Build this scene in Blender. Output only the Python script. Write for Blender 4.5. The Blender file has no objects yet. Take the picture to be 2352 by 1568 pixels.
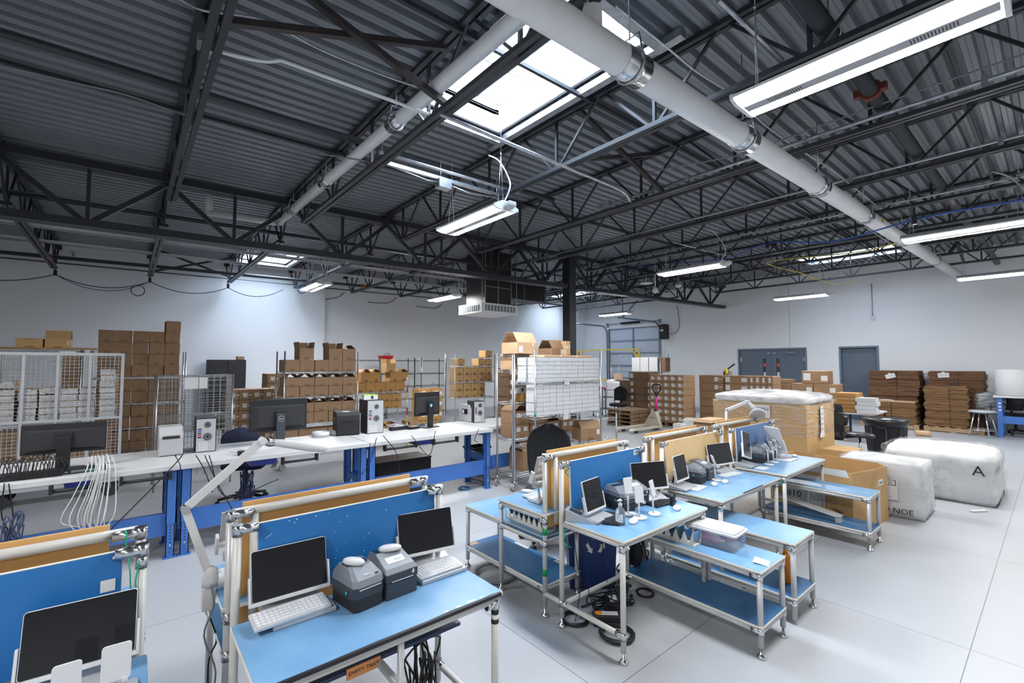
import bpy, bmesh, math, random
from mathutils import Vector, Matrix
random.seed(7)
SC = bpy.context.scene
COL = SC.collection
PI = math.pi

# ------------------------------------------------------------------ camera
FPX, CX, CY, EYE = 1053.0, 1176.0, 784.0, 1.72
PITCH = math.radians(2.8)
YAW = math.pi / 2 - math.atan(886.0 * math.cos(PITCH) / FPX)   # heading, measured from +X
FW = Vector((math.cos(YAW) * math.cos(PITCH), math.sin(YAW) * math.cos(PITCH), math.sin(PITCH)))
RT = Vector((math.sin(YAW), -math.cos(YAW), 0))
UPV = RT.cross(FW)
EYEV = Vector((0, 0, EYE))
cam = bpy.data.cameras.new('camera')
camo = bpy.data.objects.new('camera', cam)
COL.objects.link(camo)
cam.sensor_width = 36.0
cam.lens = 36.0 * FPX / 2352.0
cam.clip_start, cam.clip_end = 0.05, 200
camo.matrix_world = Matrix(((RT.x, UPV.x, -FW.x, 0), (RT.y, UPV.y, -FW.y, 0), (RT.z, UPV.z, -FW.z, EYE), (0, 0, 0, 1)))
SC.camera = camo
SC.view_settings.view_transform = 'Standard'
SC.view_settings.look = 'None'
SC.view_settings.gamma = 1.0
SC.view_settings.use_curve_mapping = False
SC.view_settings.exposure = 2.72
SC.cycles.use_denoising = True
SC.cycles.max_bounces = 7
SC.cycles.diffuse_bounces = 4
SC.cycles.glossy_bounces = 3
SC.cycles.transmission_bounces = 6
SC.cycles.transparent_max_bounces = 24
SC.cycles.caustics_reflective = False
SC.cycles.caustics_refractive = False
SC.cycles.sample_clamp_indirect = 6.0

# ------------------------------------------------------------------ sky
W = bpy.data.worlds.new('sky'); SC.world = W; W.use_nodes = True
bg = W.node_tree.nodes['Background']
bg.inputs[0].default_value = (0.66, 0.81, 1.0, 1)
SKY = 4.8
bg.inputs[1].default_value = SKY
LAMP = 20.0            # emission of the fluorescent tubes

def ray(px, py):
    return FW + RT * ((px - CX) / FPX) - UPV * ((py - CY) / FPX)
def at(px, py, X=None, Y=None, z=None):
    """the point of a known plane (X=, Y= or z=) seen at a spot of the photograph"""
    d = ray(px, py)
    t = X / d.x if X is not None else (Y / d.y if Y is not None else (z - EYE) / d.z)
    return EYEV + d * t

# ------------------------------------------------------------------ materials
MATS = {}
def mat(name, col, rough=0.5, metal=0.0, noise=None, emit=None, alpha=None, trans=0.0, spec=0.5, bump=None, coat=0.0, ior=1.45):
    """noise=(second colour, scale, low, high, stretch); bump=(scale, strength)"""
    m = bpy.data.materials.new(name); m.use_nodes = True
    nt = m.node_tree; b = nt.nodes['Principled BSDF']
    b.inputs['Base Color'].default_value = (*col, 1)
    b.inputs['Roughness'].default_value = rough
    b.inputs['Metallic'].default_value = metal
    b.inputs['Specular IOR Level'].default_value = spec
    b.inputs['IOR'].default_value = ior
    if coat: b.inputs['Coat Weight'].default_value = coat; b.inputs['Coat Roughness'].default_value = 0.08
    if trans: b.inputs['Transmission Weight'].default_value = trans
    if alpha is not None: b.inputs['Alpha'].default_value = alpha
    if emit: b.inputs['Emission Color'].default_value = (*emit[0], 1); b.inputs['Emission Strength'].default_value = emit[1]
    if noise or bump:
        tc = nt.nodes.new('ShaderNodeTexCoord'); mp = nt.nodes.new('ShaderNodeMapping')
        nt.links.new(tc.outputs['Object'], mp.inputs[0])
    if noise:
        c2, scale, lo, hi = noise[:4]
        if len(noise) > 4: mp.inputs['Scale'].default_value = noise[4]
        n = nt.nodes.new('ShaderNodeTexNoise'); n.inputs['Scale'].default_value = scale; n.inputs['Detail'].default_value = 4
        r = nt.nodes.new('ShaderNodeValToRGB')
        r.color_ramp.elements[0].position = lo; r.color_ramp.elements[1].position = hi
        r.color_ramp.elements[0].color = (*col, 1); r.color_ramp.elements[1].color = (*c2, 1)
        nt.links.new(mp.outputs[0], n.inputs['Vector']); nt.links.new(n.outputs[0], r.inputs[0])
        nt.links.new(r.outputs[0], b.inputs['Base Color'])
    if bump:
        n2 = nt.nodes.new('ShaderNodeTexNoise'); n2.inputs['Scale'].default_value = bump[0]; n2.inputs['Detail'].default_value = 3
        bp = nt.nodes.new('ShaderNodeBump'); bp.inputs['Strength'].default_value = bump[1]; bp.inputs['Distance'].default_value = 0.02
        nt.links.new(mp.outputs[0], n2.inputs['Vector']); nt.links.new(n2.outputs[0], bp.inputs['Height'])
        nt.links.new(bp.outputs[0], b.inputs['Normal'])
    MATS[name] = m
    return m

def ink_mat(name, paper, ink, sx, sy, fill=0.5, seedv=0.0):
    """paper carrying rows of small dark marks (print or handwriting too small to read): bricks as rows, noise as words"""
    m = mat(name, paper, 0.7); nt = m.node_tree; b = nt.nodes['Principled BSDF']
    tc = nt.nodes.new('ShaderNodeTexCoord'); mp = nt.nodes.new('ShaderNodeMapping')
    mp.inputs['Scale'].default_value = (sx, sx, sy); mp.inputs['Location'].default_value = (seedv, seedv * .7, seedv * .3)
    nt.links.new(tc.outputs['Object'], mp.inputs[0])
    n = nt.nodes.new('ShaderNodeTexNoise'); n.inputs['Scale'].default_value = 1.0; n.inputs['Detail'].default_value = 2.0
    nt.links.new(mp.outputs[0], n.inputs['Vector'])
    w = nt.nodes.new('ShaderNodeTexWave'); w.wave_type = 'BANDS'; w.bands_direction = 'Z'; w.inputs['Scale'].default_value = 0.16
    w.inputs['Distortion'].default_value = 0.6
    nt.links.new(mp.outputs[0], w.inputs['Vector'])
    mul = nt.nodes.new('ShaderNodeMath'); mul.operation = 'MULTIPLY'
    nt.links.new(n.outputs[0], mul.inputs[0]); nt.links.new(w.outputs['Fac'], mul.inputs[1])
    r = nt.nodes.new('ShaderNodeValToRGB'); r.color_ramp.elements[0].position = fill - 0.04; r.color_ramp.elements[1].position = fill + 0.04
    r.color_ramp.elements[0].color = (*paper, 1); r.color_ramp.elements[1].color = (*ink, 1)
    nt.links.new(mul.outputs[0], r.inputs[0]); nt.links.new(r.outputs[0], b.inputs['Base Color'])
    return m

M_WALL = mat('wall_paint', (0.80, 0.815, 0.84), 0.75, noise=((0.785, 0.80, 0.825), 0.6, .35, .65), bump=(60, .03))
M_DECK = mat('dark_deck_paint', (0.175, 0.190, 0.212), 0.32, 0.0, noise=((0.20, 0.215, 0.24), 2.0, .35, .7, (.3, 1, 1)), spec=0.75)
M_STEEL = mat('dark_joist_paint', (0.027, 0.030, 0.036), 0.42, 0.0, spec=0.5)
M_RUST = mat('rusty_dark_steel', (0.035, 0.03, 0.03), 0.55, noise=((0.09, 0.045, 0.03), 9, .55, .75))
M_GALV = mat('galvanized_steel', (0.52, 0.54, 0.57), 0.33, 0.85, noise=((0.40, 0.42, 0.45), 14, .4, .6))
M_CHROME = mat('chrome', (0.66, 0.67, 0.69), 0.18, 1.0)
M_WIRE = mat('zinc_wire', (0.50, 0.51, 0.53), 0.3, 0.9)
M_CAGE = mat('grey_cage_paint', (0.50, 0.52, 0.55), 0.4, 0.2)
M_PVC = mat('white_pipe_jacket', (0.80, 0.80, 0.80), 0.45, noise=((0.74, 0.74, 0.74), 3, .4, .7), bump=(7, .12))
M_FIX = mat('white_enamel', (0.72, 0.73, 0.75), 0.35)
M_TUBE = mat('lit_tube', (1, 1, 1), 0.5, emit=((1.0, 0.99, 0.97), LAMP))
M_CABLE_W = mat('white_cable', (0.60, 0.60, 0.61), 0.45)
M_CABLE_K = mat('black_cable', (0.012, 0.012, 0.014), 0.4)
M_CABLE_B = mat('blue_cable', (0.03, 0.11, 0.42), 0.45)
M_CABLE_N = mat('navy_cable', (0.045, 0.06, 0.13), 0.45)
M_CABLE_Y = mat('yellow_cable', (0.66, 0.55, 0.10), 0.45)
M_CABLE_G = mat('grey_cable', (0.22, 0.22, 0.24), 0.5)
M_GREENW = mat('green_wire', (0.0, 0.33, 0.19), 0.45)
M_ORANGE = mat('orange_paint', (0.55, 0.11, 0.03), 0.5)
M_RED = mat('red_plastic', (0.50, 0.02, 0.03), 0.4)
M_YELLOW = mat('yellow_paint', (0.72, 0.50, 0.02), 0.45)
M_PINK = mat('pink_tape', (0.80, 0.03, 0.30), 0.5)
M_GREENT = mat('green_tape', (0.0, 0.23, 0.06), 0.5)
M_WHITE = mat('white_plastic', (0.62, 0.63, 0.65), 0.35)
M_PAPER = mat('white_paper', (0.66, 0.665, 0.675), 0.7)
M_CREAM = mat('cream_edge', (0.66, 0.64, 0.58), 0.6)
M_IVORY = mat('ivory_pipe', (0.56, 0.555, 0.53), 0.32, noise=((0.47, 0.465, 0.45), 4, .45, .75))
M_GREYP = mat('grey_pipe', (0.47, 0.48, 0.49), 0.32, 0.15)
M_BLUETOP = mat('blue_laminate', (0.14, 0.30, 0.50), 0.33, noise=((0.18, 0.35, 0.55), 5, .45, .72), spec=.5)
M_BLUESHELF = mat('deep_blue_laminate', (0.040, 0.155, 0.345), 0.36, noise=((0.055, 0.18, 0.37), 5, .45, .72))
M_BLUEPANEL = mat('blue_panel', (0.018, 0.145, 0.40), 0.35, noise=((0.03, 0.17, 0.43), 3, .4, .75))
M_CHIP = mat('chipped_patch', (0.70, 0.72, 0.75), 0.7)
M_BLACKEDGE = mat('torn_black_edge', (0.015, 0.016, 0.022), 0.5)
M_PLY = mat('tan_board', (0.62, 0.36, 0.13), 0.6, noise=((0.56, 0.31, 0.10), 3, .4, .7, (1, 1, 4)))
M_PLYPALE = mat('pale_board', (0.66, 0.47, 0.24), 0.6, noise=((0.60, 0.41, 0.20), 2.5, .4, .7))
M_BENCHBLUE = mat('blue_bench_paint', (0.050, 0.155, 0.47), 0.4)
M_NAVY = mat('navy_bench_paint', (0.012, 0.03, 0.085), 0.4)
M_LAMINATE = mat('white_laminate', (0.56, 0.565, 0.58), 0.4, noise=((0.49, 0.49, 0.50), 3, .55, .8))
M_BINBLUE = mat('blue_bin_plastic', (0.012, 0.035, 0.28), 0.35)
M_RECYC = mat('navy_recycling_plastic', (0.012, 0.035, 0.14), 0.45)
M_BLACK = mat('black_plastic', (0.014, 0.015, 0.018), 0.4)
M_BLACKM = mat('matte_black', (0.02, 0.021, 0.024), 0.65)
M_CHARCOAL = mat('charcoal_plastic', (0.040, 0.047, 0.060), 0.45)
M_GREYPL = mat('mid_grey_plastic', (0.17, 0.185, 0.21), 0.42)
M_SMOKE = mat('smoked_window', (0.012, 0.015, 0.03), 0.07, spec=.8)
M_SILVER = mat('silver_plastic', (0.46, 0.475, 0.50), 0.35, 0.25)
M_ALU = mat('light_aluminium', (0.66, 0.67, 0.69), 0.3, 0.4)
M_SCREEN = mat('black_glass', (0.006, 0.006, 0.008), 0.06, spec=.6)
M_KEY = mat('white_keys', (0.60, 0.605, 0.62), 0.45)
M_KEYGAP = mat('key_gap_grey', (0.36, 0.37, 0.39), 0.6)
M_TEAL = mat('teal_led', (0.0, 0.42, 0.44), 0.4)
M_TEALM = mat('teal_mat', (0.02, 0.14, 0.19), 0.5)
M_FAB = mat('black_chair_fabric', (0.012, 0.014, 0.017), 0.9, bump=(180, .2))
M_FABB = mat('navy_chair_fabric', (0.012, 0.017, 0.045), 0.8)
M_LEATHER = mat('black_leather', (0.013, 0.013, 0.016), 0.32)
M_RUBBER = mat('dark_rubber', (0.03, 0.031, 0.034), 0.6)
M_WHEEL = mat('grey_wheel', (0.28, 0.29, 0.30), 0.5)
def card(name, c, k=.86): return mat(name, c, 0.72, noise=(tuple(v * k for v in c), 5, .35, .7))
M_CARD = card('brown_cardboard', (0.315, 0.195, 0.110))
M_CARDD = card('dark_brown_cardboard', (0.205, 0.125, 0.072))
M_CARDT = card('tan_cardboard', (0.545, 0.345, 0.150))
M_CARDL = card('light_cardboard', (0.585, 0.390, 0.235))
M_CARDO = card('ochre_cardboard', (0.480, 0.255, 0.080))
M_TAPE = mat('packing_tape', (0.20, 0.125, 0.062), 0.35)
M_TAPEL = mat('clear_tape', (0.25, 0.155, 0.085), 0.45)
M_LABEL = ink_mat('printed_label', (0.74, 0.75, 0.76), (0.20, 0.20, 0.22), 130, 160, .46)
M_PRINT = ink_mat('printed_white_carton', (0.76, 0.77, 0.79), (0.42, 0.43, 0.46), 150, 190, .36)
M_HAND = ink_mat('handwritten_label', (0.76, 0.77, 0.78), (0.03, 0.03, 0.05), 75, 110, .44)
M_INK = mat('black_ink', (0.015, 0.015, 0.018), 0.6)
M_GREYINK = mat('grey_ink', (0.22, 0.22, 0.25), 0.6)
M_FLATS = mat('brown_flat_cardboard', (0.165, 0.085, 0.045), 0.8, noise=((0.075, 0.036, 0.018), 60, .48, .6, (.05, .05, 1)))
M_FLATS2 = mat('ochre_flat_cardboard', (0.215, 0.120, 0.052), 0.8, noise=((0.10, 0.048, 0.02), 60, .48, .6, (.05, .05, 1)))
M_WOOD = mat('pallet_wood', (0.42, 0.29, 0.17), 0.75, noise=((0.25, 0.155, 0.085), 6, .4, .7, (1, 6, 6)))
M_WOODD = mat('weathered_pallet_wood', (0.30, 0.20, 0.125), 0.8, noise=((0.15, 0.095, 0.055), 6, .4, .7, (6, 1, 6)))
M_BEIGE = mat('beige_enamel', (0.46, 0.42, 0.34), 0.45, noise=((0.38, 0.34, 0.27), 6, .5, .7))
M_DOOR = mat('slate_door_paint', (0.115, 0.150, 0.200), 0.45)
M_DOORF = mat('blue_grey_frame_paint', (0.15, 0.20, 0.265), 0.45)
M_GARAGE = mat('white_door_panel', (0.56, 0.62, 0.71), 0.4)
M_TRACK = mat('steel_track', (0.25, 0.30, 0.36), 0.35, 0.7)
M_DUCT = mat('black_duct', (0.018, 0.016, 0.015), 0.5)
M_FOAM = mat('white_foam', (0.60, 0.61, 0.62), 0.55, bump=(16, .25))
M_BUBBLE = mat('bubble_wrap', (0.66, 0.67, 0.69), 0.35, bump=(38, .7))
M_GEL = mat('clear_gel', (0.86, 0.90, 0.93), 0.12, trans=.85, ior=1.2)
M_CLEAR = mat('clear_plastic', (0.85, 0.86, 0.88), 0.15, alpha=0.20)
M_STRIP = mat('grey_fixture_strip', (0.42, 0.43, 0.45), 0.4)
M_AMBER = mat('amber_liquid', (0.85, 0.24, 0.005), 0.15, trans=.35)
M_SCREENFILM = mat('stretch_film_haze', (0.8, 0.81, 0.83), 0.12, alpha=0.08)
M_CLOTHB = mat('pale_blue_cloth', (0.26, 0.38, 0.60), 0.9)
M_GLASSW = mat('door_glass', (0.07, 0.08, 0.09), 0.08)

def film_mat(name, dens, lo, hi, amin=.04, amax=.6, stretch=(1.6, 1.6, 11)):
    """creased clear stretch film: streaks of white haze over clear gaps"""
    m = bpy.data.materials.new(name); m.use_nodes = True; nt = m.node_tree
    b = nt.nodes['Principled BSDF']; b.inputs['Base Color'].default_value = (0.66, 0.67, 0.69, 1); b.inputs['Roughness'].default_value = 0.16
    tc = nt.nodes.new('ShaderNodeTexCoord'); mp = nt.nodes.new('ShaderNodeMapping'); mp.inputs['Scale'].default_value = stretch
    mp.inputs['Rotation'].default_value = (0.16, 0.10, 0)
    n = nt.nodes.new('ShaderNodeTexNoise'); n.inputs['Scale'].default_value = dens; n.inputs['Detail'].default_value = 5
    r = nt.nodes.new('ShaderNodeMapRange'); r.inputs[1].default_value = lo; r.inputs[2].default_value = hi; r.inputs[3].default_value = amin; r.inputs[4].default_value = amax
    bp = nt.nodes.new('ShaderNodeBump'); bp.inputs['Strength'].default_value = 0.6; bp.inputs['Distance'].default_value = 0.02
    L = nt.links.new
    L(tc.outputs['Object'], mp.inputs[0]); L(mp.outputs[0], n.inputs['Vector']); L(n.outputs[0], r.inputs[0]); L(r.outputs[0], b.inputs['Alpha'])
    L(n.outputs[0], bp.inputs['Height']); L(bp.outputs[0], b.inputs['Normal'])
    return m
M_FILM = film_mat('creased_stretch_film', 3.0, .46, .74, .05, .68)
M_FILMT = film_mat('bunched_stretch_film', 4.0, .30, .62, .45, .97, (1.5, 1.5, 4))
M_FILMB = film_mat('bag_film', 3.0, .45, .75, .03, .55, (1.5, 1.5, 3))

def floor_mat():
    m = mat('grey_epoxy_floor', (0.36, 0.38, 0.41), 0.36, noise=((0.39, 0.41, 0.44), 0.55, .35, .7), spec=.5, bump=(2.2, .03))
    nt = m.node_tree; b = nt.nodes['Principled BSDF']; L = nt.links.new
    src = b.inputs['Base Color'].links[0].from_socket
    tc = nt.nodes.new('ShaderNodeTexCoord'); sp = nt.nodes.new('ShaderNodeSeparateXYZ'); L(tc.outputs['Object'], sp.inputs[0])
    acc = None
    def mn(op, a, c):
        n = nt.nodes.new('ShaderNodeMath'); n.operation = op
        for i, v in enumerate((a, c)):
            if v is None: continue
            if isinstance(v, float): n.inputs[i].default_value = v
            else: L(v, n.inputs[i])
        return n.outputs[0]
    for ax, vals in (('X', (-.383, 1.963, 3.95, 5.92, 8.44, 10.8, 13.2)), ('Y', (.405, 1.578, 3.90, 6.3, 8.7, 11.0))):
        for v in vals:
            d = mn('ABSOLUTE', mn('SUBTRACT', sp.outputs[ax], float(v)), None)
            acc = d if acc is None else mn('MINIMUM', acc, d)
    k = mn('LESS_THAN', acc, 0.0022)
    mx = nt.nodes.new('ShaderNodeMix'); mx.data_type = 'RGBA'
    L(k, mx.inputs['Factor']); L(src, mx.inputs['A']); mx.inputs['B'].default_value = (0.10, 0.11, 0.13, 1); L(mx.outputs['Result'], b.inputs['Base Color'])
    return m
M_FLOOR = floor_mat()

# ------------------------------------------------------------------ mesh helpers
class MB:
    def __init__(s): s.v = []; s.f = []; s.sm = []; s.M = None
    def _add(s, vs, fs, smooth=False):
        o = len(s.v)
        if s.M is not None: vs = [s.M @ Vector(v) for v in vs]
        s.v += [tuple(v) for v in vs]
        s.f += [tuple(o + i for i in f) for f in fs]; s.sm += [smooth] * len(fs)
        return s
    def box(s, x0, x1, y0, y1, z0, z1, c=0.0):
        if c > 0:
            bm = bmesh.new(); bmesh.ops.create_cube(bm, size=1)
            for v in bm.verts: v.co = Vector(((x0 + x1) / 2 + v.co.x * (x1 - x0), (y0 + y1) / 2 + v.co.y * (y1 - y0), (z0 + z1) / 2 + v.co.z * (z1 - z0)))
            bmesh.ops.bevel(bm, geom=list(bm.edges), offset=c, segments=2, affect='EDGES', profile=.5)
            bm.verts.index_update()
            r = s._add([v.co.copy() for v in bm.verts], [[v.index for v in f.verts] for f in bm.faces]); bm.free(); return r
        return s._add([(x0, y0, z0), (x1, y0, z0), (x1, y1, z0), (x0, y1, z0), (x0, y0, z1), (x1, y0, z1), (x1, y1, z1), (x0, y1, z1)],
                      [(3, 2, 1, 0), (4, 5, 6, 7), (0, 1, 5, 4), (1, 2, 6, 5), (2, 3, 7, 6), (3, 0, 4, 7)])
    def bar(s, p, q, w, h, up=(0, 0, 1)):
        """rectangular bar from p to q, w across, h along up"""
        p, q = Vector(p), Vector(q); d = (q - p).normalized(); u = Vector(up)
        if abs(d.dot(u)) > .98: u = Vector((1, 0, 0))
        a = d.cross(u).normalized() * (w / 2); b = a.cross(d).normalized() * (h / 2)
        vs = [p - a - b, p + a - b, p + a + b, p - a + b, q - a - b, q + a - b, q + a + b, q - a + b]
        return s._add(vs, [(3, 2, 1, 0), (4, 5, 6, 7), (0, 1, 5, 4), (1, 2, 6, 5), (2, 3, 7, 6), (3, 0, 4, 7)])
    def tube(s, pts, r, n=8, cap=True):
        pts = [Vector(p) for p in pts]; rs = r if isinstance(r, (list, tuple)) else [r] * len(pts)
        vs = []; prev = None
        for i, p in enumerate(pts):
            d = (pts[min(i + 1, len(pts) - 1)] - pts[max(i - 1, 0)])
            d = d.normalized() if d.length > 1e-9 else Vector((0, 0, 1))
            if prev is None:
                a = d.cross(Vector((0, 0, 1)) if abs(d.z) < .9 else Vector((1, 0, 0))).normalized()
            else:
                a = (prev - d * prev.dot(d)); a = a.normalized() if a.length > 1e-6 else d.orthogonal().normalized()
            prev = a; b = d.cross(a)
            for k in range(n):
                t = 2 * PI * k / n; vs.append(p + a * (math.cos(t) * rs[i]) + b * (math.sin(t) * rs[i]))
        fs = [(i * n + k, i * n + (k + 1) % n, (i + 1) * n + (k + 1) % n, (i + 1) * n + k) for i in range(len(pts) - 1) for k in range(n)]
        s._add(vs, fs, True)
        if cap:
            m = len(pts) - 1; o = len(s.v) - len(vs)
            s.f += [tuple(o + k for k in reversed(range(n))), tuple(o + m * n + k for k in range(n))]; s.sm += [False, False]
        return s
    def cyl(s, p, q, r, n=14, r2=None): return s.tube([p, q], [r, r if r2 is None else r2], n)
    def lathe(s, prof, c=(0, 0, 0), n=20, sx=1.0, sy=1.0):
        vs = [(c[0] + r * sx * math.cos(2 * PI * k / n), c[1] + r * sy * math.sin(2 * PI * k / n), c[2] + z) for r, z in prof for k in range(n)]
        fs = [(i * n + k, i * n + (k + 1) % n, (i + 1) * n + (k + 1) % n, (i + 1) * n + k) for i in range(len(prof) - 1) for k in range(n)]
        s._add(vs, fs, True); o = len(s.v) - len(vs); m = len(prof) - 1
        s.f += [tuple(o + k for k in reversed(range(n))), tuple(o + m * n + k for k in range(n))]; s.sm += [False, False]
        return s
    def prism(s, out, z0, z1, c=0.0):
        """outline in xy extruded z0..z1 (counter-clockwise); c = small inward chamfer at both ends"""
        n = len(out)
        if c:
            cx = sum(p[0] for p in out) / n; cy = sum(p[1] for p in out) / n
            def ins(p):
                dx, dy = p[0] - cx, p[1] - cy; l = math.hypot(dx, dy) or 1
                return (p[0] - dx / l * c, p[1] - dy / l * c)
            rings = [([ins(p) for p in out], z0), (out, z0 + c), (out, z1 - c), ([ins(p) for p in out], z1)]
        else: rings = [(out, z0), (out, z1)]
        vs = [(p[0], p[1], z) for o_, z in rings for p in o_]; m = len(rings)
        fs = [(i * n + k, i * n + (k + 1) % n, (i + 1) * n + (k + 1) % n, (i + 1) * n + k) for i in range(m - 1) for k in range(n)]
        fs += [tuple(reversed(range(n))), tuple((m - 1) * n + k for k in range(n))]
        return s._add(vs, fs)
    def quad(s, a, b, c, d): return s._add([a, b, c, d], [(0, 1, 2, 3)])
    def poly(s, vs): return s._add(vs, [tuple(range(len(vs)))])
    def mesh(s, name):
        me = bpy.data.meshes.new(name); me.from_pydata(s.v, [], s.f)
        me.polygons.foreach_set('use_smooth', s.sm); me.update(); return me

def rrect(w, h, r, seg=4, cx=0, cy=0):
    out = []
    for k, (sx, sy) in enumerate(((1, -1), (1, 1), (-1, 1), (-1, -1))):
        for i in range(seg + 1):
            t = -PI / 2 + k * PI / 2 + i * PI / 2 / seg
            out.append((cx + sx * (w / 2 - r) + r * math.cos(t), cy + sy * (h / 2 - r) + r * math.sin(t)))
    return out
def ellipse(a, b, n=20, cx=0, cy=0): return [(cx + a * math.cos(2 * PI * k / n), cy + b * math.sin(2 * PI * k / n)) for k in range(n)]

def put(name, mb, m, parent=None, loc=(0, 0, 0), rot=None):
    me = mb if isinstance(mb, bpy.types.Mesh) else mb.mesh(name)
    if not me.materials: me.materials.append(m)
    o = bpy.data.objects.new(name, me); COL.objects.link(o); o.location = loc
    if rot is not None: o.rotation_euler = rot
    if parent is not None: o.parent = parent
    return o
def tag(o, label, cat, group=None, kind=None):
    if label: o['label'] = label
    if cat: o['category'] = cat
    if group: o['group'] = group
    if kind: o['kind'] = kind
    return o
def thing(name, label, cat, loc=(0, 0, 0), rz=0.0, group=None):
    o = bpy.data.objects.new(name, None); COL.objects.link(o); o.location = loc; o.rotation_euler = (0, 0, rz)
    o.empty_display_size = .05
    return tag(o, label, cat, group)
def solo(name, mb, m, label, cat, group=None, loc=(0, 0, 0), rz=0.0):
    o = put(name, mb, m, None, loc, (0, 0, rz)); return tag(o, label, cat, group)
def struct(name, mb, m, parent=None, loc=(0, 0, 0), label=None):
    if mb is None:
        o = bpy.data.objects.new(name, None); COL.objects.link(o); o['kind'] = 'structure'; return o
    o = put(name, mb, m, parent, loc)
    if parent is None: tag(o, label, None, None, 'structure')
    return o
def kids(o): return [c for c in o.children]
def dup(root, loc, rz=None, label=None, group=None):
    def cp(o, par):
        c = o.copy(); COL.objects.link(c)
        if par is not None: c.parent = par
        for k in kids(o): cp(k, c)
        return c
    r = cp(root, None); r.location = loc
    if rz is not None: r.rotation_euler = (0, 0, rz)
    if label: r['label'] = label
    if group: r['group'] = group
    return r
def lettering(text, size, m, parent, loc, rot, name='lettering', ext=0.0004, align='CENTER'):
    cu = bpy.data.curves.new(name, 'FONT'); cu.body = text; cu.size = size; cu.align_x = align; cu.align_y = 'CENTER'; cu.extrude = ext
    cu.resolution_u = 2
    tmp = bpy.data.objects.new('tmp_text', cu); me = bpy.data.meshes.new_from_object(tmp); me.name = name
    bpy.data.objects.remove(tmp); bpy.data.curves.remove(cu)
    me.materials.clear(); me.materials.append(m); o = bpy.data.objects.new(name, me); COL.objects.link(o)
    o.location = loc; o.rotation_euler = rot
    if parent is not None: o.parent = parent
    return o
ORD = ['zeroth', 'first', 'second', 'third', 'fourth', 'fifth', 'sixth', 'seventh', 'eighth', 'ninth', 'tenth', 'eleventh', 'twelfth', 'thirteenth']
def sag(p, q, drop, n=10):
    p, q = Vector(p), Vector(q)
    return [p.lerp(q, i / n) - Vector((0, 0, drop * 4 * (i / n) * (1 - i / n))) for i in range(n + 1)]
def smooth_path(pts, n=5):
    """Catmull-Rom through the points"""
    P = [Vector(p) for p in pts]; P = [P[0] * 2 - P[1]] + P + [P[-1] * 2 - P[-2]]; out = []
    for i in range(1, len(P) - 2):
        for k in range(n):
            t = k / n; a, b, c, d = P[i - 1], P[i], P[i + 1], P[i + 2]
            out.append(.5 * ((2 * b) + (c - a) * t + (2 * a - 5 * b + 4 * c - d) * t * t + (3 * b - a - 3 * c + d) * t ** 3))
    out.append(P[-2]); return out
# ------------------------------------------------------------------ room shell
XW, YW, XB, YB = 17.3, 14.9, -6.0, -6.0
GY = 8.1                                        # the main girder runs along X here
def roof(x): return 4.48 + 0.0185 * x           # underside of the steel deck
struct('floor', MB().box(XB - .3, XW + .4, YB - .3, YW + .3, -0.1, 0), M_FLOOR)
def wallx(name, x0, x1, y0, y1, z1=5.2): return struct(name, MB().box(x0, x1, y0, y1, 0, z1), M_WALL)
# right wall with openings for the garage door, the double door and the single door
GD = (10.85, 13.55, 3.35); DD = (5.36, 7.60, 2.27); SD = (3.45, 4.46, 2.27)
w = MB()
ys = [YB, SD[0], SD[1], DD[0], DD[1], GD[0], GD[1], YW]
hs = [None, SD[2], None, DD[2], None, GD[2], None]
for i in range(7):
    w.box(XW, XW + .25, ys[i], ys[i + 1], (hs[i] or 0), 5.2)
w.box(XW + .25, XW + .3, YB, YW, 0, 5.2)  # unseen backing sheet, added to stop light leaking in round the doors
struct('wall_right', w, M_WALL)
struct('trim_1', MB().box(XW - .004, XW, 5.845, 5.86, 2.3, 4.85), mat('wall_seam', (.42, .43, .46), .8))
w = MB().box(4.72, XW, YW, YW + .2, 0, 5.2).box(XB, 4.72, YW - .16, YW + .2, 0, 5.2)
struct('wall_left', w, M_WALL)
wallx('wall_back', XB - .2, XB, YB, YW)
wallx('wall_front', XB, XW, YB - .2, YB)

# skylight openings (x0, x1, y0, y1)
SKYL = [(2.32, 3.40, 2.22, 4.30), (2.25, 3.35, 11.9, 14.0), (14.6, 15.6, 2.6, 4.6), (14.2, 15.3, 12.2, 14.2)]
PITCHY = 0.152
def deck():
    mb = MB(); n = int((YW - YB) / PITCHY) + 1
    d = 0.060
    prof = [(0, 0), (.036, 0), (.040, .004), (.044, 0), (.080, 0), (.094, d), (.138, d), (.152, 0)]       # one rib: low flat, slope, raised trough, slope
    for i in range(n):
        y = YB + i * PITCHY
        cuts = [(a, b) for a, b, c, e in SKYL if c - .02 < y + .07 < e + .02]
        xs = [XB]
        for a, b in sorted(cuts): xs += [a - .04, b + .04]
        xs.append(XW + .05)
        for a, b in zip(xs[0::2], xs[1::2]):
            for (p, q), (r, t) in zip(prof, prof[1:]):
                mb._add([(a, y + p, roof(a) + q), (b, y + p, roof(b) + q), (b, y + r, roof(b) + t), (a, y + r, roof(a) + t)], [(0, 1, 2, 3)])
    return mb
struct('ceiling', deck(), M_DECK)
rb = MB()                                        # the roof above the deck, open only at the skylights
xs = sorted({XB, XW} | {v for a, b, c, e in SKYL for v in (a, b)}); yy = sorted({YB, YW} | {v for a, b, c, e in SKYL for v in (c, e)})
for i in range(len(xs) - 1):
    for j in range(len(yy) - 1):
        mx, my = (xs[i] + xs[i + 1]) / 2, (yy[j] + yy[j + 1]) / 2
        if any(a < mx < b and c < my < e for a, b, c, e in SKYL): continue
        rb.box(xs[i], xs[i + 1], yy[j], yy[j + 1], roof(mx) + .22, roof(mx) + .28)
struct('ceiling_roof', rb, mat('roof_board', (.2, .2, .2), .9))
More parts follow.
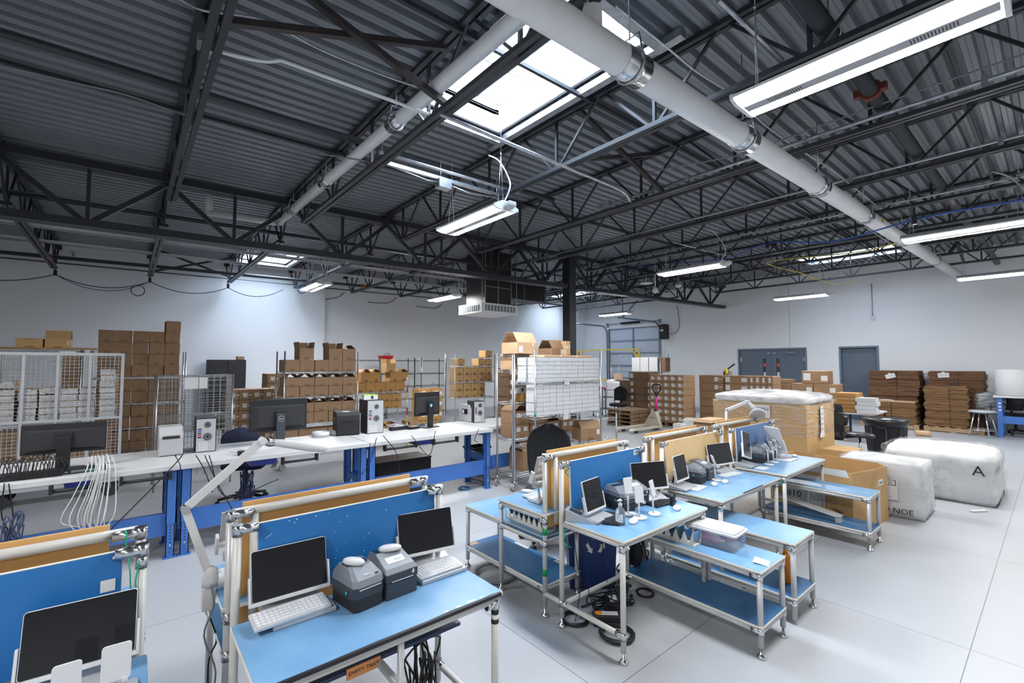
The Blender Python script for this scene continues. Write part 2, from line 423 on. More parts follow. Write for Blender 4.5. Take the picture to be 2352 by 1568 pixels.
M_DIFF = mat('milky_acrylic', (0.93, 0.95, 0.97), 0.5)
nt = M_DIFF.node_tree; b_ = nt.nodes['Principled BSDF']
tr = nt.nodes.new('ShaderNodeBsdfTransparent'); mxs = nt.nodes.new('ShaderNodeMixShader'); mxs.inputs[0].default_value = 0.18
nt.links.new(tr.outputs[0], mxs.inputs[1]); nt.links.new(b_.outputs[0], mxs.inputs[2]); nt.links.new(mxs.outputs[0], nt.nodes['Material Output'].inputs[0])
for i, (a, b, c, e) in enumerate(SKYL):
    z = roof((a + b) / 2); h = .34
    wd = struct('window_%d' % (i + 1), MB().box(a, b, c, e, z + h, z + h + .012), M_DIFF, label=None)
    cu = MB()                                    # curb of stacked boards round the opening
    t = .035
    for k in range(4):
        z0 = z + .02 + k * .08
        cu.box(a - t, a, c - t, e + t, z0, z0 + .076).box(b, b + t, c - t, e + t, z0, z0 + .076).box(a, b, c - t, c, z0, z0 + .076).box(a, b, e, e + t, z0, z0 + .076)
    struct('window_curb', cu, M_FIX, wd)
    fr = MB()                                    # angle framing under the deck
    fr.box(a - .13, a - .05, c - .3, e + .3, z - .075, z - .003).box(b + .05, b + .13, c - .3, e + .3, z - .075, z - .003)
    fr.box(a - .13, b + .13, c - .13, c - .05, z - .08, z - .004).box(a - .13, b + .13, e + .05, e + .13, z - .08, z - .004)
    struct('window_frame', fr, M_GALV, wd)
    bars = MB()
    bars.box(b - .36, b - .348, c, e, z + h - .025, z + h).box(a + .02, a + .034, c, e, z + h - .025, z + h)
    bars.box(a, b, e - .06, e - .046, z + h - .025, z + h).box(a, b, e - .62, e - .606, z + h - .025, z + h)
    struct('window_bar', bars, M_TRACK, wd)
    po = bpy.data.lights.new('skylight_portal', 'AREA'); po.shape = 'RECTANGLE'; po.size = b - a; po.size_y = e - c
    po.cycles.is_portal = True
    pobj = bpy.data.objects.new('skylight_portal', po); COL.objects.link(pobj); pobj.location = ((a + b) / 2, (c + e) / 2, z + h + .05)

# garage door
g = struct('door_1', None, None)
pan = MB(); rib = MB()
for k in range(6):
    z0 = k * GD[2] / 6; pan.box(XW + .06, XW + .10, GD[0], GD[1], z0 + .006, z0 + GD[2] / 6 - .004)
    rib.box(XW + .02, XW + .06, GD[0], GD[1], z0 + GD[2] / 6 - .05, z0 + GD[2] / 6 - .02)
for y in (GD[0] + .03, (GD[0] + GD[1]) / 2, GD[1] - .03): rib.box(XW + .02, XW + .06, y - .03, y + .03, 0.02, GD[2] - .05)
struct('door_panel', pan, M_GARAGE, g); struct('door_rib', rib, M_TRACK, g)
tk = MB()
for y in (GD[0] - .04, GD[1] + .04):
    tk.tube([(XW - .05, y, 0.02), (XW - .05, y, 3.1)] + [(XW - .05 - .38 * (1 - math.cos(t * PI / 10)), y, 3.1 + .38 * math.sin(t * PI / 10)) for t in range(1, 6)] + [(XW - 2.9, y, 3.5)], .035, 6)
    tk.box(XW - .06, XW - .003, y - .06, y + .06, 3.45, 3.62)
tk.tube([(XW - .1, GD[0] - .05, 3.56), (XW - .1, GD[1] + .05, 3.56)], .016, 8)
struct('door_track', tk, M_TRACK, g)
struct('door_spring', MB().tube([(XW - .1, 11.75, 3.56), (XW - .1, 12.75, 3.56)], .05, 10), M_BLACKM, g)
hg = MB()
for y in (GD[0] - .04, GD[1] + .04): hg.bar((XW - 2.6, y, 3.5), (XW - 2.6, y, roof(15)), .03, .03).bar((XW - 2.6, y, 3.5), (XW - 1.6, y, 4.3), .03, .03)
struct('door_hanger', hg, M_TRACK, g)
op = thing('door_opener', 'black garage door opener box on the right wall beside the door track', 'opener', (XW, 10.55, 2.75))
put('housing', MB().box(-.28, -.003, -.16, .14, 0, .62, .02), M_BLACK, op)
put('front_panel', MB().box(-.30, -.281, -.10, .10, .1, .5, .005), M_BLACKM, op)
put('label', MB().box(-.302, -.3005, -.07, .07, .33, .40), M_PAPER, op); put('red_label', MB().box(-.302, -.3005, -.08, .08, .47, .495), M_RED, op)
solo('opener_conduit', MB().tube(smooth_path([(XW - .14, 10.35, 2.98), (XW - .10, 10.05, 3.0), (XW - .03, 9.92, 3.25), (XW - .02, 9.95, 3.75), (XW - .02, 10.0, 4.1)]), .013, 6), M_CABLE_G, 'thin grey conduit curving up the right wall from the opener box', 'conduit')
solo('pull_cord', MB().tube([(XW - .16, 10.5, 2.75), (XW - .16, 10.5, 1.4)], .005, 5), M_CABLE_G, 'thin cord hanging below the opener box on the right wall', 'cord')

# hinged doors
def hinged(idx, y0, y1, top, leaves):
    d = struct('door_%d' % idx, None, None)
    f = MB().box(XW - .02, XW + .14, y0, y0 + .055, 0, top).box(XW - .02, XW + .14, y1 - .055, y1, 0, top).box(XW - .02, XW + .14, y0 + .055, y1 - .055, top - .055, top)
    struct('door_frame', f, M_DOORF, d)
    rec = .03 if leaves == 2 else .11
    ww = (y1 - y0 - .11) / leaves
    for k in range(leaves):
        a = y0 + .055 + k * ww
        struct('door_leaf', MB().box(XW + rec, XW + rec + .045, a + .003, a + ww - .003, 0.01, top - .058), M_DOOR, d)
        if leaves == 2:
            c = a + ww - .22 if k == 0 else a + .22
            struct('door_lite_frame', MB().box(XW + rec - .008, XW + rec, c - .085, c + .085, 1.05, 1.95), M_DOORF, d)
            struct('door_lite', MB().box(XW + rec - .012, XW + rec - .007, c - .06, c + .06, 1.08, 1.92), M_GLASSW, d)
            struct('door_sign', MB().box(XW + rec - .015, XW + rec - .012, c - .05, c + .03, 1.62, 1.74), M_ORANGE, d)
            struct('door_notice', MB().box(XW + rec - .015, XW + rec - .012, c - .045, c + .03, 1.28, 1.43), M_PAPER, d)
            hy = a + .05 if k == 0 else a + ww - .05
            struct('door_hinge', MB().box(XW + rec - .02, XW + rec, hy - .03 - .02 * (k == 0), hy + .03, 1.8, 1.95), M_GALV, d)
            struct('door_latch', MB().box(XW + rec - .02, XW + rec, a + (.12 if k else ww - .16), a + (.04 if k else ww - .06), 2.09, 2.11), M_PAPER, d)
    if leaves == 2:
        struct('door_closer', MB().box(XW + rec - .08, XW + rec, y0 + .32, y0 + .62, 2.05, 2.15, .01), M_GREYPL, d)
        struct('door_push_bar', MB().box(XW + rec - .06, XW + rec, y1 - .75, y1 - .2, 1.12, 1.17, .01), M_BLACK, d)
        struct('door_lock', MB().box(XW + rec - .03, XW + rec, y1 - .99, y1 - .92, 1.08, 1.2, .005), M_GALV, d)
    return d
hinged(2, DD[0], DD[1], DD[2], 2)
hinged(3, SD[0], SD[1], SD[2], 1)
# ------------------------------------------------------------------ steel: joists, girders, column
JX = [0.38 + 1.66 * k for k in range(-3, 10)]
JD = 0.62                                          # joist depth
def pair(mb, p, q, w=.045, h=.042, gap=.022):
    """two angles back to back with a gap"""
    p, q = Vector(p), Vector(q); s_ = (q - p).normalized().cross(Vector((0, 0, 1))).normalized() * ((w + gap) / 2)
    mb.bar(p - s_, q - s_, w, h); mb.bar(p + s_, q + s_, w, h)
def joist(x, y0, y1, label):
    t = thing('roof_joist', label, 'joist', (x, y0, roof(x)), 0, 'roof joists')
    L = y1 - y0; zt, zb = -.03, -JD
    m = MB(); pair(m, (0, 0.04, zt), (0, L - .04, zt)); put('top_chord', m, M_STEEL, t)
    n = max(3, round(L / 1.25)); st = L / n
    m = MB(); pair(m, (0, st * .5, zb), (0, L - st * .5, zb)); put('bottom_chord', m, M_STEEL, t)
    m = MB()
    for k in range(n):
        yb = st * (k + .5)
        m.bar((0, yb, zb), (0, st * k + .04, zt), .026, .026); m.bar((0, yb + .05, zb), (0, st * (k + 1) - .04, zt), .026, .026)
        m.bar((0, yb + .02, zb), (0, yb + .02, zt), .028, .028)
    put('web', m, M_STEEL, t)
    for y in (0, L - .14): put('seat', MB().box(-.06, .06, y, y + .14, -.10, -.05), M_STEEL, t)
    return t
names = ['far left, out beyond the photo edge', 'left of the photo edge', 'at the left photo edge', 'with the galvanized conduit and junction box', 'crossing under the big skylight', 'beside the big skylight, lit blue on its lower chord',
         'with the thick white conduit along it', 'with the thinner bright conduit along it', 'meeting the girder at the column', 'second to the right of the column', 'third to the right of the column', 'fourth to the right of the column', 'last before the right wall']
for x, nm in zip(JX, names):
    joist(x, YB + .05, GY - .06, 'near dark roof joist, ' + nm)
far = ['outside the photo on the left', 'left of the blue cable hooks', 'ending at the leftmost cable hook', 'ending at the second cable hook', 'ending at the third cable hook by the lit wall', 'ending at the blue coil by the fixture',
       'left of the hanging air diffuser', 'over the hanging air diffuser', 'behind the column', 'just right of the column', 'left of the far corner skylight', 'under the far corner skylight', 'nearest the garage door']
for x, nm in zip(JX, far):
    joist(x, GY + .06, YW - .05, 'dark roof joist beyond the girder, ' + nm)
CXC = 8.75
def girder(x0, x1, label, nodes):
    t = thing('roof_girder', label, 'girder', (x0, GY, roof(x0) - .10), 0, 'roof girders')
    sl = .0185
    def P(x, z): return (x - x0, 0, z + sl * (x - x0))
    m = MB()
    for d in (-.058, .058):
        m.bar((P(x0, 0)[0], d, P(x0, -.05)[2]), (P(x1, 0)[0], d, P(x1, -.05)[2]), .1, .1)
    put('top_chord', m, M_STEEL, t)
    m = MB()
    for d in (-.058, .058):
        m.bar((0.03, d, -.83), (x1 - x0 - .03, d, -.83 + sl * (x1 - x0)), .1, .1)
    put('bottom_chord', m, M_STEEL, t)
    xs = [x0 + .05] + [x for x in nodes if x0 + .4 < x < x1 - .4] + [x1 - .05]
    for a, b in zip(xs, xs[1:]):
        c = (a + b) / 2
        put('diagonal', MB().bar(P(a, -.1), P(c - .05, -.78), .06, .06), M_STEEL, t); put('diagonal', MB().bar(P(c + .05, -.78), P(b, -.1), .06, .06), M_STEEL, t)
        put('vertical', MB().bar(P(c, -.1), P(c, -.8), .04, .04), M_STEEL, t)
girder(XB, CXC - .14, 'deep dark steel truss girder from the left photo edge to the column', JX)
girder(CXC + .14, XW, 'deep dark steel truss girder from the column to the right wall', JX)
col = thing('support_column', 'dark square steel column in the middle of the hall', 'column', (CXC, GY, 0))
put('shaft', MB().box(-.125, .125, -.125, .125, 0.012, roof(CXC) - .1, .012), M_STEEL, col)
put('base_plate', MB().box(-.2, .2, -.2, .2, 0, .012), M_STEEL, col)
put('cap_plate', MB().box(-.22, .22, -.16, .16, roof(CXC) - .1, roof(CXC) - .06), M_STEEL, col)
# bridging lines and cross braces
def bridging(y, x0, x1, label, top=True):
    dz = -.075 if top else -JD + .06
    solo('bridging_angle', MB().bar((x0, y, roof(x0) + dz), (x1, y, roof(x1) + dz), .035, .035), M_STEEL, label, 'brace', 'bridging lines')
bridging(.55, XB, XW, 'dark bridging angle along the deck, nearest the camera')
bridging(3.05, XB, XW, 'dark bridging angle along the deck past the near skylight end')
bridging(5.9, XB, XW, 'dark bridging angle along the deck, last before the girder')
bridging(10.4, XB, XW, 'dark bridging angle along the deck, first behind the girder')
bridging(12.7, XB, XW, 'dark bridging angle along the deck, nearest the left wall')
def cross(xa, xb, y, label):
    t = thing('cross_brace', label, 'brace', (xa, y, roof(xa)), 0, 'cross braces')
    d = xb - xa; sl = .0185 * d
    put('brace_bar', MB().bar((0, -.03, -.05), (d, -.03, sl - JD + .02), .05, .045), M_RUST, t)
    put('brace_bar', MB().bar((0, .03, -JD + .02), (d, .03, sl - .05), .05, .045), M_RUST, t)
cl = ['between the first two joists left of the skylight', 'between the skylight edge joists', 'between the blue-lit joist and the white-conduit joist', 'two bays right of the skylight']
for k, lb in zip((3, 5), (cl[0], cl[2])):
    cross(JX[k], JX[k + 1], 3.3, 'rusty dark crossed bracing bars ' + lb)
cross(JX[3], JX[4], 13.6, 'dark crossed bracing bars by the left wall under the second skylight')
cross(JX[10], JX[11], 4.4, 'rusty dark crossed bracing bars under the far right skylight')
cross(JX[11], JX[12], 1.4, 'dark crossed bracing bars high at the right wall')

# ------------------------------------------------------------------ light fixtures
HF = 3.40
def fixture(x, y, label):
    t = thing('light_fixture', label, 'ceiling light', (x, y, HF), 0, 'hanging light fixtures')
    L = .58
    m = MB()
    out = [(-.165, .0), (-.15, .012), (-.028, .030), (.028, .030), (.15, .012), (.165, .0), (.165, .02), (.06, .075), (-.06, .075), (-.165, .02)]
    v = [(x, -L, z) for x, z in out] + [(x, L, z) for x, z in out]; n = len(out)
    m._add(v, [(k, (k + 1) % n, n + (k + 1) % n, n + k) for k in range(n)] + [tuple(range(n)), tuple(reversed(range(n, 2 * n)))])
    h = put('housing', m, M_FIX, t)
    st = put('centre_strip', MB().box(-.040, .040, -L + .01, L - .01, -.022, .028), M_STRIP, t)
    sl = MB()
    for c in (-.34, .34):
        for k in range(14): sl.box(-.022, .022, c - .09 + k * .0135, c - .086 + k * .0135, -.0235, -.0221)
    put('vent_slots', sl, M_BLACKM, st)['kind'] = 'stuff'
    for sx in (-1, 1):
        m = MB(); a = [(.0405 * sx, -.014), (.06 * sx, -.018), (.10 * sx, -.019), (.14 * sx, -.012), (.152 * sx, .004)]
        v = [(x, y, z) for y in (-L + .02, L - .02) for x, z in a]; k = len(a)
        m._add(v, [(i, i + 1, k + i + 1, k + i) if sx > 0 else (k + i, k + i + 1, i + 1, i) for i in range(k - 1)], True)
        put('lamp_tube', m, M_TUBE, t)
    for sy in (-1, 1):
        m = MB(); y0, y1 = (L, L + .022) if sy > 0 else (-L - .022, -L)
        m._add([(x, y, z) for y in (y0, y1) for x, z in ((-.17, .025), (-.165, -.006), (-.10, -.022), (.10, -.022), (.165, -.006), (.17, .025), (.06, .08), (-.06, .08))],
               [tuple(range(8)), tuple(reversed(range(8, 16)))] + [(i, 8 + i, 8 + (i + 1) % 8, (i + 1) % 8) for i in range(8)])
        put('end_cap', m, M_FIX, t)
    s = put('sensor', MB().box(-.05, .05, -L - .13, -L - .024, .0, .055, .012), M_WHITE, t)
    put('sensor_lens', MB().lathe([(.036, -.016), (.04, -.006), (.04, .002)], (0, -L - .08, 0), 14), M_WHITE, s)
    up = .62; rod = roof(x) - HF
    for sy in (-1, 1):
        m = MB(); y = sy * .5
        for sx in (-1, 1): m.tube([(sx * .06, y + .03 * sx, .075), (0, y, up)], .003, 5)
        m.tube([(0, y, up), (0, y, up + .03)], .008, 6).tube([(0, y, up + .03), (0, y, rod)], .003, 5)
        put('hanging_wire', m, M_GALV, t)
    m = MB().tube(smooth_path([(.02, -L + .06, .075), (.05, -L - .02, .25), (.06, -L + .05, .42), (.03, -L + .16, .60), (0, -L + .3, .70)]), .009, 6)
    put('power_cord', m, M_CABLE_W, t)
    return t
FIX = [((3.05, .68), 'large bright twin-tube light fixture nearest the camera, upper right'), ((3.10, 4.38), 'bright twin-tube light fixture hanging in the centre, below the big skylight'),
       ((7.72, 4.18), 'twin-tube light fixture right of centre, third along from the big skylight'), ((8.14, .72), 'twin-tube light fixture at the right edge, crossing the end of the white pipe'),
       ((13.0, 4.12), 'light fixture seen edge-on above the grey double door'), ((12.7, .64), 'light fixture at the right edge nearest the right wall'),
       ((3.12, 10.4), 'twin-tube light fixture by the left wall under the blue cable coil'), ((6.22, 10.1), 'small distant light fixture left of the white air diffuser'),
       ((12.7, 9.65), 'small distant light fixture in front of the garage door')]
for i, ((x, y), lb) in enumerate(FIX):
    fixture(x, y, lb)
for i, (x, y) in enumerate([(-1.8, .7), (-1.8, 4.4), (8.1, -3.2), (-1.8, -3.2), (12.8, -3.2)]):  # fixtures out of view, added to light the near part of the hall
    fixture(x, y, 'unseen twin-tube light fixture added for extra light, %s of five' % ORD[i + 1])

# ------------------------------------------------------------------ white insulated pipes
def clampring(t, p, d, r, rod_top):
    p, d = Vector(p), Vector(d).normalized()
    put('metal_sleeve', MB().tube([p - d * .12, p + d * .12], r + .006, 20), M_CHROME, t)
    m = MB(); a = d.cross(Vector((0, 0, 1))).normalized()
    ring = [p + a * ((r + .014) * math.cos(k * PI / 10)) + Vector((0, 0, (r + .014) * math.sin(k * PI / 10))) for k in range(-10, 11)]
    m.tube(ring, .008, 6)
    m.tube([p + a * (r + .01), p + a * (r * .75) + Vector((0, 0, r + .09)), p - a * (r * .75) + Vector((0, 0, r + .09)), p - a * (r + .01)], .008, 6)
    m.tube([p + Vector((0, 0, r + .08)), Vector((p.x, p.y, rod_top))], .006, 6)
    put('pipe_hanger', m, M_GALV, t)
p0 = at(1240, 20, Y=1.75); p1 = at(2205, 635, X=XW - .02)
t = thing('drain_pipe', 'large white insulated drain pipe running from the big skylight to the right wall', 'pipe', p0)
d = (p1 - p0)
put('pipe_body', MB().tube([-d.normalized() * 1.6, d], .098, 24), M_PVC, t)
for px, py in ((1455, 138), (1714, 310), (1884, 424), (1986, 494), (2070, 553), (2145, 600)):
    r_ = ray(px, py); k = ((r_.cross(d)).dot(Vector((p0 - EYEV)).cross(r_) * -1)) / (r_.cross(d)).length_squared
    q = d * max(0, min(1, abs(k))); clampring(t, q, d, .098, roof(q.x + p0.x) - .05 - p0.z)
q = d * .028
put('branch_pipe', MB().tube(smooth_path([q + Vector((0, 0, 0)), q + Vector((.0, 0, .14)), q + Vector((0, .0, .35)), q + Vector((0, 0, .75))]), [.09] + [.06] * 15, 16), M_PVC, t)
q = d * .44; put('warning_tag', MB().bar(q + Vector((-.05, -.0985, .0)), q + Vector((.05, -.0985, .0)), .004, .06), M_YELLOW, t)
Xs = 1.93
pts = [at(1215, 20, X=Xs), at(990, 215, X=Xs), at(760, 390, X=Xs), at(640, 510, X=Xs)]
t = thing('drain_pipe', 'slim white insulated pipe running away under the skylight to the girder', 'pipe', pts[0])
P0 = pts[0]; rel = [p - P0 for p in pts]; dd = rel[3] - rel[0]
rel = [dd * k for k in (0, .3, .6, 1.0)]
put('pipe_body', MB().tube([-dd * .25] + rel, .062, 20), M_PVC, t)
el = rel[3]
put('elbow_pipe', MB().tube([el, el + Vector((-.08, .05, 0)), el + Vector((-1.02, .12, -.02))], .058, 16), M_PVC, t)
put('riser_pipe', MB().tube([el + Vector((-.98, .12, -.02)), el + Vector((-1.02, .12, .33))], .058, 16), M_PVC, t)
for k in (.30, .62, .86, .985): clampring(t, dd * k, dd, .062, roof(Xs) - .05 - P0.z)

# black sprinkler main and branch lines
y0 = 1.0
t = thing('sprinkler_main', 'thick black sprinkler pipe with a red coupling at upper right', 'pipe', (2.4, y0, 4.12))
put('pipe_body', MB().tube([(0, 0, 0), (14.8, -.08, .22)], .062, 16), M_STEEL, t)
for q in (2.62, 9.6):
    m = MB().tube([(q - .035, -.015, .04), (q + .035, -.015, .04)], .082, 16).box(q - .03, q + .03, -.13, .11, .01, .07)
    put('red_coupling', m, mat('red_coupling_paint%d' % int(q), (.13, .022, .012), .5), t)
put('white_band', MB().tube([(1.5, -.008, .022), (1.52, -.008, .022)], .066, 16), M_PAPER, t)
put('pipe_hanger', MB().tube([(1.5, 0, .0), (1.5, 0, .35)], .006, 6).tube([(7.5, -.04, .1), (7.5, -.04, .45)], .006, 6), M_GALV, t)
def run(name, label, pts, r, m, cat='conduit', group=None, n=8, fit=None):
    p0 = Vector(pts[0]); o = thing(name, label, cat, p0, 0, group)
    put('run', MB().tube([Vector(p) - p0 for p in pts], r, n), m, o)
    if fit:
        for q in fit: q = Vector(q) - p0; put('strap', MB().box(q.x - .03, q.x + .03, q.y - .02, q.y + .02, q.z - .02, q.z + .05), M_GALV, o)
    return o
zj = lambda x: roof(x) - JD
run('sprinkler_line', 'black sprinkler branch pipe left of centre behind the girder web', [(-6, 9.1, 3.98), (8, 9.1, 4.2)], .04, M_STEEL, 'pipe', 'sprinkler lines', 10)
t = thing('sprinkler_line', 'black sprinkler branch pipe along the left wall with orange tees', 'pipe', (-6, 12.9, 3.78), 0, 'sprinkler lines')
put('pipe_body', MB().tube([(0, 0, 0), (20, 0, .35)], .04, 10), M_STEEL, t)
for q in (4.75, 11.2): put('tee_fitting', MB().tube([(q - .04, 0, .0175 * q), (q + .04, 0, .0175 * q)], .055, 10), M_ORANGE, t)
put('sprinkler_head', MB().tube([(5.1, 0, .1), (5.1, 0, .2)], .02, 8).lathe([(.03, 0), (.05, .02), (.02, .03)], (5.1, 0, .2), 10), M_GALV, t)
run('sprinkler_line', 'black sprinkler branch pipe in the upper left quarter with printed lettering', [(-6, 5.0, 4.12), (5, 4.95, 4.26)], .036, M_STEEL, 'pipe', 'sprinkler lines', 10)

# long white raceway channels behind the girder
for y, z, h, lb in ((10.3, 3.86, .06, 'long white raceway channel behind the girder, nearest of three'), (11.5, 3.86, .045, 'long white raceway channel behind the girder, middle of three'),
                    (14.1, 3.9, .03, 'thin dark channel with pale edge along the top of the left wall')):
    o = thing('raceway', lb, 'raceway', (-5, y, z), 0, 'raceways behind the girder')
    put('channel', MB().bar((0, 0, 0), (13.5, 0, .14), .05, h), M_FIX if h > .04 else M_STEEL, o)
    put('lip', MB().bar((0, -.03, -h / 2), (13.5, -.03, .14 - h / 2), .015, .012), M_GALV, o)

# unistrut rails, junction boxes and conduits near the centre light
x1, x2 = JX[4], JX[5]
o = thing('strut_rail', 'bright galvanized strut with junction box above the central fixture', 'strut', (x1 - .2, 4.72, zj(x1)))
put('rail', MB().bar((.3, 0, .05), (x2 - x1 + .35, 0, .07), .04, .04), M_GALV, o)
put('junction_box', MB().box(.95, 1.12, -.06, .06, -.06, .05, .004), M_GALV, o)
put('threaded_rod', MB().tube([(.25, 0, 0), (.25, 0, .24)], .006, 6).tube([(1.0, 0, 0), (1.0, 0, .28)], .006, 6).tube([(x2 - x1 + .2, 0, 0), (x2 - x1 + .2, 0, .26)], .006, 6), M_GALV, o)
put('wire', MB().tube([(.3, -.03, .02), (.8, -.03, -.02), (1.0, -.03, 0)], .008, 6).tube([(1.1, -.03, 0), (1.4, -.03, -.03), (1.9, -.03, .02)], .008, 6), M_GALV, o)
cz = 3.86
def cp(px, py, z=cz): return at(px, py, z=z)
o = run('conduit', 'grey conduit rising up the leftmost joist to its junction box', [at(505, -40, X=.42), at(470, 90, X=.42)], .022, M_GALV, n=10)
o = thing('junction_box', 'square galvanized junction box clamped to the joist at upper left', 'junction box', at(474, 102, X=.40))
put('box_body', MB().box(-.06, .06, -.07, .07, -.03, .04, .004), M_GALV, o); put('connector', MB().tube([(.06, 0, .0), (.11, 0, 0)], .02, 8), M_GALV, o)
pp = [at(498, 116, z=3.92), at(560, 132, z=3.93), at(612, 141, z=3.95), at(645, 138, z=3.95), at(985, 262, z=3.86)]
run('conduit', 'white conduit bending from the upper left junction box across to the skylight joist', smooth_path(pp[:4], 4) + [pp[4]], .014, M_FIX, n=8)
pp = [at(1010, 262, z=3.84), at(1285, 378, z=3.84), at(1425, 437, z=3.90), at(1448, 462, z=3.97), at(1470, 468, z=4.0)]
run('conduit', 'pale conduit crossing below the skylight and bending down to a box on the next joist', [pp[0], pp[1]] + smooth_path(pp[1:], 4)[1:], .017, M_GALV, n=8)
o = thing('junction_box', 'galvanized junction box where the pale conduit meets the joist', 'junction box', (JX[6] - .03, 4.2, zj(JX[6]) + .09))
put('box_body', MB().box(-.06, .02, -.1, .1, -.05, .05, .004), M_GALV, o)
for k, (r_, lb) in enumerate(((.022, 'thick pale conduit along the joist right of the skylight'), (.017, 'bright thin conduit along the second joist right of the skylight'), (.017, 'bright thin conduit along the third joist right of the skylight'))):
    x = JX[6 + k]
    run('conduit', lb, [(x - .06, YB + .2, zj(x) + .07), (x - .06, 4.1 if k == 0 else 7.6, zj(x) + .07)], r_, M_GALV, n=8, fit=[(x - .05, y, zj(x) + .06) for y in (.3, 1.6, 2.9)])
run('conduit', 'second strand of dark cable lying along the joist right of the skylight', [(JX[6] - .1, YB + .2, zj(JX[6]) + .14)] + sag((JX[6] - .1, -1, zj(JX[6]) + .14), (JX[6] - .1, 2.2, zj(JX[6]) + .12), -.03) + [(JX[6] - .4, 3.4, zj(JX[6]) + .2)], .008, M_CABLE_G)
run('flex_conduit', 'thin armoured cable running along the upper left of the deck to the skylight', smooth_path([at(400, -10, z=4.2), at(470, 25, z=4.2), at(600, 45, z=4.2), at(745, 118, z=4.18), at(900, 180, z=4.1), at(1010, 215, z=4.0)], 6), .009, M_GALV, 'cable')
run('flex_conduit', 'thin dark cable draped over the upper left sprinkler pipe', smooth_path([at(0, 150, z=4.05), at(170, 190, z=4.05), at(290, 218, z=4.1), at(420, 262, z=4.05), at(560, 300, z=4.12), at(700, 345, z=4.05), at(850, 372, z=4.0)], 6), .008, M_CABLE_G, 'cable')
run('strut_rail', 'galvanized strut crossing just past the end of the big skylight', [(x1 - .1, 4.45, zj(x1) + .02), (x2 + .15, 4.45, zj(x2) + .02)], .018, M_GALV, 'strut')
run('conduit', 'short bright conduit over the near right fixture', [at(1650, 0, z=3.95), at(1797, 138, z=3.95)], .014, M_GALV)
run('conduit', 'white cable with yellow tags along the right of the drain pipe', smooth_path([at(1415, 15, z=4.25), at(1545, 120, z=4.25), at(1600, 165, z=4.25), at(1665, 205, z=4.3)], 5) + smooth_path([at(1760, 290, z=4.3), at(1830, 340, z=4.3), at(1910, 390, z=4.35), at(2010, 470, z=4.4)], 5), .008, M_CABLE_W, 'cable')
run('conduit', 'short bright conduit right of the drain pipe', [(9.4, 2.0, 4.02), (11.6, 2.0, 4.05)], .012, M_GALV)
run('conduit', 'short bright conduit above the third fixture', [(7.9, 4.6, 4.02), (10.1, 4.5, 4.05)], .012, M_GALV)
# blue and yellow data cables slung between joists
def hook(p, lb):
    o = thing('cable_hook', lb, 'cable hook', p, 0, 'cable hooks')
    put('hook', MB().box(-.03, .03, -.02, .02, -.14, -.02).tube([(0, 0, -.02), (0, 0, .08)], .01, 6), M_BLACK, o)
zz = 3.86
hk = [(-1.28, 14.35), (.38, 14.35), (2.04, 14.35)]
for (x, y), lb in zip(hk, ('leftmost black cable hook on a joist end by the left wall', 'second black cable hook on a joist end by the left wall', 'third black cable hook by the lit part of the left wall')):
    hook((x, y, zj(x)), lb)
cb = []
for a, b in zip([(-3.2, 14.35)] + hk, hk + [(3.3, 13.9)]):
    cb += sag((a[0], a[1], zj(a[0]) - .12), (b[0], b[1], zj(b[0]) - .12), .22, 10)
run('data_cable', 'dark blue data cables looping along the top of the left wall', cb, .010, M_CABLE_N, 'cable')
run('data_cable', 'second dark cable drooping lower beside the wall cables', sag((-1.28, 14.3, zj(-1.28) - .12), (.38, 14.3, zj(.38) - .12), .30), .007, M_CABLE_N, 'cable')
def coil(c, r, lb, m, rr=.006, turns=3, ax='y', name='cable_coil'):
    pts = []
    for k in range(turns * 16 + 1):
        a = 2 * PI * k / 16; q = r * (1 + .05 * math.sin(k * .9))
        pts.append((c[0] + q * math.cos(a), c[1] + .012 * math.sin(k * .5), c[2] + q * math.sin(a)) if ax == 'y' else (c[0] + q * math.cos(a), c[1] + q * math.sin(a), c[2] + rr + .012 * abs(math.sin(k * .23))))
    return solo(name, MB().tube(pts, rr, 5), m, lb, 'cable')
coil((.16, 14.35, zj(.3) - .36), .13, 'blue cable loop hanging at the second hook on the left wall', M_CABLE_N)
coil((3.70, 13.6, zj(3.7) - .12), .11, 'bright blue cable coil hanging by the left wall light fixture', M_CABLE_B, .008)
bl = [at(2352, 458, X=6.8), at(2110, 502, X=7.6), at(1910, 555, X=8.6), at(1765, 558, X=9.0), at(1660, 595, X=10.0), at(1510, 608, X=10.6), at(1390, 632, X=11.0)]
run('data_cable', 'bright blue data cable swagged across the right half of the ceiling', smooth_path(bl, 6), .011, M_CABLE_B, 'cable')
yl = [at(2060, 558, X=9.2), at(1960, 580, X=10.0), at(1768, 600, X=11.6), at(1790, 615, X=12.0), at(1830, 624, X=12.3), at(1880, 642, X=12.8), at(1930, 653, X=13.3), at(1975, 640, X=13.8)]
run('data_cable', 'yellow cable strung below the far right skylight', smooth_path(yl, 6), .011, M_CABLE_Y, 'cable')
for k, (px, py, X) in enumerate(((2100, 490, 7.6), (1762, 552, 9.0), (1514, 605, 10.6))):
    hook(at(px, py, X=X), 'small black hook carrying the blue cable, %s from the right' % ORD[k + 1])
for k, pts in enumerate(([(748, 688), (775, 683), (792, 672)], [(845, 694), (890, 696), (912, 684)], [(955, 703), (1000, 708), (1015, 698)], [(1050, 712), (1080, 710), (1092, 705)])):
    run('loose_cable', 'loose dark cable end dangling along the left wall top, %s from the left' % ORD[k + 1], smooth_path([at(a, b, Y=14.73 if a < 745 else 14.88) for a, b in pts], 5), .012, M_CABLE_G, 'cable')
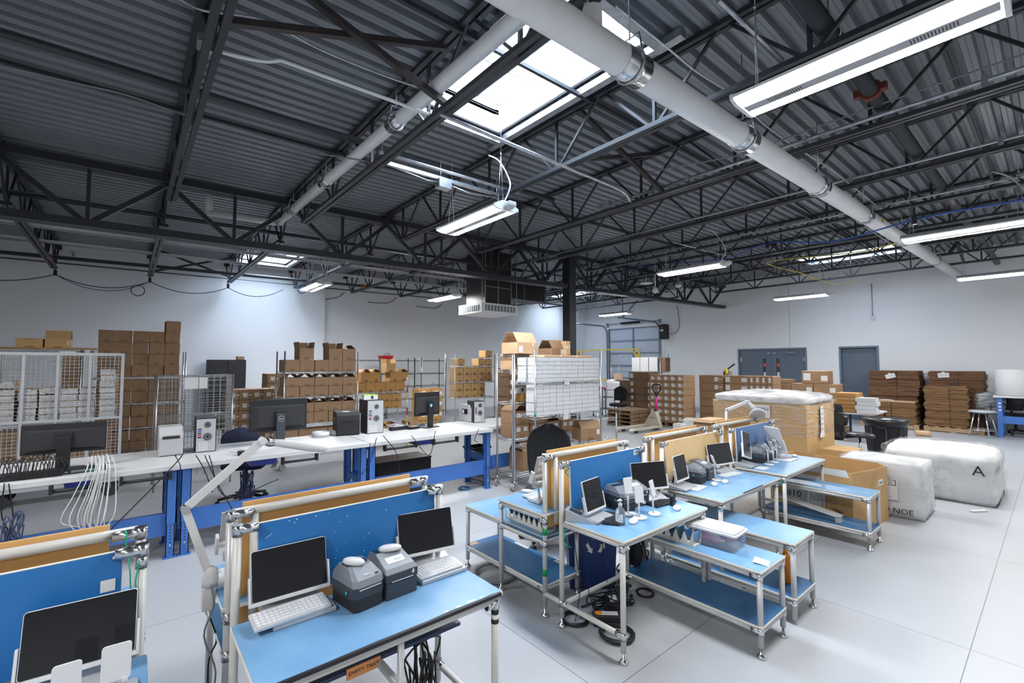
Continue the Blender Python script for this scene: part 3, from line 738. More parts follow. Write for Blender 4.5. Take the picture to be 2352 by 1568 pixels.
# outlet drop on the right wall
o = thing('outlet_box', 'small white outlet box at the end of a conduit down the right wall', 'outlet box', at(2005, 730, X=XW))
put('box_body', MB().box(-.05, -.003, -.06, .06, -.06, .06, .006), M_WHITE, o)
put('drop_conduit', MB().tube([(-.02, 0, .06), (-.02, 0, 1.05)], .014, 8), M_GALV, o)
for px, py, lb in ((1484, 655, 'flat white wireless antenna disc under the ceiling beside the column'), ):
    o = thing('wireless_antenna', lb, 'antenna', at(px, py - 6, X=10.2))
    put('disc', MB().lathe([(.02, -.05), (.16, -.03), (.16, -.01), (.05, .02)], (0, 0, 0), 20), M_WHITE, o)
    put('stem', MB().tube([(0, 0, 0), (0, 0, .2)], .02, 8), M_GALV, o)
o = thing('ceiling_camera', 'white dome camera hanging on a thin rod beside the column', 'camera', at(1505, 665, X=10.4))
put('dome', MB().lathe([(.02, -.1), (.07, -.07), (.08, -.02), (.05, .05)], (0, 0, 0), 16), M_WHITE, o); put('rod', MB().tube([(0, 0, .05), (0, 0, .75)], .012, 6), M_WHITE, o)
o = thing('ceiling_camera', 'white bracket camera on the far girder bay', 'camera', at(1558, 656, X=11.5))
put('dome', MB().lathe([(.02, -.06), (.08, -.03), (.09, .02), (.06, .05)], (0, 0, 0), 16), M_WHITE, o); put('bracket', MB().box(-.02, .02, -.02, .02, .05, .3), M_GALV, o)

# air handling: black duct and white diffuser box
dx0, dx1, dy0, dy1 = 6.42, 7.55, 8.75, 9.75
o = thing('air_diffuser', 'white square air diffuser hanging below a black duct in the centre', 'air diffuser', (dx0, dy0, 2.95))
put('diffuser_box', MB().box(0, 1.13, 0, 1.0, 0, .24, .01), M_FIX, o)
for nm, bx in (('grille', [(.1, 1.03, -.006, -.001, .05, .19)]), ('grille', [(-.006, -.001, .1, .9, .05, .19)])):
    g_ = MB(); b_ = bx[0]; g_.box(*b_); gp = put(nm, g_, M_GREYPL, o)
    fin = MB()
    for k in range(9):
        if b_[1] > .5: x = .14 + k * .1; fin.box(x, x + .02, -.014, -.006, .055, .185)
        else: y = .14 + k * .088; fin.box(-.014, -.006, y, y + .02, .055, .185)
    put('grille_fin', fin, M_FIX, gp)
put('hanging_rod', MB().tube([(.02, .02, .24), (.02, .02, 1.5)], .006, 6).tube([(1.1, .02, .24), (1.1, .02, 1.5)], .006, 6), M_GALV, o)
o = thing('air_duct', 'black square air duct dropping to the white diffuser', 'duct', (dx0 + .12, dy0 + .1, 3.20))
put('drop', MB().box(.05, .88, 0, .8, 0, 1.3), M_DUCT, o); put('side_branch', MB().box(.88, 2.2, .1, .75, .2, .78), M_DUCT, o)
sm = MB()
for z in (.4, .9): sm.box(.046, .884, -.004, 0, z, z + .012)
for x in (.05, .45, .87): sm.box(x - .008, x + .008, -.005, 0, 0, 1.3)
for x in (1.4, 2.15): sm.box(x, x + .012, .095, .1, .2, .78)
put('seam', sm, M_GALV, o)
# ------------------------------------------------------------------ pipe-frame workstations
TR = .0165
YF, YR = 1.66, 2.32                                  # front edge of the front tops; front of the rear tops
def leg(t, x, y, top, m=M_IVORY, foot=True, base=0.0, name='leg'):
    o = put(name, MB().tube([(x, y, base + (.06 if foot else 0)), (x, y, top)], TR, 12), m, t)
    if foot:
        put('foot', MB().lathe([(.026, base), (.028, base + .006), (.02, base + .018), (.009, base + .026), (.007, base + .062)], (x, y, 0), 12), M_CHROME, o)
    return o
def rail(t, p, q, m=M_IVORY, r=TR): return put('rail', MB().tube([p, q], r, 10), m, t)
def joint(t, p, ax, l=.05):
    """bolted chrome sleeve round a post with an arm along ax"""
    p = Vector(p); ax = Vector(ax)
    m = MB().tube([p - Vector((0, 0, .022)), p + Vector((0, 0, .022))], TR + .004, 12).tube([p, p + ax * l], TR + .003, 10)
    m.tube([p + ax * l * .6 + Vector((0, 0, 0)), p + ax * l * .6 + ax.cross(Vector((0, 0, 1))) * (TR + .01)], .006, 6)
    return put('pipe_joint', m, M_CHROME, t)
def top(t, x0, x1, y0, y1, z, m=M_BLUETOP, name='worktop', core=M_CREAM, edge=None):
    o = put(name, MB().box(x0, x1, y0, y1, z - .018, z - .002, .003), core, t)
    put('laminate', MB().prism([(x, y) for x, y in rrect(x1 - x0 - .006, y1 - y0 - .006, .012, 3, (x0 + x1) / 2, (y0 + y1) / 2)], z - .002, z), m, o)
    return o
def workstation(X0, X1, label, front=M_BLUEPANEL, px0=None, px1=None, joints=True, rear=True, panel_name='divider_panel', lean=.012):
    W = X1 - X0
    t = thing('workstation', label, 'workstation', (X0, YF, 0), 0, 'pipe frame workstations')
    top(t, -.005, W + .005, -.015, .45, .70)
    for x in (.02, W - .02):
        leg(t, x, .012, .684); leg(t, x, .50, 1.066)
        leg(t, x, .66, 1.086, M_GREYP); leg(t, x, 1.14, .672, M_GREYP)
    rail(t, (.02, .012, .662), (W - .02, .012, .662)); rail(t, (.02, .44, .662), (W - .02, .44, .662))
    for x in (.02, W - .02):
        rail(t, (x, .012, .662), (x, .50, .662)); rail(t, (x, .66, .65), (x, 1.14, .65), M_GREYP)
        rail(t, (x, .012, .15), (x, .66, .15))
        rail(t, (x, .66, .485), (x, 1.14, .485), M_GREYP)
    rail(t, (.02, .50, .14), (W - .02, .50, .14)); rail(t, (.02, 1.14, .65), (W - .02, 1.14, .65), M_GREYP)
    if rear:
        top(t, -.005, W + .005, .645, 1.155, .69, name='rear_worktop')
        top(t, 0, W, .66, 1.14, .508, name='rear_shelf', m=M_BLUESHELF)
    a = px0 - X0 if px0 else .10; b = px1 - X0 if px1 else W - .06
    yb, yt = .505, .505 + lean
    m = MB().bar(((a + b) / 2, yb + .006, .72), ((a + b) / 2, yt + .006, 1.052), .010, 1); m.v = []; m.f = []; m.sm = []
    def slab(d0, d1, z0, z1, x0, x1):
        k = lambda z: yb + (yt - yb) * (z - .72) / .34
        return MB()._add([(x0, k(z0) + d0, z0), (x1, k(z0) + d0, z0), (x1, k(z0) + d1, z0), (x0, k(z0) + d1, z0), (x0, k(z1) + d0, z1), (x1, k(z1) + d0, z1), (x1, k(z1) + d1, z1), (x0, k(z1) + d1, z1)],
                         [(3, 2, 1, 0), (4, 5, 6, 7), (0, 1, 5, 4), (1, 2, 6, 5), (2, 3, 7, 6), (3, 0, 4, 7)])
    dp = put(panel_name, slab(0, .012, .72, 1.055, a, b), M_CREAM, t)
    put('panel_face', slab(-.0015, 0, .7215, 1.0525, a + .004, b - .002), front, dp)
    put('back_board', MB().box(a - .02, b - .04, .715, .727, .56, 1.10), M_PLY, t)
    put('top_tube', MB().tube([(.03, .68, 1.07), (W - .03, .68, 1.07)], .019, 12), M_IVORY, t)
    put('stub_post', MB().tube([(a + .02, .672, .6), (a + .02, .672, 1.055)], TR, 10), M_IVORY, t)
    if joints:
        for x, s in ((.02, 1), (W - .02, -1)):
            joint(t, (x, .50, 1.048), (s, 0, 0), .075); joint(t, (x, .66, 1.066), (s, 0, 0), .085)
            joint(t, (x, .012, .645), (s, 0, 0)); joint(t, (x, 1.14, .63), (s, 0, 0)); joint(t, (x, .50, .15), (0, -1, 0)); joint(t, (x, .012, .15), (0, 1, 0))
            joint(t, (x, .66, .64), (0, 1, 0)); joint(t, (x, .66, .485), (0, 1, 0)); joint(t, (x, 1.14, .485), (0, -1, 0))
    return t
wL = workstation(-.95, .085, 'blue-topped workstation cut by the lower left photo corner', px0=-.85, px1=.012)
wM = workstation(.345, 1.325, 'blue-topped workstation in the lower left foreground with a tan board behind', px0=.440, px1=1.285)
wA = workstation(2.225, 3.20, 'blue-topped workstation in the middle with green tape on its tall post', px0=2.345, px1=3.17)
wB = workstation(3.43, 4.52, 'blue-topped workstation with the pale tan divider panel', front=M_PLYPALE, px0=3.56, px1=4.47, lean=.03)
wC = workstation(4.68, 5.78, 'farthest blue-topped workstation, with the film-covered blue divider panel', px0=4.86, px1=5.72)
# individual touches
W_ = .98
put('torn_edge', MB()._add([(x, -.0165 + dy, z) for x, dy, z in ((.05, 0, .698), (.97, 0, .698), (.97, .004, .7012), (.93, .012, .7012), (.87, .007, .7012), (.72, .012, .7012), (.6, .006, .7012), (.4, .009, .7012), (.2, .004, .7012), (.05, .004, .7012))], [tuple(range(10))]).box(.05, .975, -.018, -.0152, .684, .698), M_BLACKEDGE, wM)
random.seed(3)
ch = MB()
for k in range(26):
    x, z = random.uniform(.14, .92), random.uniform(.78, 1.04); s_ = random.uniform(.0009, .0030)
    if k < 7: z = random.uniform(1.025, 1.048); x = random.uniform(.2, .5)
    y = .505 + .012 * (z - .72) / .34 - .0022
    ch._add([(x + s_ * random.uniform(.6, 1.8) * math.cos(a), y, z + s_ * random.uniform(.5, 1.2) * math.sin(a)) for a in [i * PI / 3 for i in range(6)]], [tuple(range(6))])
ch._add([(.125, .512, .985), (.15, .512, 1.0), (.152, .512, 1.004), (.128, .512, .989)], [(0, 1, 2, 3)])
put('paint_chips', ch, M_CHIP, wM)['kind'] = 'stuff'
tp = MB()
for k in range(5):
    x, y = (.70, .76, .82, .88, .93)[k], (.004, .002, .006, .004, .09)[k]; s_ = (.006, .008, .011, .006, .004)[k]
    tp._add([(x + s_ * 2.6 * random.uniform(.6, 1.2) * math.cos(a), y + s_ * random.uniform(.5, 1) * math.sin(a), .7006) for a in [i * PI / 3 for i in range(6)]], [tuple(range(6))])
put('worn_patches', tp, M_SILVER, wM)['kind'] = 'stuff'
put('black_tape', MB().tube([(.96, .012, .60), (.96, .012, .625)], TR + .001, 12), M_INK, wM); put('black_tape', MB().tube([(.96, .012, .56), (.96, .012, .58)], TR + .001, 12), M_INK, wM)
put('lower_shelf', MB().box(.1, .9, .2, .48, .49, .505), M_NAVY, wM)
put('shelf_support', MB().tube([(.5, .012, .662), (.5, .012, .06)], TR * .8, 10).tube([(.5, .012, .48), (.5, .5, .48)], TR, 10), M_GREYP, wM)
o = put('shelf_label', MB().box(.36, .50, .192, .1985, .47, .512), mat('orange_label', (.72, .30, .10), .6), wM); lettering('EMPTY TRAY', .022, M_INK, o, (.43, .1915, .491), (PI / 2, 0, 0))
put('panel_bolt', MB().lathe([(.008, 0), (.008, .004), (.003, .007)], (0, 0, 0), 10), M_CHROME, wL, (.94, .513, 1.035), (PI / 2, 0, 0))
put('torn_sticker', MB().box(.905, .945, .5085, .5105, .925, .965), M_PAPER, wL)
put('green_wire', MB().tube(smooth_path([(.955, .665, 1.075), (.97, .64, 1.085), (.972, .63, 1.03), (.985, .60, .95), (.99, .54, .85)]), .0025, 6), M_GREENW, wL)
put('green_wire', MB().tube(smooth_path([(1.01, .485, 1.02), (1.0, .48, .95), (1.005, .482, .88), (1.0, .482, .72)]), .0025, 6), M_GREENW, wL)
put('torn_wrap', MB().tube([(1.015, .5, .985), (1.015, .5, 1.03)], TR + .002, 12), M_CHROME, wL)
for z in (.27, .545): put('green_tape', MB().tube([(.02, .66, z), (.02, .66, z + .045)], TR + .001, 12), M_GREENT, wA)
put('post_cap', MB().tube([(.02, .66, 1.086), (.02, .66, 1.096)], TR + .002, 12), M_WHITE, wA)
o = put('panel_sticker', MB().box(.85, .925, .5135, .5150, 1.0, 1.045), mat('pale_green_sticker', (.55, .68, .64), .6), wA); lettering('TD108', .02, M_GREYINK, o, (.888, .513, 1.023), (PI / 2, 0, 0))
put('green_wire', MB().tube(smooth_path([(.03, .48, .64), (.015, .47, .58), (.02, .47, .54), (.06, .45, .51)]), .003, 6).tube(smooth_path([(.05, .49, 1.05), (.06, .47, 1.02), (.05, .49, 1.0), (.07, .48, .97)]), .004, 6), M_GREENW, wA)
hl = MB()
for k in range(16):
    x, z = random.uniform(.25, .98), random.choice([random.uniform(1.02, 1.045), random.uniform(.8, 1.0)]); s_ = .004
    hl._add([(x + s_ * math.cos(a), .505 + .03 * (z - .72) / .34 - .0022, z + s_ * math.sin(a)) for a in [i * PI / 3 for i in range(6)]], [tuple(range(6))])
put('screw_holes', hl, M_INK, wB)['kind'] = 'stuff'
put('chipped_front_edge', MB().box(.35, .72, -.0175, -.0152, .694, .7008), M_BLACKEDGE, wB)
put('green_wire', MB().tube(smooth_path([(1.07, .02, .69), (1.10, -.01, .67), (1.08, -.015, .64), (1.10, 0, .62)]), .003, 6), M_GREENW, wB)
put('clear_film', MB().box(.17, 1.05, .499, .5005, .80, 1.056), M_SCREENFILM, wC)

# low side benches standing crosswise
def side_bench(x0, x1, y0, y1, zt, zl, label, legs, m=M_GREYP, join=None):
    t = thing('side_bench', label, 'bench', (x0, y0, 0), 0, 'low side benches')
    W, L = x1 - x0, y1 - y0
    top(t, 0, W, 0, L, zt, name='bench_top'); top(t, 0, W, 0, L, zl, name='lower_shelf', m=M_BLUESHELF)
    for (x, y, f) in legs: leg(t, x, y, zt - .02, m, True if f else False, 0.0 if f else .035)
    for z in (zt - .035, zl - .035):
        for x in (.018, W - .018): rail(t, (x, .018, z), (x, L - .018, z), m)
        for y in (.018, L - .018): rail(t, (.018, y, z), (W - .018, y, z), m)
        for x, s in ((.018, 1), (W - .018, -1)): joint(t, (x, .018, z), (0, 1, 0)); joint(t, (x, L - .018, z), (0, -1, 0))
    return t
b1 = side_bench(2.885, 3.255, 1.165, 2.14, .50, .185, 'low blue side bench nearest the camera, holding the clear plastic bin', [(.018, .018, 1), (.352, .018, 1), (.018, .957, 1), (.352, .957, 1), (.352, .5, 0)])
b2 = side_bench(3.42, 3.80, 1.165, 2.12, .53, .175, 'low blue side bench with the amber spray bottle on its shelf', [(.018, .018, 0), (.362, .018, 1), (.018, .937, 1), (.362, .937, 1), (.2, .42, 0)])
b3 = side_bench(5.29, 5.66, 1.16, 2.12, .49, .17, 'farthest low blue side bench, in front of the open carton', [(.018, .018, 1), (.352, .018, 1), (.018, .94, 1), (.352, .94, 1), (.34, .62, 0)])
b4 = side_bench(2.265, 2.64, 2.35, 3.32, .515, .185, 'low blue side bench behind the middle workstation, with grey cable under it', [(.018, .952, 1), (.357, .952, 1), (.357, .018, 1)])
put('shelf_label', MB().box(.335, .365, .55, .72, .186, .1868), M_PAPER, b4); put('shelf_label', MB().box(.335, .365, .12, .24, .186, .1868), M_PAPER, b4); put('brown_tag', MB().box(.02, .1, .90, .95, .186, .1868), M_CARDL, b4)

# divider racks (a row of blue upright tabs between white saw-tooth sides)
def organizer(t_loc, rz, n, label, step=.058, h=.085, dp=.12):
    t = thing('sorting_rack', label, 'sorting rack', t_loc, rz, 'blue sorting racks')
    s = MB(); L = n * step
    for y in (0, dp):
        v = [(0, y, 0), (L, y, 0)]; pts = []
        for k in range(n): x = L - k * step; pts += [(x, h), (x - .006, h), (x - step * .42, .025), (x - step * .62, .022)]
        out = [(0, 0), (L, 0)] + pts + [(0, h)]
        q = len(out); yy0, yy1 = (y - .004, y)
        s._add([(x, yy0, z) for x, z in out] + [(x, yy1, z) for x, z in out], [tuple(range(q)), tuple(reversed(range(q, 2 * q)))] + [(i, q + i, q + (i + 1) % q, (i + 1) % q) for i in range(q)])
    put('side_panel', s, M_CREAM, t)
    put('tray', MB().box(0, L, 0, dp - .004, 0, .006), M_CREAM, t)
    for k in range(n):
        x = L - k * step
        put('divider', MB()._add([(x, 0, h + .004), (x, dp, h + .004), (x - .008, dp, .03), (x - .008, 0, .03), (x - .006, 0, h + .004), (x - .006, dp, h + .004), (x - .014, dp, .03), (x - .014, 0, .03)], [(0, 1, 2, 3), (7, 6, 5, 4), (0, 4, 5, 1), (1, 5, 6, 2), (2, 6, 7, 3), (3, 7, 4, 0)]), M_BLUEPANEL if k % 2 else M_BLUETOP, t)
    return t
organizer((2.33, 2.855, .516), -PI / 2 - .02, 8, 'blue sorting rack under the rear top behind the green-taped post', .058, .085, .10)
organizer((2.93, 1.98, .501), -PI / 2, 6, 'blue sorting rack on the nearest low bench beside the plastic bin', .062, .085, .105)

# ------------------------------------------------------------------ things on the workstations
ZT = .7005
def keyboard(loc, rz, w, d, label, keys=M_KEY, body=M_ALU, rows=5, cols=15, group='keyboards', slope=.05):
    t = thing('keyboard', label, 'keyboard', loc, rz, group)
    put('base', MB().prism(rrect(w, d, .008, 3), 0, .010, .001), body, t, (0, 0, .004), (slope, 0, 0))
    k = MB(); kw, kd = (w - .02) / cols, (d - .02) / rows
    for r in range(rows):
        for c in range(cols):
            if r == 0 and 4 <= c <= 8: continue
            x0 = -w / 2 + .01 + c * kw; y0 = -d / 2 + .01 + r * kd
            k.box(x0 + .0012, x0 + kw - .0012, y0 + .0012, y0 + kd - .0012, .0101, .0125)
        if r == 0: k.box(-w / 2 + .01 + 4 * kw + .001, -w / 2 + .01 + 9 * kw - .001, -d / 2 + .0112, -d / 2 + .01 + kd - .001, .0101, .0125)
    put('keys', k, keys, t, (0, 0, .004), (slope, 0, 0))['kind'] = 'stuff'
    return t
def tablet_terminal(loc, rz, w, h, label, tilt=.24, lift=.055, roll=0.0, base=True, frame=M_WHITE, arms=True, deep=.012, basew=.22, pad=None):
    """tablet held in a white cradle on a silver wedge base; faces local -y"""
    t = thing('tablet_terminal', label, 'tablet stand', loc, rz, 'tablet terminals')
    if base:
        m = MB(); bw = basew / 2
        m._add([(-bw, -.07, 0), (bw, -.07, 0), (bw, .10, 0), (-bw, .10, 0), (-bw, -.07, .012), (bw, -.07, .012), (bw, .10, .036), (-bw, .10, .036)],
               [(3, 2, 1, 0), (4, 5, 6, 7), (0, 1, 5, 4), (1, 2, 6, 5), (2, 3, 7, 6), (3, 0, 4, 7)])
        put('base', m, M_SILVER, t)
    put('arm', MB().tube([(-.03, .08, .02), (-.02, .045, lift + h * .45)], .009, 8).tube([(.03, .08, .02), (.02, .045, lift + h * .45)], .009, 8), M_BLACK, t)
    R = Matrix.Translation((0, .0, lift)) @ Matrix.Rotation(-tilt, 4, 'X') @ Matrix.Rotation(roll, 4, 'Y')
    m = MB(); m.M = R @ Matrix.Rotation(PI / 2, 4, 'X'); m.prism(rrect(w, h, .010, 4, 0, h / 2 + .006), -deep, 0.0, .0012); tb = put('tablet', m, frame, t)
    m = MB(); m.M = R @ Matrix.Rotation(PI / 2, 4, 'X'); m.prism(rrect(w - .0045, h - .0045, .008, 3, 0, h / 2 + .006), 0.0, .0008); put('screen', m, M_SCREEN, tb)
    m = MB(); m.M = R
    m.box(-w / 2 - .006, w / 2 + .006, -.006, .022, -.008, .006, .002)
    if arms:
        for s in (-1, 1): m.box(s * (w / 2 + .006) - .004, s * (w / 2 + .006) + .004, -.004, .018, -.008, h * .52, .002)
    put('cradle', m, M_WHITE, t)
    return t
def mouse(loc, rz, label):
    m = MB(); n = 22; prof = [(1.0, .003), (1.02, .008), (.97, .014), (.80, .019), (.45, .022)]
    m._add([(.027 * r * math.cos(2 * PI * k / n) * (1 if abs(math.cos(2 * PI * k / n)) < .9 else .97), .052 * r * math.sin(2 * PI * k / n), z) for r, z in [(.96, 0)] + prof for k in range(n)],
           [(i * n + k, i * n + (k + 1) % n, (i + 1) * n + (k + 1) % n, (i + 1) * n + k) for i in range(5) for k in range(n)], True)
    m.f += [tuple(5 * n + k for k in range(n)), tuple(reversed(range(n)))]; m.sm += [True, False]
    t = thing('computer_mouse', label, 'computer mouse', loc, rz, 'white computer mice')
    put('shell', m, M_WHITE, t); put('sensor_dot', MB().lathe([(.003, .0212), (.002, .0222)], (0, -.02, 0), 8), M_GREYPL, t)
    return t
def printer(kind, loc, rz, label):
    t = thing('label_printer', label, 'label printer', loc, rz, 'desktop label printers')
    if kind == 'round':          # rounded body with a smoked window in the lid
        out = [(-.070, -.085), (-.05, -.10), (.05, -.10), (.070, -.085), (.074, .08), (.06, .10), (-.06, .10), (-.074, .08)]
        put('body', MB().prism(out, 0, .05, .004), M_BLACKM, t)
        o2 = [(x * 1.03, y * 1.02) for x, y in out]; put('front_shell', MB().prism(o2, .05, .098, .003), M_CHARCOAL, t)
        m = MB(); a = [(x * 1.03, y * 1.02) for x, y in out]
        v = [(x, y, .098) for x, y in a] + [(x * .96, y * .93 + .006, .122) for x, y in a] + [(x * .74, y * .5 + .03, .152) for x, y in a]
        m._add(v, [(r * 8 + k, r * 8 + (k + 1) % 8, (r + 1) * 8 + (k + 1) % 8, (r + 1) * 8 + k) for r in (0, 1) for k in range(8)] + [tuple(16 + k for k in range(8))])
        lid = put('lid', m, M_GREYPL, t)
        put('smoked_window', MB()._add([(-.052, -.046, .1385), (.052, -.046, .1385), (.048, .02, .156), (-.048, .02, .156), (-.05, .07, .150), (.05, .07, .150)], [(0, 1, 2, 3), (3, 2, 5, 4)]), M_SMOKE, lid)
        put('led', MB().lathe([(.007, 0), (.007, .003), (.003, .005)], (0, 0, 0), 10), M_TEAL, t, (-.0765, -.045, .072), (0, -PI / 2, 0))
        put('paper_slot', MB().box(-.05, .05, -.1045, -.1025, .088, .091), M_PAPER, t)
        lettering('ZEBRA', .012, M_PAPER, lid, (.0, -.072, .1315), (.5, 0, 0))
        put('button', MB().box(.035, .05, -.082, -.072, .127, .13), M_CHARCOAL, lid)
    else:                        # flat-fronted body with a sloped grey panel
        out = [(-.078, -.10), (.078, -.10), (.078, .10), (-.078, .10)]
        put('body', MB().box(-.075, .075, -.10, .105, 0, .072, .005), M_CHARCOAL, t)
        put('front_shell', MB().box(-.077, .077, -.102, .10, .072, .108, .004), M_CHARCOAL, t)
        m = MB()._add([(-.077, -.10, .108), (.077, -.10, .108), (.077, .10, .108), (-.077, .10, .108), (-.07, -.078, .124), (.07, -.078, .124), (.064, .03, .158), (-.064, .03, .158), (.06, .095, .150), (-.06, .095, .150)],
                      [(0, 1, 5, 4), (4, 5, 6, 7), (7, 6, 8, 9), (1, 2, 8, 6, 5), (3, 0, 4, 7, 9), (2, 3, 9, 8)])
        lid = put('lid', m, M_GREYPL, t)
        put('smoked_window', MB()._add([(-.06, .032, .1595), (.06, .032, .1595), (.056, .09, .152), (-.056, .09, .152)], [(0, 1, 2, 3)]), M_SMOKE, lid)
        pn = put('button_panel', MB()._add([(-.042, -.05, .1335), (.042, -.05, .1335), (.042, -.012, .1455), (-.042, -.012, .1455)], [(0, 1, 2, 3)]), mat('lit_button_panel', (.62, .66, .70), .4), lid)
        put('button', MB().box(-.005, .03, -.036, -.026, .1385, .1415).lathe([(.005, .137), (.005, .140)], (-.028, -.032, 0), 10), M_WHITE, pn)
        put('paper_slot', MB().box(-.052, .052, -.1045, -.1015, .074, .0765), M_PAPER, t)
        put('yellow_latch', MB().box(-.081, -.076, -.06, -.03, .085, .102), M_YELLOW, t)
        put('front_emblem', MB()._add([(.045, -.1035, .088), (.053, -.1035, .086), (.058, -.1035, .094), (.056, -.1035, .102), (.05, -.1035, .106), (.047, -.1035, .098)], [tuple(range(6))]), M_PAPER, t)
    return t
def phone_stand(loc, rz, label, h=.135, tilt=.30, w=.068, ph=.105):
    t = thing('phone_stand', label, 'phone stand', loc, rz, 'white phone stands')
    put('base', MB().prism(ellipse(.050, .040, 24), 0, .011, .003), M_WHITE, t)
    put('stem', MB().tube([(0, .008, .010), (0, .012, h)], .0065, 10), M_WHITE, t)
    put('hinge', MB().tube([(-.013, .012, h), (.013, .012, h)], .012, 12), M_WHITE, t)
    m = MB(); m.M = Matrix.Translation((0, 0, h - .012)) @ Matrix.Rotation(-tilt, 4, 'X')
    b = MB(); b.M = m.M @ Matrix.Rotation(PI / 2, 4, 'X'); b.prism(rrect(w, ph, .009, 4, 0, ph / 2), -.004, .003, .001)
    put('plate', b, M_WHITE, t)
    for s in (-1, 1): m.box(s * w * .32 - .006, s * w * .32 + .006, -.026, .0, -.006, .002, .001).box(s * w * .32 - .006, s * w * .32 + .006, -.026, -.021, -.006, .012, .001)
    put('lip', m, M_WHITE, t)
    return t
def trackpad(loc, rz, w, d, label, m=M_ALU):
    t = thing('slim_keyboard', label, 'keyboard', loc, rz, 'slim white keyboards')
    put('base', MB().prism(rrect(w, d, .008, 3), 0, .006, .001), m, t)
    put('key_area', MB().prism(rrect(w - .014, d - .014, .004, 3), .006, .0072), M_WHITE, t)
    return t

# workstation at lower left foreground
tablet_terminal((.56, 2.10, ZT + .005), -.03, .295, .195, 'tablet with black screen, left of the two printers on the lower left workstation', .26, .050)
keyboard((.537, 2.015, ZT + .022), .02, .285, .115, 'white keyboard in front of the left tablet on the lower left workstation', slope=.10)
put('keyboard_base', MB().box(-.10, .14, -.06, .06, 0, .02, .004), M_SILVER, None, (.56, 2.02, ZT)); bpy.context.scene.objects['keyboard_base'].name = 'tablet_dock'
tag(bpy.context.scene.objects['tablet_dock'], 'silver dock wedge under the left white keyboard', 'dock')
printer('round', (.798, 1.985, ZT), .13, 'rounded label printer with smoked lid, left one on the lower left workstation')
printer('flat', (.957, 1.995, ZT), .05, 'square label printer with a lit button panel, right one on the lower left workstation')
mouse((.785, 2.005, ZT + .1535), .6, 'white mouse resting on the rounded label printer')
mouse((.965, 2.03, ZT + .158), 1.2, 'white mouse resting on the square label printer')
tablet_terminal((1.205, 2.10, ZT + .005), -.16, .290, .195, 'tablet with black screen, right of the two printers on the lower left workstation', .26, .058)
keyboard((1.19, 1.985, ZT + .020), .02, .24, .11, 'white keyboard in front of the right tablet on the lower left workstation', slope=.08)
solo('tablet_dock', MB().box(-.125, .125, -.065, .05, 0, .018, .004), M_SILVER, 'silver dock wedge under the right white keyboard', 'dock', None, (1.20, 1.985, ZT))
# workstation cut by the left corner
tablet_terminal((-.085, 2.02, ZT + .005), -.06, .275, .19, 'large black tablet in the lower left photo corner', .30, .058)
phone_stand((-.10, 1.80, ZT), -.02, 'white phone stand at the lower left photo corner, left of two', .098, .12, .062, .10)
phone_stand((.005, 1.80, ZT), -.06, 'white phone stand at the lower left photo corner, right of two', .110, .12, .068, .10)
solo('keyboard_slab', MB().prism(rrect(.26, .10, .008), 0, .012, .001), M_SILVER, 'silver slab behind the phone stands at lower left', 'keyboard', None, (-.07, 1.90, ZT))
# middle workstation
tablet_terminal((2.405, 1.995, ZT + .005), .14, .215, .19, 'small tablet reflecting phone stands, left end of the middle workstation', .22, .055, basew=.2)
tablet_terminal((3.055, 2.01, ZT + .005), -.38, .30, .19, 'wide tablet at the right end of the middle workstation', .20, .075)
keyboard((2.475, 1.925, ZT), .62, .24, .11, 'black keyboard in front of the small tablet on the middle workstation', M_BLACKM, M_BLACK)
keyboard((3.03, 1.905, ZT), -.05, .24, .10, 'black keyboard in front of the wide tablet on the middle workstation', M_BLACKM, M_BLACK)
printer('round', (2.72, 2.045, ZT), -.2, 'charcoal label printer behind the phone stands, left of two on the middle workstation')
printer('flat', (2.885, 2.06, ZT), -.2, 'charcoal label printer behind the phone stands, right of two on the middle workstation')
phone_stand((2.635, 1.905, ZT), -.25, 'white phone stand beside the sanitizer bottle, tallest of three', .155, .16)
phone_stand((2.63, 1.815, ZT), -.35, 'white phone stand in front of the others on the middle workstation', .115, .16)
phone_stand((2.775, 1.80, ZT), .25, 'white phone stand turned aside, right of three on the middle workstation', .135, .22)
mouse((2.535, 1.80, ZT), -1.25, 'white mouse between the sanitizer bottle and the phone stands')
mouse((3.0, 1.765, ZT), -1.1, 'white mouse in front of the black marker holder')
o = thing('sanitizer_bottle', 'clear pump bottle of hand sanitizer on the middle workstation', 'bottle', (2.445, 1.835, ZT))
put('bottle', MB().lathe([(.026, 0), (.030, .004), (.030, .075), (.028, .09), (.014, .106), (.011, .112)], (0, 0, 0), 20), M_GEL, o)
put('collar', MB().lathe([(.013, .110), (.013, .128), (.007, .132), (.006, .146)], (0, 0, 0), 14), M_WHITE, o)
put('pump', MB().lathe([(.012, .146), (.013, .152), (.006, .156)], (0, 0, 0), 12).tube([(0, 0, .152), (-.035, -.005, .152)], .0045, 8), M_WHITE, o)
put('front_label', MB().tube([(0, 0, .02), (0, 0, .07)], .0304, 20, False), M_LABEL, o)
for q in o.children:
    if q.name.startswith('front_label'):
        me = q.data
        # keep only the strip of label that faces the camera side
        bm = bmesh.new(); bm.from_mesh(me); bmesh.ops.delete(bm, geom=[f for f in bm.faces if f.calc_center_median().x > -.008], context='FACES'); bm.to_mesh(me); bm.free()
o = thing('marker_holder', 'small black upright tool stand by the right tablet on the middle workstation', 'holder', (3.045, 1.825, ZT))
put('body', MB().box(-.018, .018, -.012, .012, 0, .07, .004), M_BLACK, o); put('clip', MB().box(-.014, .014, -.015, -.012, .03, .085, .002), M_BLACKM, o)
o = thing('card_reader', 'slim grey payment terminal leaning at the left end of the middle workstation', 'card reader', (2.30, 2.03, ZT), .5)
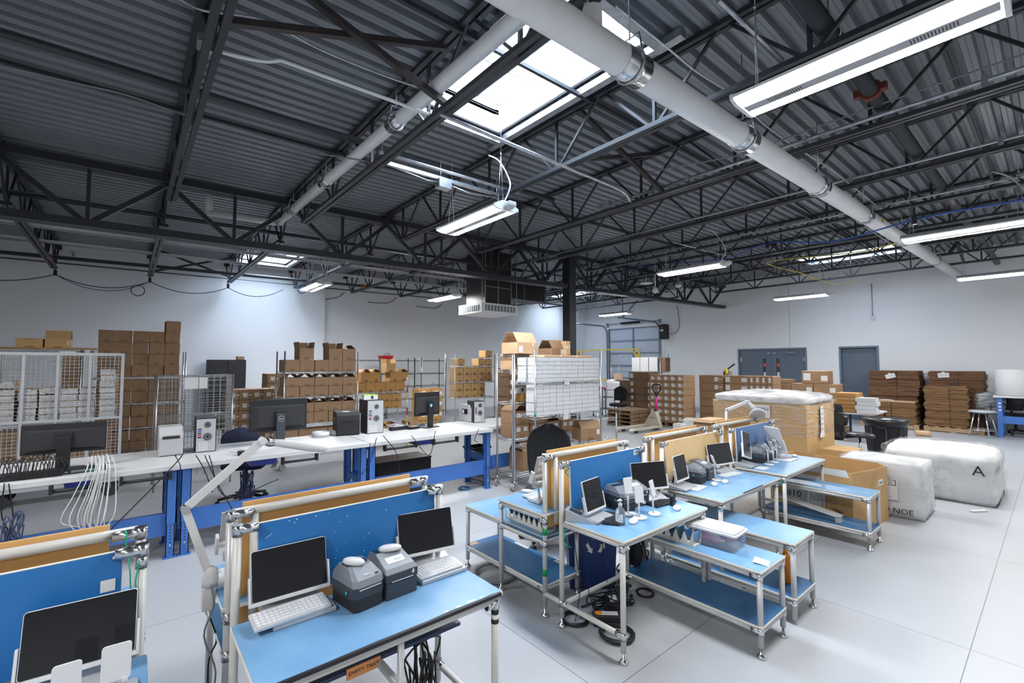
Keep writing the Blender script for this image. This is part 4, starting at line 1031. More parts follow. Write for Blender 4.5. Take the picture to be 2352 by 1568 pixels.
put('body', MB()._add([(-.04, -.10, 0), (.04, -.10, 0), (.04, .10, .0), (-.04, .10, .0), (-.04, -.10, .01), (.04, -.10, .01), (.04, .10, .075), (-.04, .10, .075)], [(3, 2, 1, 0), (4, 5, 6, 7), (0, 1, 5, 4), (1, 2, 6, 5), (2, 3, 7, 6), (3, 0, 4, 7)]), M_SILVER, o)
put('keypad', MB()._add([(-.03, .0, .0435), (.03, .0, .0435), (.03, .08, .0695), (-.03, .08, .0695)], [(0, 1, 2, 3)]), M_CHARCOAL, o)
# tan-panel workstation
tablet_terminal((3.535, 2.02, ZT + .005), .09, .205, .19, 'upright tablet left of the printers on the tan-panel workstation', .18, .065)
tablet_terminal((4.36, 2.09, ZT + .005), -.2, .33, .19, 'wide tablet right of the printers on the tan-panel workstation', .20, .062)
printer('round', (3.80, 2.085, ZT), .1, 'charcoal label printer beside the upright tablet on the tan-panel workstation')
printer('flat', (3.98, 2.10, ZT), .1, 'charcoal label printer, right one on the tan-panel workstation')
trackpad((3.625, 1.955, ZT), .1, .20, .11, 'slim white keyboard in front of the upright tablet on the tan-panel workstation')
trackpad((4.30, 1.985, ZT), -.1, .27, .10, 'slim white keyboard right of the phone stand on the tan-panel workstation')
mouse((3.83, 1.905, ZT), -1.2, 'white mouse nearest the left on the tan-panel workstation')
mouse((3.98, 1.885, ZT), -1.25, 'white mouse beside the phone stand on the tan-panel workstation')
phone_stand((3.99, 1.965, ZT), .75, 'white phone stand seen edge-on on the tan-panel workstation', .13, .35)
# far workstation
tablet_terminal((4.78, 2.03, ZT + .005), .05, .17, .245, 'tilted portrait tablet on the far workstation', .16, .085, roll=.28, basew=.2)
o = tablet_terminal((5.50, 2.00, ZT + .005), 1.15, .20, .27, 'tablet seen from behind at the right end of the far workstation', .36, .07, basew=.2)
printer('round', (5.07, 2.09, ZT), .1, 'charcoal label printer with teal light on the far workstation')
printer('flat', (5.26, 2.10, ZT), .1, 'charcoal label printer, right one on the far workstation')
for (x, y, r_), lb in zip(((5.0, 1.915, .9), (5.17, 1.93, .8), (5.33, 1.955, .95)), ('left', 'middle', 'right')):
    phone_stand((x, y, ZT), r_, 'white phone stand seen edge-on, %s of three on the far workstation' % lb, .145, .45, .06, .09)
trackpad((4.80, 1.90, ZT), 0, .14, .10, 'slim white keyboard in front of the tilted tablet on the far workstation')
trackpad((4.79, 2.06, ZT), .1, .22, .11, 'clear-wrapped grey slab under the tilted tablet on the far workstation', M_SILVER)
trackpad((5.44, 1.885, ZT), 0, .24, .11, 'slim white keyboard at the right end of the far workstation')
mouse((5.68, 1.91, ZT), -1.3, 'white mouse at the right end of the far workstation')
o = thing('display_panel', 'framed silver board standing at the right end of the far workstation', 'board', (5.60, 2.12, ZT), -.05)
put('frame', MB().box(-.02, .26, 0, .012, .0, .20, .002), M_ALU, o); put('face', MB().box(-.005, .245, -.002, 0, .015, .185), mat('mirror_film', (.45, .46, .48), .12, .9), o)
# items on the rear tops
def laptop_stand(loc, rz, label):
    t = thing('tablet_terminal', label, 'tablet stand', loc, rz, 'tablet terminals')
    R = Matrix.Translation((0, 0, .20)) @ Matrix.Rotation(.32, 4, 'X')
    m = MB(); m.M = R; m.box(-.11, .11, -.006, .004, 0, .15, .002); put('tablet_back', m, M_SILVER, t)
    m = MB(); m.M = R; m.box(-.12, .12, -.02, .012, -.025, .0, .004).box(-.126, -.112, -.02, .02, -.06, .03, .003).box(.112, .126, -.02, .02, -.06, .03, .003); put('cradle', m, M_WHITE, t)
    put('arm', MB().tube([(-.06, -.02, .01), (-.06, .02, .19)], .010, 10).tube([(.06, -.02, .01), (.06, .02, .19)], .010, 10), M_CHROME, t)
    put('hinge_cover', MB().tube([(-.09, .015, .12), (.09, .015, .12)], .022, 12), M_SILVER, t)
    put('base', MB().box(-.11, .11, -.055, .07, 0, .026, .006), M_WHITE, t)
    p = MB()
    for k in range(4): p.box(-.08 + k * .045, -.055 + k * .045, -.0565, -.055, .008, .018)
    put('port', p, M_INK, t)
    for k in (0, 1): put('sticker', MB().box(-.09, -.04, -.0085, -.0065, .03 + k * .05, .06 + k * .05), M_LABEL, t, (0, 0, .20), (.32, 0, 0))
    return t
laptop_stand((2.455, 2.545, .691), 0, 'tablet seen from behind on the rear top beside the black chair')
laptop_stand((.47, 2.56, .691), 0, 'tablet seen from behind on the rear top left of the lower left workstation')
keyboard((2.50, 2.66, .691), 0, .25, .10, 'white keyboard on the rear top beside the black chair')
mouse((2.50, 2.78, .691), .5, 'white mouse on the rear top beside the black chair')
keyboard((.50, 2.66, .691), 0, .25, .10, 'white keyboard behind the lower left workstation posts')
o = thing('document_pile', 'loose white papers on the shelf under the middle rear top', 'papers', (2.34, 2.45, .509), .2)
for k, (x, y, r_) in enumerate(((.05, .02, .1), (.12, -.02, -.2), (.0, .22, .4))): put('sheet', MB().box(x, x + .18, y, y + .13, .002 * k, .002 * k + .0012), M_PAPER, o)
put('sheet', MB().box(.05, .2, -.06, .06, .006, .007), M_CARDL, o)

# task lamps clamped to the frames
def task_lamp(base, pts, head, label, group='white task lamps'):
    t = thing('task_lamp', label, 'task lamp', base, 0, group); B = Vector(base)
    P = [Vector(p) - B for p in pts]
    put('clamp', MB().box(-.03, .02, -.025, .025, -.10, .0, .005).lathe([(.03, 0), (.034, .02), (.03, .07), (.016, .085)], (0, 0, 0), 16), M_WHITE, t)
    for a, b in zip(P, P[1:]):
        d = (b - a).normalized()
        put('arm', MB().bar(a + d * .012, b - d * .012, .024, .032), M_WHITE, t)
    for p in P[1:]: put('pivot', MB().tube([p + Vector((0, -.022, 0)), p + Vector((0, .022, 0))], .017, 14), M_CHROME if p is P[1] else M_WHITE, t)
    return t, P
t, P = task_lamp(at(482, 1345, Y=2.50), [at(485, 1330, Y=2.50), at(425, 1168, Y=2.50), at(603, 1012, Y=2.50)], None, 'large white articulated task lamp clamped to the lower left workstation')
h0 = P[-1]; B = Vector(at(482, 1345, Y=2.50)); h1 = at(752, 1031, Y=2.50) - B; d = h1 - h0
put('lamp_head', MB().tube([h0 + d * .15, h0 + d * .3, h0 + d * .7, h0 + d * .95, h0 + d], [.014, .020, .024, .018, .006], 14), M_WHITE, t)
put('head_pivot', MB().tube([h0 + d * .02, h0 + d * .16], .015, 12), M_CHROME, t)
put('power_cord', MB().tube(smooth_path([Vector((0, -.03, .02)), Vector((.01, -.04, -.08)), Vector((-.02, -.03, -.2)), Vector((.03, -.02, -.38)), Vector((.0, 0, -.55))]), .004, 6), M_CABLE_G, t)
base = at(1668, 984, Y=2.40)
t, P = task_lamp(base, [base, at(1668, 942, Y=2.42), at(1717, 922, Y=2.38)], None, 'white magnifier task lamp on the far workstation')
B = Vector(base); h0 = P[-1]; c = at(1740, 952, Y=2.30) - B
out = []
m = MB(); m.M = Matrix.Translation(c) @ Matrix.Rotation(.6, 4, 'Y') @ Matrix.Rotation(-.55, 4, 'X')
m.prism([(.115 * math.cos(a), .085 * math.sin(a)) for a in [k * PI / 12 for k in range(24)]], -.012, .014, .006)
put('lamp_head', m, M_WHITE, t); put('head_neck', MB().tube([h0, c + Vector((-.05, 0, .05))], [.02, .035], 12), M_WHITE, t)

# clear plastic bin on the nearest bench
o = thing('plastic_bin', 'clear plastic bin with white lid holding pink and blue pouches', 'bin', (3.125, 1.55, .5005), .06)
m = MB(); a, b, a2, b2, hh = .088, .150, .100, .165, .10
def ring(w, l, z): return [(-w, -l, z), (w, -l, z), (w, l, z), (-w, l, z)]
m._add(ring(a, b, 0) + ring(a2, b2, hh), [(3, 2, 1, 0), (0, 1, 5, 4), (1, 2, 6, 5), (2, 3, 7, 6), (3, 0, 4, 7)])
put('tub', m, M_CLEAR, o)
m = MB(); m.prism(rrect(.222, .35, .02, 4), hh - .004, hh + .012, .004); m.prism(rrect(.198, .325, .02, 4), hh + .012, hh + .022, .005); lid = put('lid', m, M_WHITE, o)
put('handwriting', MB().box(-.03, .03, -.07, .06, hh + .0222, hh + .0226), ink_mat('lid_writing', (.74, .75, .77), (.25, .12, .14), 60, 60, .46), lid)
put('product_label', MB().box(.02, .08, -.1605, -.1595, .03, .070), ink_mat('blue_bin_label', (.12, .2, .5), (.7, .72, .76), 90, 110, .42), o)
random.seed(5)
cols = [(.62, .18, .32), (.30, .10, .48), (.12, .22, .55), (.70, .55, .62), (.62, .2, .42), (.5, .55, .7), (.66, .12, .25)]
for k in range(9):
    x, y, z = random.uniform(-.04, .04), -.10 + k * .025, random.uniform(.02, .055)
    m = MB(); m.M = Matrix.Translation((x, y, z)) @ Matrix.Rotation(random.uniform(0, 3), 4, 'Z') @ Matrix.Rotation(random.uniform(-.6, .6), 4, 'X'); m.box(-.038, .038, -.026, .026, -.008, .008, .006)
    solo('pouch', m, mat('pouch_colour_%d' % k, cols[k % 7], .5), '%s pouch inside the clear plastic bin, %s from its near end' % (('pink', 'purple', 'blue', 'pale pink', 'magenta', 'pale blue', 'crimson', 'pink', 'purple')[k], ORD[k + 1]), 'pouch', 'pouches in the bin', (3.125, 1.55, .5005), .06)
o = solo('paper_sheet', MB()._add([(-.045, -.04, 0.001), (.045, -.045, 0.001), (.05, .04, .012), (-.04, .045, .01)], [(0, 1, 2, 3)]), M_PAPER, 'curled white paper at the near end of the nearest bench', 'paper', None, (3.03, 1.22, .5), .3)
# amber bottle and green bottle on the second bench shelf
o = thing('spray_bottle', 'amber cleaner bottle standing on the second bench lower shelf', 'bottle', (3.64, 1.30, .176))
put('bottle', MB().lathe([(.034, 0), (.037, .006), (.037, .15), (.03, .18), (.014, .2), (.013, .215)], (0, 0, 0), 18), M_AMBER, o)
put('neck', MB().lathe([(.0135, .2), (.0135, .27)], (0, 0, 0), 12), mat('orange_neck', (.75, .35, .02), .4), o)
put('side_label', MB().box(.034, .0385, -.022, .022, .03, .15), ink_mat('yellow_label', (.72, .68, .06), (.5, .06, .05), 90, 90, .44), o)
o = thing('spray_bottle', 'clear bottle with a green stripe behind the amber bottle', 'bottle', (3.56, 1.55, .176))
put('bottle', MB().lathe([(.03, 0), (.033, .006), (.033, .16), (.012, .2), (.012, .23)], (0, 0, 0), 16), M_CLEAR, o)
put('green_stripe', MB().tube([(.034, -.01, .02), (.034, -.01, .19)], .006, 8), M_GREENT, o)
# silver film dispenser tray on the far bench shelf
o = thing('metal_tray', 'long angled silver tray lying on the far bench lower shelf', 'tray', (5.38, 1.55, .171), .05)
m = MB(); m.box(-.05, .05, -.14, -.09, 0, .07, .004); put('end_bracket', m, M_CHROME, o)
put('channel', MB()._add([(-.05, -.14, .07), (.05, -.14, .07), (.05, .42, .17), (-.05, .42, .17), (-.05, -.14, .05), (.05, -.14, .05), (.05, .42, .15), (-.05, .42, .15)], [(0, 1, 2, 3), (7, 6, 5, 4), (0, 4, 5, 1), (2, 6, 7, 3), (1, 5, 6, 2), (3, 7, 4, 0)]), M_ALU, o)
put('flap', MB()._add([(.05, -.14, .07), (.12, -.12, .085), (.12, -.02, .1), (.05, -.09, .08)], [(0, 1, 2, 3)]), M_BLACK, o)

# recycling bin, power bricks and cords under the middle workstation
o = thing('recycling_bin', 'navy recycling bin under the middle workstation with a white arrow emblem', 'recycling bin', (2.86, 2.44, 0), -.72)
m = MB(); m._add(ring(.17, .11, .0) + ring(.19, .13, .5), [(3, 2, 1, 0), (0, 1, 5, 4), (1, 2, 6, 5), (2, 3, 7, 6), (3, 0, 4, 7)]); put('bin_body', m, M_RECYC, o)
rp = MB()
for k in range(3):
    a = PI / 2 + k * 2 * PI / 3; c_ = (.055 * math.cos(a), .055 * math.sin(a)); tx, tz = -math.sin(a), math.cos(a)
    def q_(u, v): return (c_[0] + tx * u + math.cos(a) * v, 0, c_[1] + tz * u + math.sin(a) * v)
    rp._add([q_(-.04, -.012), q_(.012, -.012), q_(.012, -.026), q_(.046, 0), q_(.012, .024), q_(.012, .01), q_(-.03, .012)], [tuple(range(7))])
sl_ = math.atan2(.02, .5)
put('recycling_emblem', rp, M_PAPER, o, (.02, -.1265, .34), (-sl_, 0, 0))
lettering('RECYCLE', .045, M_PAPER, o, (.02, -.1305, .455), (PI / 2 - sl_, 0, 0))
def brick(loc, rz, label, s=(.09, .045, .03), m=M_BLACK, tilt=0):
    t = thing('power_adapter', label, 'power adapter', loc, rz, 'black power adapters')
    b_ = MB(); b_.box(-s[0], s[0], -s[1], s[1], 0, s[2] * 2, .006); put('case', b_, m, t)
    put('label', MB().box(-s[0] * .6, s[0] * .6, -s[1] * .6, s[1] * .6, s[2] * 2, s[2] * 2 + .0008), M_LABEL, t)
    return t
o = brick((2.50, 1.98, .0), -.75, 'black power supply with an orange dot on the floor by the cord coil', (.10, .04, .035))
put('orange_dot', MB().lathe([(.025, 0), (.024, .002)], (-.065, .0, .070), 16), mat('orange_dot_paint', (.9, .3, .02), .5), o)
brick((2.68, 2.08, .0), .9, 'black power supply leaning under the middle crossbar', (.09, .045, .035))
brick((3.02, 2.13, .19), 1.4, 'tall black adapter standing at the inner end of the nearest bench shelf', (.03, .03, .085))
solo('power_adapter', MB().box(-.03, .03, -.02, .02, -.13, .0, .004), M_BLACK, 'black adapter hanging under the lower left worktop', 'power adapter', None, (1.13, 1.98, .66))
coil((2.43, 1.86, 0), .10, 'thick black cord coiled on the floor under the middle workstation', M_CABLE_K, .011, 6, 'z', 'cord_coil')
coil((2.36, 2.15, 0), .085, 'flat coil of black cord beside the foot of the middle workstation', M_CABLE_K, .008, 5, 'z', 'cord_coil')
coil((3.02, 2.05, 0), .06, 'small coil of black cord below the nearest bench shelf', M_CABLE_K, .006, 4, 'z', 'cord_coil')
coil((2.36, 3.02, 0), .17, 'loop of grey cable on the floor under the rear side bench', M_CABLE_G, .010, 3, 'z', 'cord_coil')
random.seed(11)
def tangle(n, c, s, r, m, label, zmax=.3, name='cable_tangle'):
    mb = MB()
    for k in range(n):
        P = [(c[0] + random.uniform(-s[0], s[0]), c[1] + random.uniform(-s[1], s[1]), max(r, c[2] + random.uniform(0, zmax) * (i % 3 != 0))) for i in range(5)]
        mb.tube(smooth_path(P, 5), r, 5)
    o = solo(name, mb, m, label, 'cables'); o['kind'] = 'stuff'; return o
tangle(12, (2.72, 2.12, .005), (.22, .12), .005, M_CABLE_K, 'tangle of black cords under the middle workstation', .12)
tangle(12, (3.12, 2.22, .1), (.15, .08), .005, M_CABLE_K, 'tangle of black cords behind the nearest bench', .42)
tangle(10, (4.15, 2.2, .03), (.3, .12), .007, M_CABLE_K, 'tangle of black cords under the tan-panel workstation', .22)
tangle(9, (1.12, 1.98, .1), (.10, .06), .005, M_CABLE_K, 'tangle of black cords under the lower left worktop', .35)
brick((4.0, 2.12, .0), .3, 'black power supply on the floor under the tan-panel workstation', (.12, .06, .04))
brick((4.25, 2.14, .0), .6, 'large black adapter on the floor under the tan-panel workstation, right one', (.1, .06, .06))
for k, (pts) in enumerate(([(2.32, 2.13, .66), (2.34, 2.12, .45), (2.36, 2.1, .25), (2.33, 2.12, .02)], [(2.42, 2.13, .66), (2.44, 2.13, .4), (2.46, 2.12, .2), (2.5, 2.1, .02)], [(2.6, 2.1, .66), (2.62, 2.12, .4), (2.7, 2.15, .15), (2.65, 2.1, .02)], [(3.0, 2.16, .66), (3.0, 2.15, .5), (3.02, 2.13, .37)])):
    run('hanging_cord', 'thin black cord hanging below the middle worktop, %s from the left' % ORD[k + 1], smooth_path(pts, 6), .003, M_CABLE_K, 'cord', n=6)
run('hanging_cord', 'thin black cord hanging from the white task lamp to the floor', smooth_path([at(483, 1420, Y=2.5), at(497, 1470, Y=2.5), at(478, 1530, Y=2.5), (.34, 2.5, .02)], 6), .004, M_CABLE_K, 'cord', n=6)
# ------------------------------------------------------------------ long white-topped work benches and their equipment
ZB = .82
def bench(x0, x1, y0, label, y1=6.10, legs=True):
    t = thing('work_bench', label, 'work bench', (x0, y0, 0), 0, 'white topped blue work benches')
    W, D = x1 - x0, y1 - y0
    put('worktop', MB().box(0, W, 0, D, ZB - .045, ZB, .004), M_LAMINATE, t)
    for x in (.01, W - .085):
        for y, n in ((.05, 'front'), (.52, 'rear')):
            m = MB(); w = .075
            m.box(x, x + w, y, y + .006, .30, ZB - .045).box(x, x + .006, y, y + .05, .30, ZB - .045).box(x + w - .006, x + w, y, y + .05, .30, ZB - .045)
            o = put('leg', m, M_BENCHBLUE, t)
            m = MB(); m.box(x + .006, x + w - .006, y + .006, y + .012, .008, .34).box(x + .006, x + .012, y + .006, y + .044, .008, .34).box(x + w - .012, x + w - .006, y + .006, y + .044, .008, .34)
            f = put('leg_extension', m, M_BENCHBLUE, o)
            put('foot_plate', MB().box(x - .012, x + w + .012, y - .015, y + .065, 0, .008), M_BENCHBLUE, o)
            hs = MB()
            for k in range(9): hs.lathe([(.005, -.0005), (.005, .0006)], (0, 0, 0), 8)
            hs = MB()
            for k in range(9):
                z = .05 + k * .028; c = (x + w / 2, y + .0052, z)
                hs._add([(c[0] + .0055 * math.cos(a), c[1], c[2] + .0055 * math.sin(a)) for a in [-i * PI / 4 for i in range(8)]], [tuple(range(8))])
            put('adjustment_holes', hs, M_INK if True else M_PAPER, o)['kind'] = 'stuff'
            put('set_pin', MB().lathe([(.007, 0), (.007, .003)], (0, 0, 0), 8), M_PAPER, o, (x + w / 2, y + .004, .11), (PI / 2, 0, 0))
        put('end_crossbar', MB().box(x + .015, x + .06, .10, .52, .36, .42).box(x + .015, x + .06, .10, D - .05, ZB - .10, ZB - .045), M_BENCHBLUE, t)
    put('stretcher', MB().box(.08, W - .08, .10, .14, .19, .385), M_BENCHBLUE, t)
    return t
bench(-1.55, .395, 5.09, 'white-topped blue bench at the left edge carrying the black cable hub')
bench(.405, 2.155, 5.09, 'white-topped blue bench second from the left with two large monitors')
bench(2.165, 3.935, 5.09, 'white-topped blue bench third from the left with the black label printer')
bench(3.945, 5.6, 5.26, 'white-topped blue bench mostly hidden behind the wire rack', 6.1)
def roll_holder(x0, x1, label):
    t = thing('roll_holder', label, 'roll holder', (x0, 5.10, ZB - .045), 0, 'black roll holders')
    for x in (0, x1 - x0): put('bracket', MB().box(x - .012, x + .012, -.02, .04, -.075, 0, .004), M_BLACK, t)
    put('bar', MB().tube([(0, 0, -.055), (x1 - x0, 0, -.055)], .014, 12), M_BLACKM, t)
roll_holder(-.42, -.18, 'black roll bar under the leftmost bench end'); roll_holder(.0, .33, 'black roll bar under the white network cables')
roll_holder(1.25, 1.58, 'black roll bar under the bench below the large monitor'); roll_holder(2.35, 2.75, 'black roll bar under the third bench, left of two'); roll_holder(3.0, 3.35, 'black roll bar under the third bench, right of two')
def drawer(x, w, label, y=5.3):
    t = thing('drawer_bin', label, 'bin', (x, y, ZB - .046), 0, 'blue drawer bins under the benches')
    m = MB()._add([(-w / 2, 0, 0), (w / 2, 0, 0), (w / 2, .3, 0), (-w / 2, .3, 0), (-w * .44, .03, -.10), (w * .44, .03, -.10), (w * .44, .27, -.10), (-w * .44, .27, -.10)], [(0, 1, 2, 3), (7, 6, 5, 4), (1, 0, 4, 5), (2, 1, 5, 6), (3, 2, 6, 7), (0, 3, 7, 4)])
    put('bin_body', m, M_BINBLUE, t); put('rim', MB().box(-w * .52, w * .52, -.01, .31, -.022, -.008, .003), M_BINBLUE, t)
drawer(-.26, .22, 'blue drawer bin under the leftmost bench'); drawer(1.12, .26, 'blue drawer bin under the second bench'); drawer(3.0, .24, 'blue drawer bin under the third bench')

def monitor(px, py, Y, w, h, zc, rz, label, logo=None, curve=False, sticker=None, dot=False, tilt=0.0):
    """seen from the back; (px, py) marks the stand's foot on the bench"""
    p = at(px, py, z=ZB)
    t = thing('computer_monitor', label, 'monitor', (p.x, p.y + .10, ZB + .001), rz, 'monitors seen from the back')
    b = put('back_cover', MB().box(-w / 2, w / 2, 0, .022, zc - h / 2, zc + h / 2, .006), M_BLACK, t)
    m = MB(); a = (.46, .44) if not curve else (.48, .40)
    m._add([(-w * a[0], 0, zc - h * .42), (w * a[0], 0, zc - h * .42), (w * a[0], 0, zc + h * .30), (-w * a[0], 0, zc + h * .30), (-w * .36, -.035, zc - h * .34), (w * .36, -.035, zc - h * .34), (w * .36, -.03, zc + h * .24), (-w * .36, -.03, zc + h * .24)],
           [(4, 5, 6, 7), (0, 1, 5, 4), (1, 2, 6, 5), (2, 3, 7, 6), (3, 0, 4, 7)])
    put('back_bulge', m, M_BLACKM, b)
    put('screen', MB().box(-w / 2 + .008, w / 2 - .008, .022, .0225, zc - h / 2 + .012, zc + h / 2 - .008), M_SCREEN, t)
    put('stand_column', MB().box(-.045, .045, -.075, -.045, .012, zc + h * .06, .006), M_CHARCOAL if logo else M_BLACK, t)
    put('stand_mount', MB().box(-.05, .05, -.05, -.03, zc - .05, zc + .05, .004), M_BLACK, t)
    put('stand_base', MB().prism(rrect(.26, .20, .02, 3, 0, -.02), 0, .012, .002), M_BLACK, t)
    if logo:
        o = put('logo_disc', MB().lathe([(.028, 0), (.030, .0015), (.027, .002)], (0, 0, 0), 24), M_BLACK, t, (0, -.0755, zc - h * .10), (PI / 2, 0, 0))
        put('logo_ring', MB().tube([(.028 * math.cos(k * PI / 12), .028 * math.sin(k * PI / 12), .002) for k in range(25)], .002, 5), M_PAPER, o)
        lettering('hp', .030, M_PAPER, o, (0, .001, .0025), (0, 0, 0))
    if sticker:
        for k, c in enumerate((M_PAPER, M_PINK, M_PAPER)): put('sticker', MB().box(-w * .36, -w * .30, -.0265, -.0255, zc + h * .18 - k * .028, zc + h * .18 - k * .028 + .02), c, b)
    if dot: put('round_sticker', MB().lathe([(.022, 0), (.022, .001)], (0, 0, 0), 18), mat('pale_blue_sticker', (.25, .55, .78), .5), t, (.0, -.0755, zc - .02), (PI / 2, 0, 0))
    return t
monitor(143, 1084, 5.32, .53, .25, .27, -.05, 'wide black monitor at the left end of the white bench, seen from behind', curve=True)
monitor(645, 1022, 5.36, .60, .36, .325, .04, 'large black monitor with a round logo on its stand, centre left', logo=True, sticker=True)
monitor(990, 982, 5.40, .46, .33, .33, .20, 'black monitor with a blue dot on its stand, right end of the white benches', dot=True)

def tower(x, y, rz, label, w=.155, h=.33, d=.36, top_=False):
    t = thing('computer_tower', label, 'computer', (x, y, ZB + .001), rz, 'computer towers seen from the back')
    put('case', MB().box(-w / 2, w / 2, 0.004, d, 0, h, .006), M_BLACK, t)
    b = put('rear_panel', MB().box(-w / 2 + .008, w / 2 - .008, 0, .006, .008, h - .01), M_SILVER, t)
    for z, r in ((h * .80, .033), (h * .45, .042)):
        o = put('fan_grille', MB().lathe([(r, 0), (r, .002)], (0, 0, 0), 20), M_GREYPL, b, (.012, -.0005, z), (PI / 2, 0, 0))
        put('fan_ring', MB().tube([(r * .62 * math.cos(k * PI / 9), r * .62 * math.sin(k * PI / 9), .003) for k in range(19)], .003, 5), M_BLACK, o); put('fan_hub', MB().lathe([(r * .3, .001), (r * .3, .004)], (0, 0, 0), 14), M_BLACK, o)
    for k in range(5): put('expansion_slot', MB().box(-w * .36, w * .1, -.001, 0, .02 + k * .018, .032 + k * .018), M_ALU, b)
    for k, (z, c) in enumerate(((.66, M_BLACK), (.60, M_CABLE_B), (.54, M_BLACK), (.48, M_RED), (.42, M_BLACK))): put('port', MB().box(-w * .40, -w * .22, -.002, 0, h * z, h * z + .012), c, b)
    return t
tower(at(472, 1038, z=ZB).x, at(472, 1038, z=ZB).y, -.06, 'black computer tower with silver back beside the grey label printer', .18, .345)
tower(at(862, 995, z=ZB).x, at(862, 995, z=ZB).y, -.1, 'tall black computer tower with cables, beside the black label printer', .22, .43)
tower(4.17, 5.74, -.25, 'black computer tower behind the silver label printer', .18, .33, .3)
o = thing('product_carton', 'small white and lime carton on top of the tall computer tower', 'carton', (at(862, 995, z=ZB).x - .02, at(862, 995, z=ZB).y + .15, ZB + .432), -.1)
put('box_body', MB().box(-.09, .09, -.06, .06, 0, .065), M_WHITE, o); put('lime_band', MB().box(-.0905, .0905, -.0605, .0605, .056, .0655), mat('lime_print', (.35, .62, .04), .5), o); put('window_print', MB().box(0, .03, -.0612, -.0605, .01, .05), M_INK, o)

def big_printer(px, py, y, label, rz, side, front, face, w=.16, d=.22, h=.20, slope=.05, win=True):
    p = at(px, py, z=ZB)
    t = thing('label_printer', label, 'label printer', (p.x, p.y, ZB + .001), rz, 'industrial label printers')
    m = MB()._add([(-w / 2, 0, .008), (w / 2, 0, .008), (w / 2, d, .008), (-w / 2, d, .008), (-w / 2, 0, h - slope), (w / 2, 0, h - slope), (w / 2, slope, h), (-w / 2, slope, h), (w / 2, d, h), (-w / 2, d, h)],
                  [(3, 2, 1, 0), (0, 1, 5, 4), (4, 5, 6, 7), (7, 6, 8, 9), (2, 3, 9, 8), (1, 2, 8, 6, 5), (3, 0, 4, 7, 9)])
    b = put('body', m, side, t)
    f = put('front_door', MB().box(-w / 2 + .006, w / 2 - .006, -.008, 0, .02, h * .60, .003), front, t)
    put('label_slot', MB().box(-w * .36, w * .36, -.012, -.001, h * .615, h * .70), M_INK, b)
    if win: put('side_window', MB().box(-w / 2 - .002, -w / 2, d * .3, d * .75, h * .45, h * .75), M_SMOKE, b)
    if win: put('window_note', MB().box(-w / 2 - .003, -w / 2 - .002, d * .58, d * .72, h * .48, h * .70), face, b)
    put('rubber_foot', MB().box(-w / 2 + .01, w / 2 - .01, .01, d - .01, 0, .008), M_BLACK, t)
    return t
o = big_printer(392, 1047, 5.16, 'grey label printer with bare metal side, left part of the white benches', .0, M_ALU, M_SILVER, M_PAPER, .19, .30, .275, .07, False)
put('steel_side', MB().box(.096, .098, .02, .29, .01, .25), M_GALV, o); put('power_inlet', MB().box(.098, .102, .03, .07, .03, .06), M_INK, o)
o = big_printer(800, 1000, 5.20, 'black label printer with open dark front on the third bench', -.18, M_BLACKM, M_BLACK, M_SMOKE, .28, .32, .29, .04)
put('rear_board', MB().box(.142, .148, .01, .30, .02, .27), M_SILVER, o)
for k, z in enumerate((.04, .09, .14)): put('port', MB().box(.148, .151, .06, .12, z, z + .03), M_BLACK, o)
put('paper_note', MB().box(-.05, .03, .06, .16, .2902, .2908), M_PAPER, o)
o = big_printer(1097, 968, 5.34, 'silver label printer with a dark side window at the right bench end', .08, M_ALU, M_SILVER, M_PAPER, .26, .30, .26, .07)
# smaller things on the benches
def pt(px, py, z=ZB): return at(px, py, z=z)
p = pt(85, 1082); o = thing('charging_hub', 'long black charging hub full of cable plugs at the left bench edge', 'charging hub', (p.x - .02, 5.25, ZB + .001), 0)
put('body', MB().box(-.26, .20, -.05, .05, 0, .05, .005), M_BLACK, o)
random.seed(21)
for k in range(16):
    x = -.2 + k * .022; m = MB().tube(smooth_path([(x, 0, .05), (x + .01, -.01, .12), (x + .04, -.03, .165 + random.uniform(-.02, .02)), (x + .08, -.06, .13), (x + .09 + random.uniform(-.02, .02), -.07, .07), (x + .07, -.075, .01)], 5), .0035, 5)
    put('cable', m, M_CABLE_K, o)
p = pt(215, 1062); o = thing('network_switch', 'black network switch feeding the white cables', 'network switch', (p.x, 5.27, ZB + .001), .05)
put('case', MB().box(-.14, .10, -.04, .05, 0, .04, .003), M_BLACK, o); put('port_row', MB().box(-.12, .05, -.042, -.04, .01, .03), M_GREYPL, o); put('dial', MB().lathe([(.012, 0), (.012, .004)], (0, 0, 0), 14), M_TEAL, o, (.0, -.041, .02), (PI / 2, 0, 0))
random.seed(9)
wx = pt(240, 1065).x
for k in range(16):
    a = random.uniform(-.09, .10); b = random.uniform(-.03, .03); z1 = random.uniform(.28, .42)
    if k < 5: a -= .12
    P = [(wx + a * .4, 5.28, ZB + .045), (wx + a * .5 + .01, 5.2, ZB + .11 + random.uniform(-.02, .03)), (wx + a * .6 + .03, 5.075, ZB + .05), (wx + a * .9 + .02, 5.06, ZB - .15), (wx + a * 1.1, 5.05 + b, ZB - .33), (wx + a * .5 + b, 5.06, z1), (wx + .02 + b * .8, 5.10, .22), (wx + .04 + b, 5.12, .04)]
    run('network_cable', 'white network cable drooping in the bunch before the blue beam', smooth_path(P, 5), .004, M_CABLE_W, 'cable', 'white network cables', n=5)
p = pt(535, 1022); o = thing('power_strip', 'black power box with round sockets between the tower and the large monitor', 'power strip', (p.x, 5.22, ZB + .001), -.15)
put('case', MB().box(-.07, .07, -.03, .03, 0, .042, .004), M_BLACK, o)
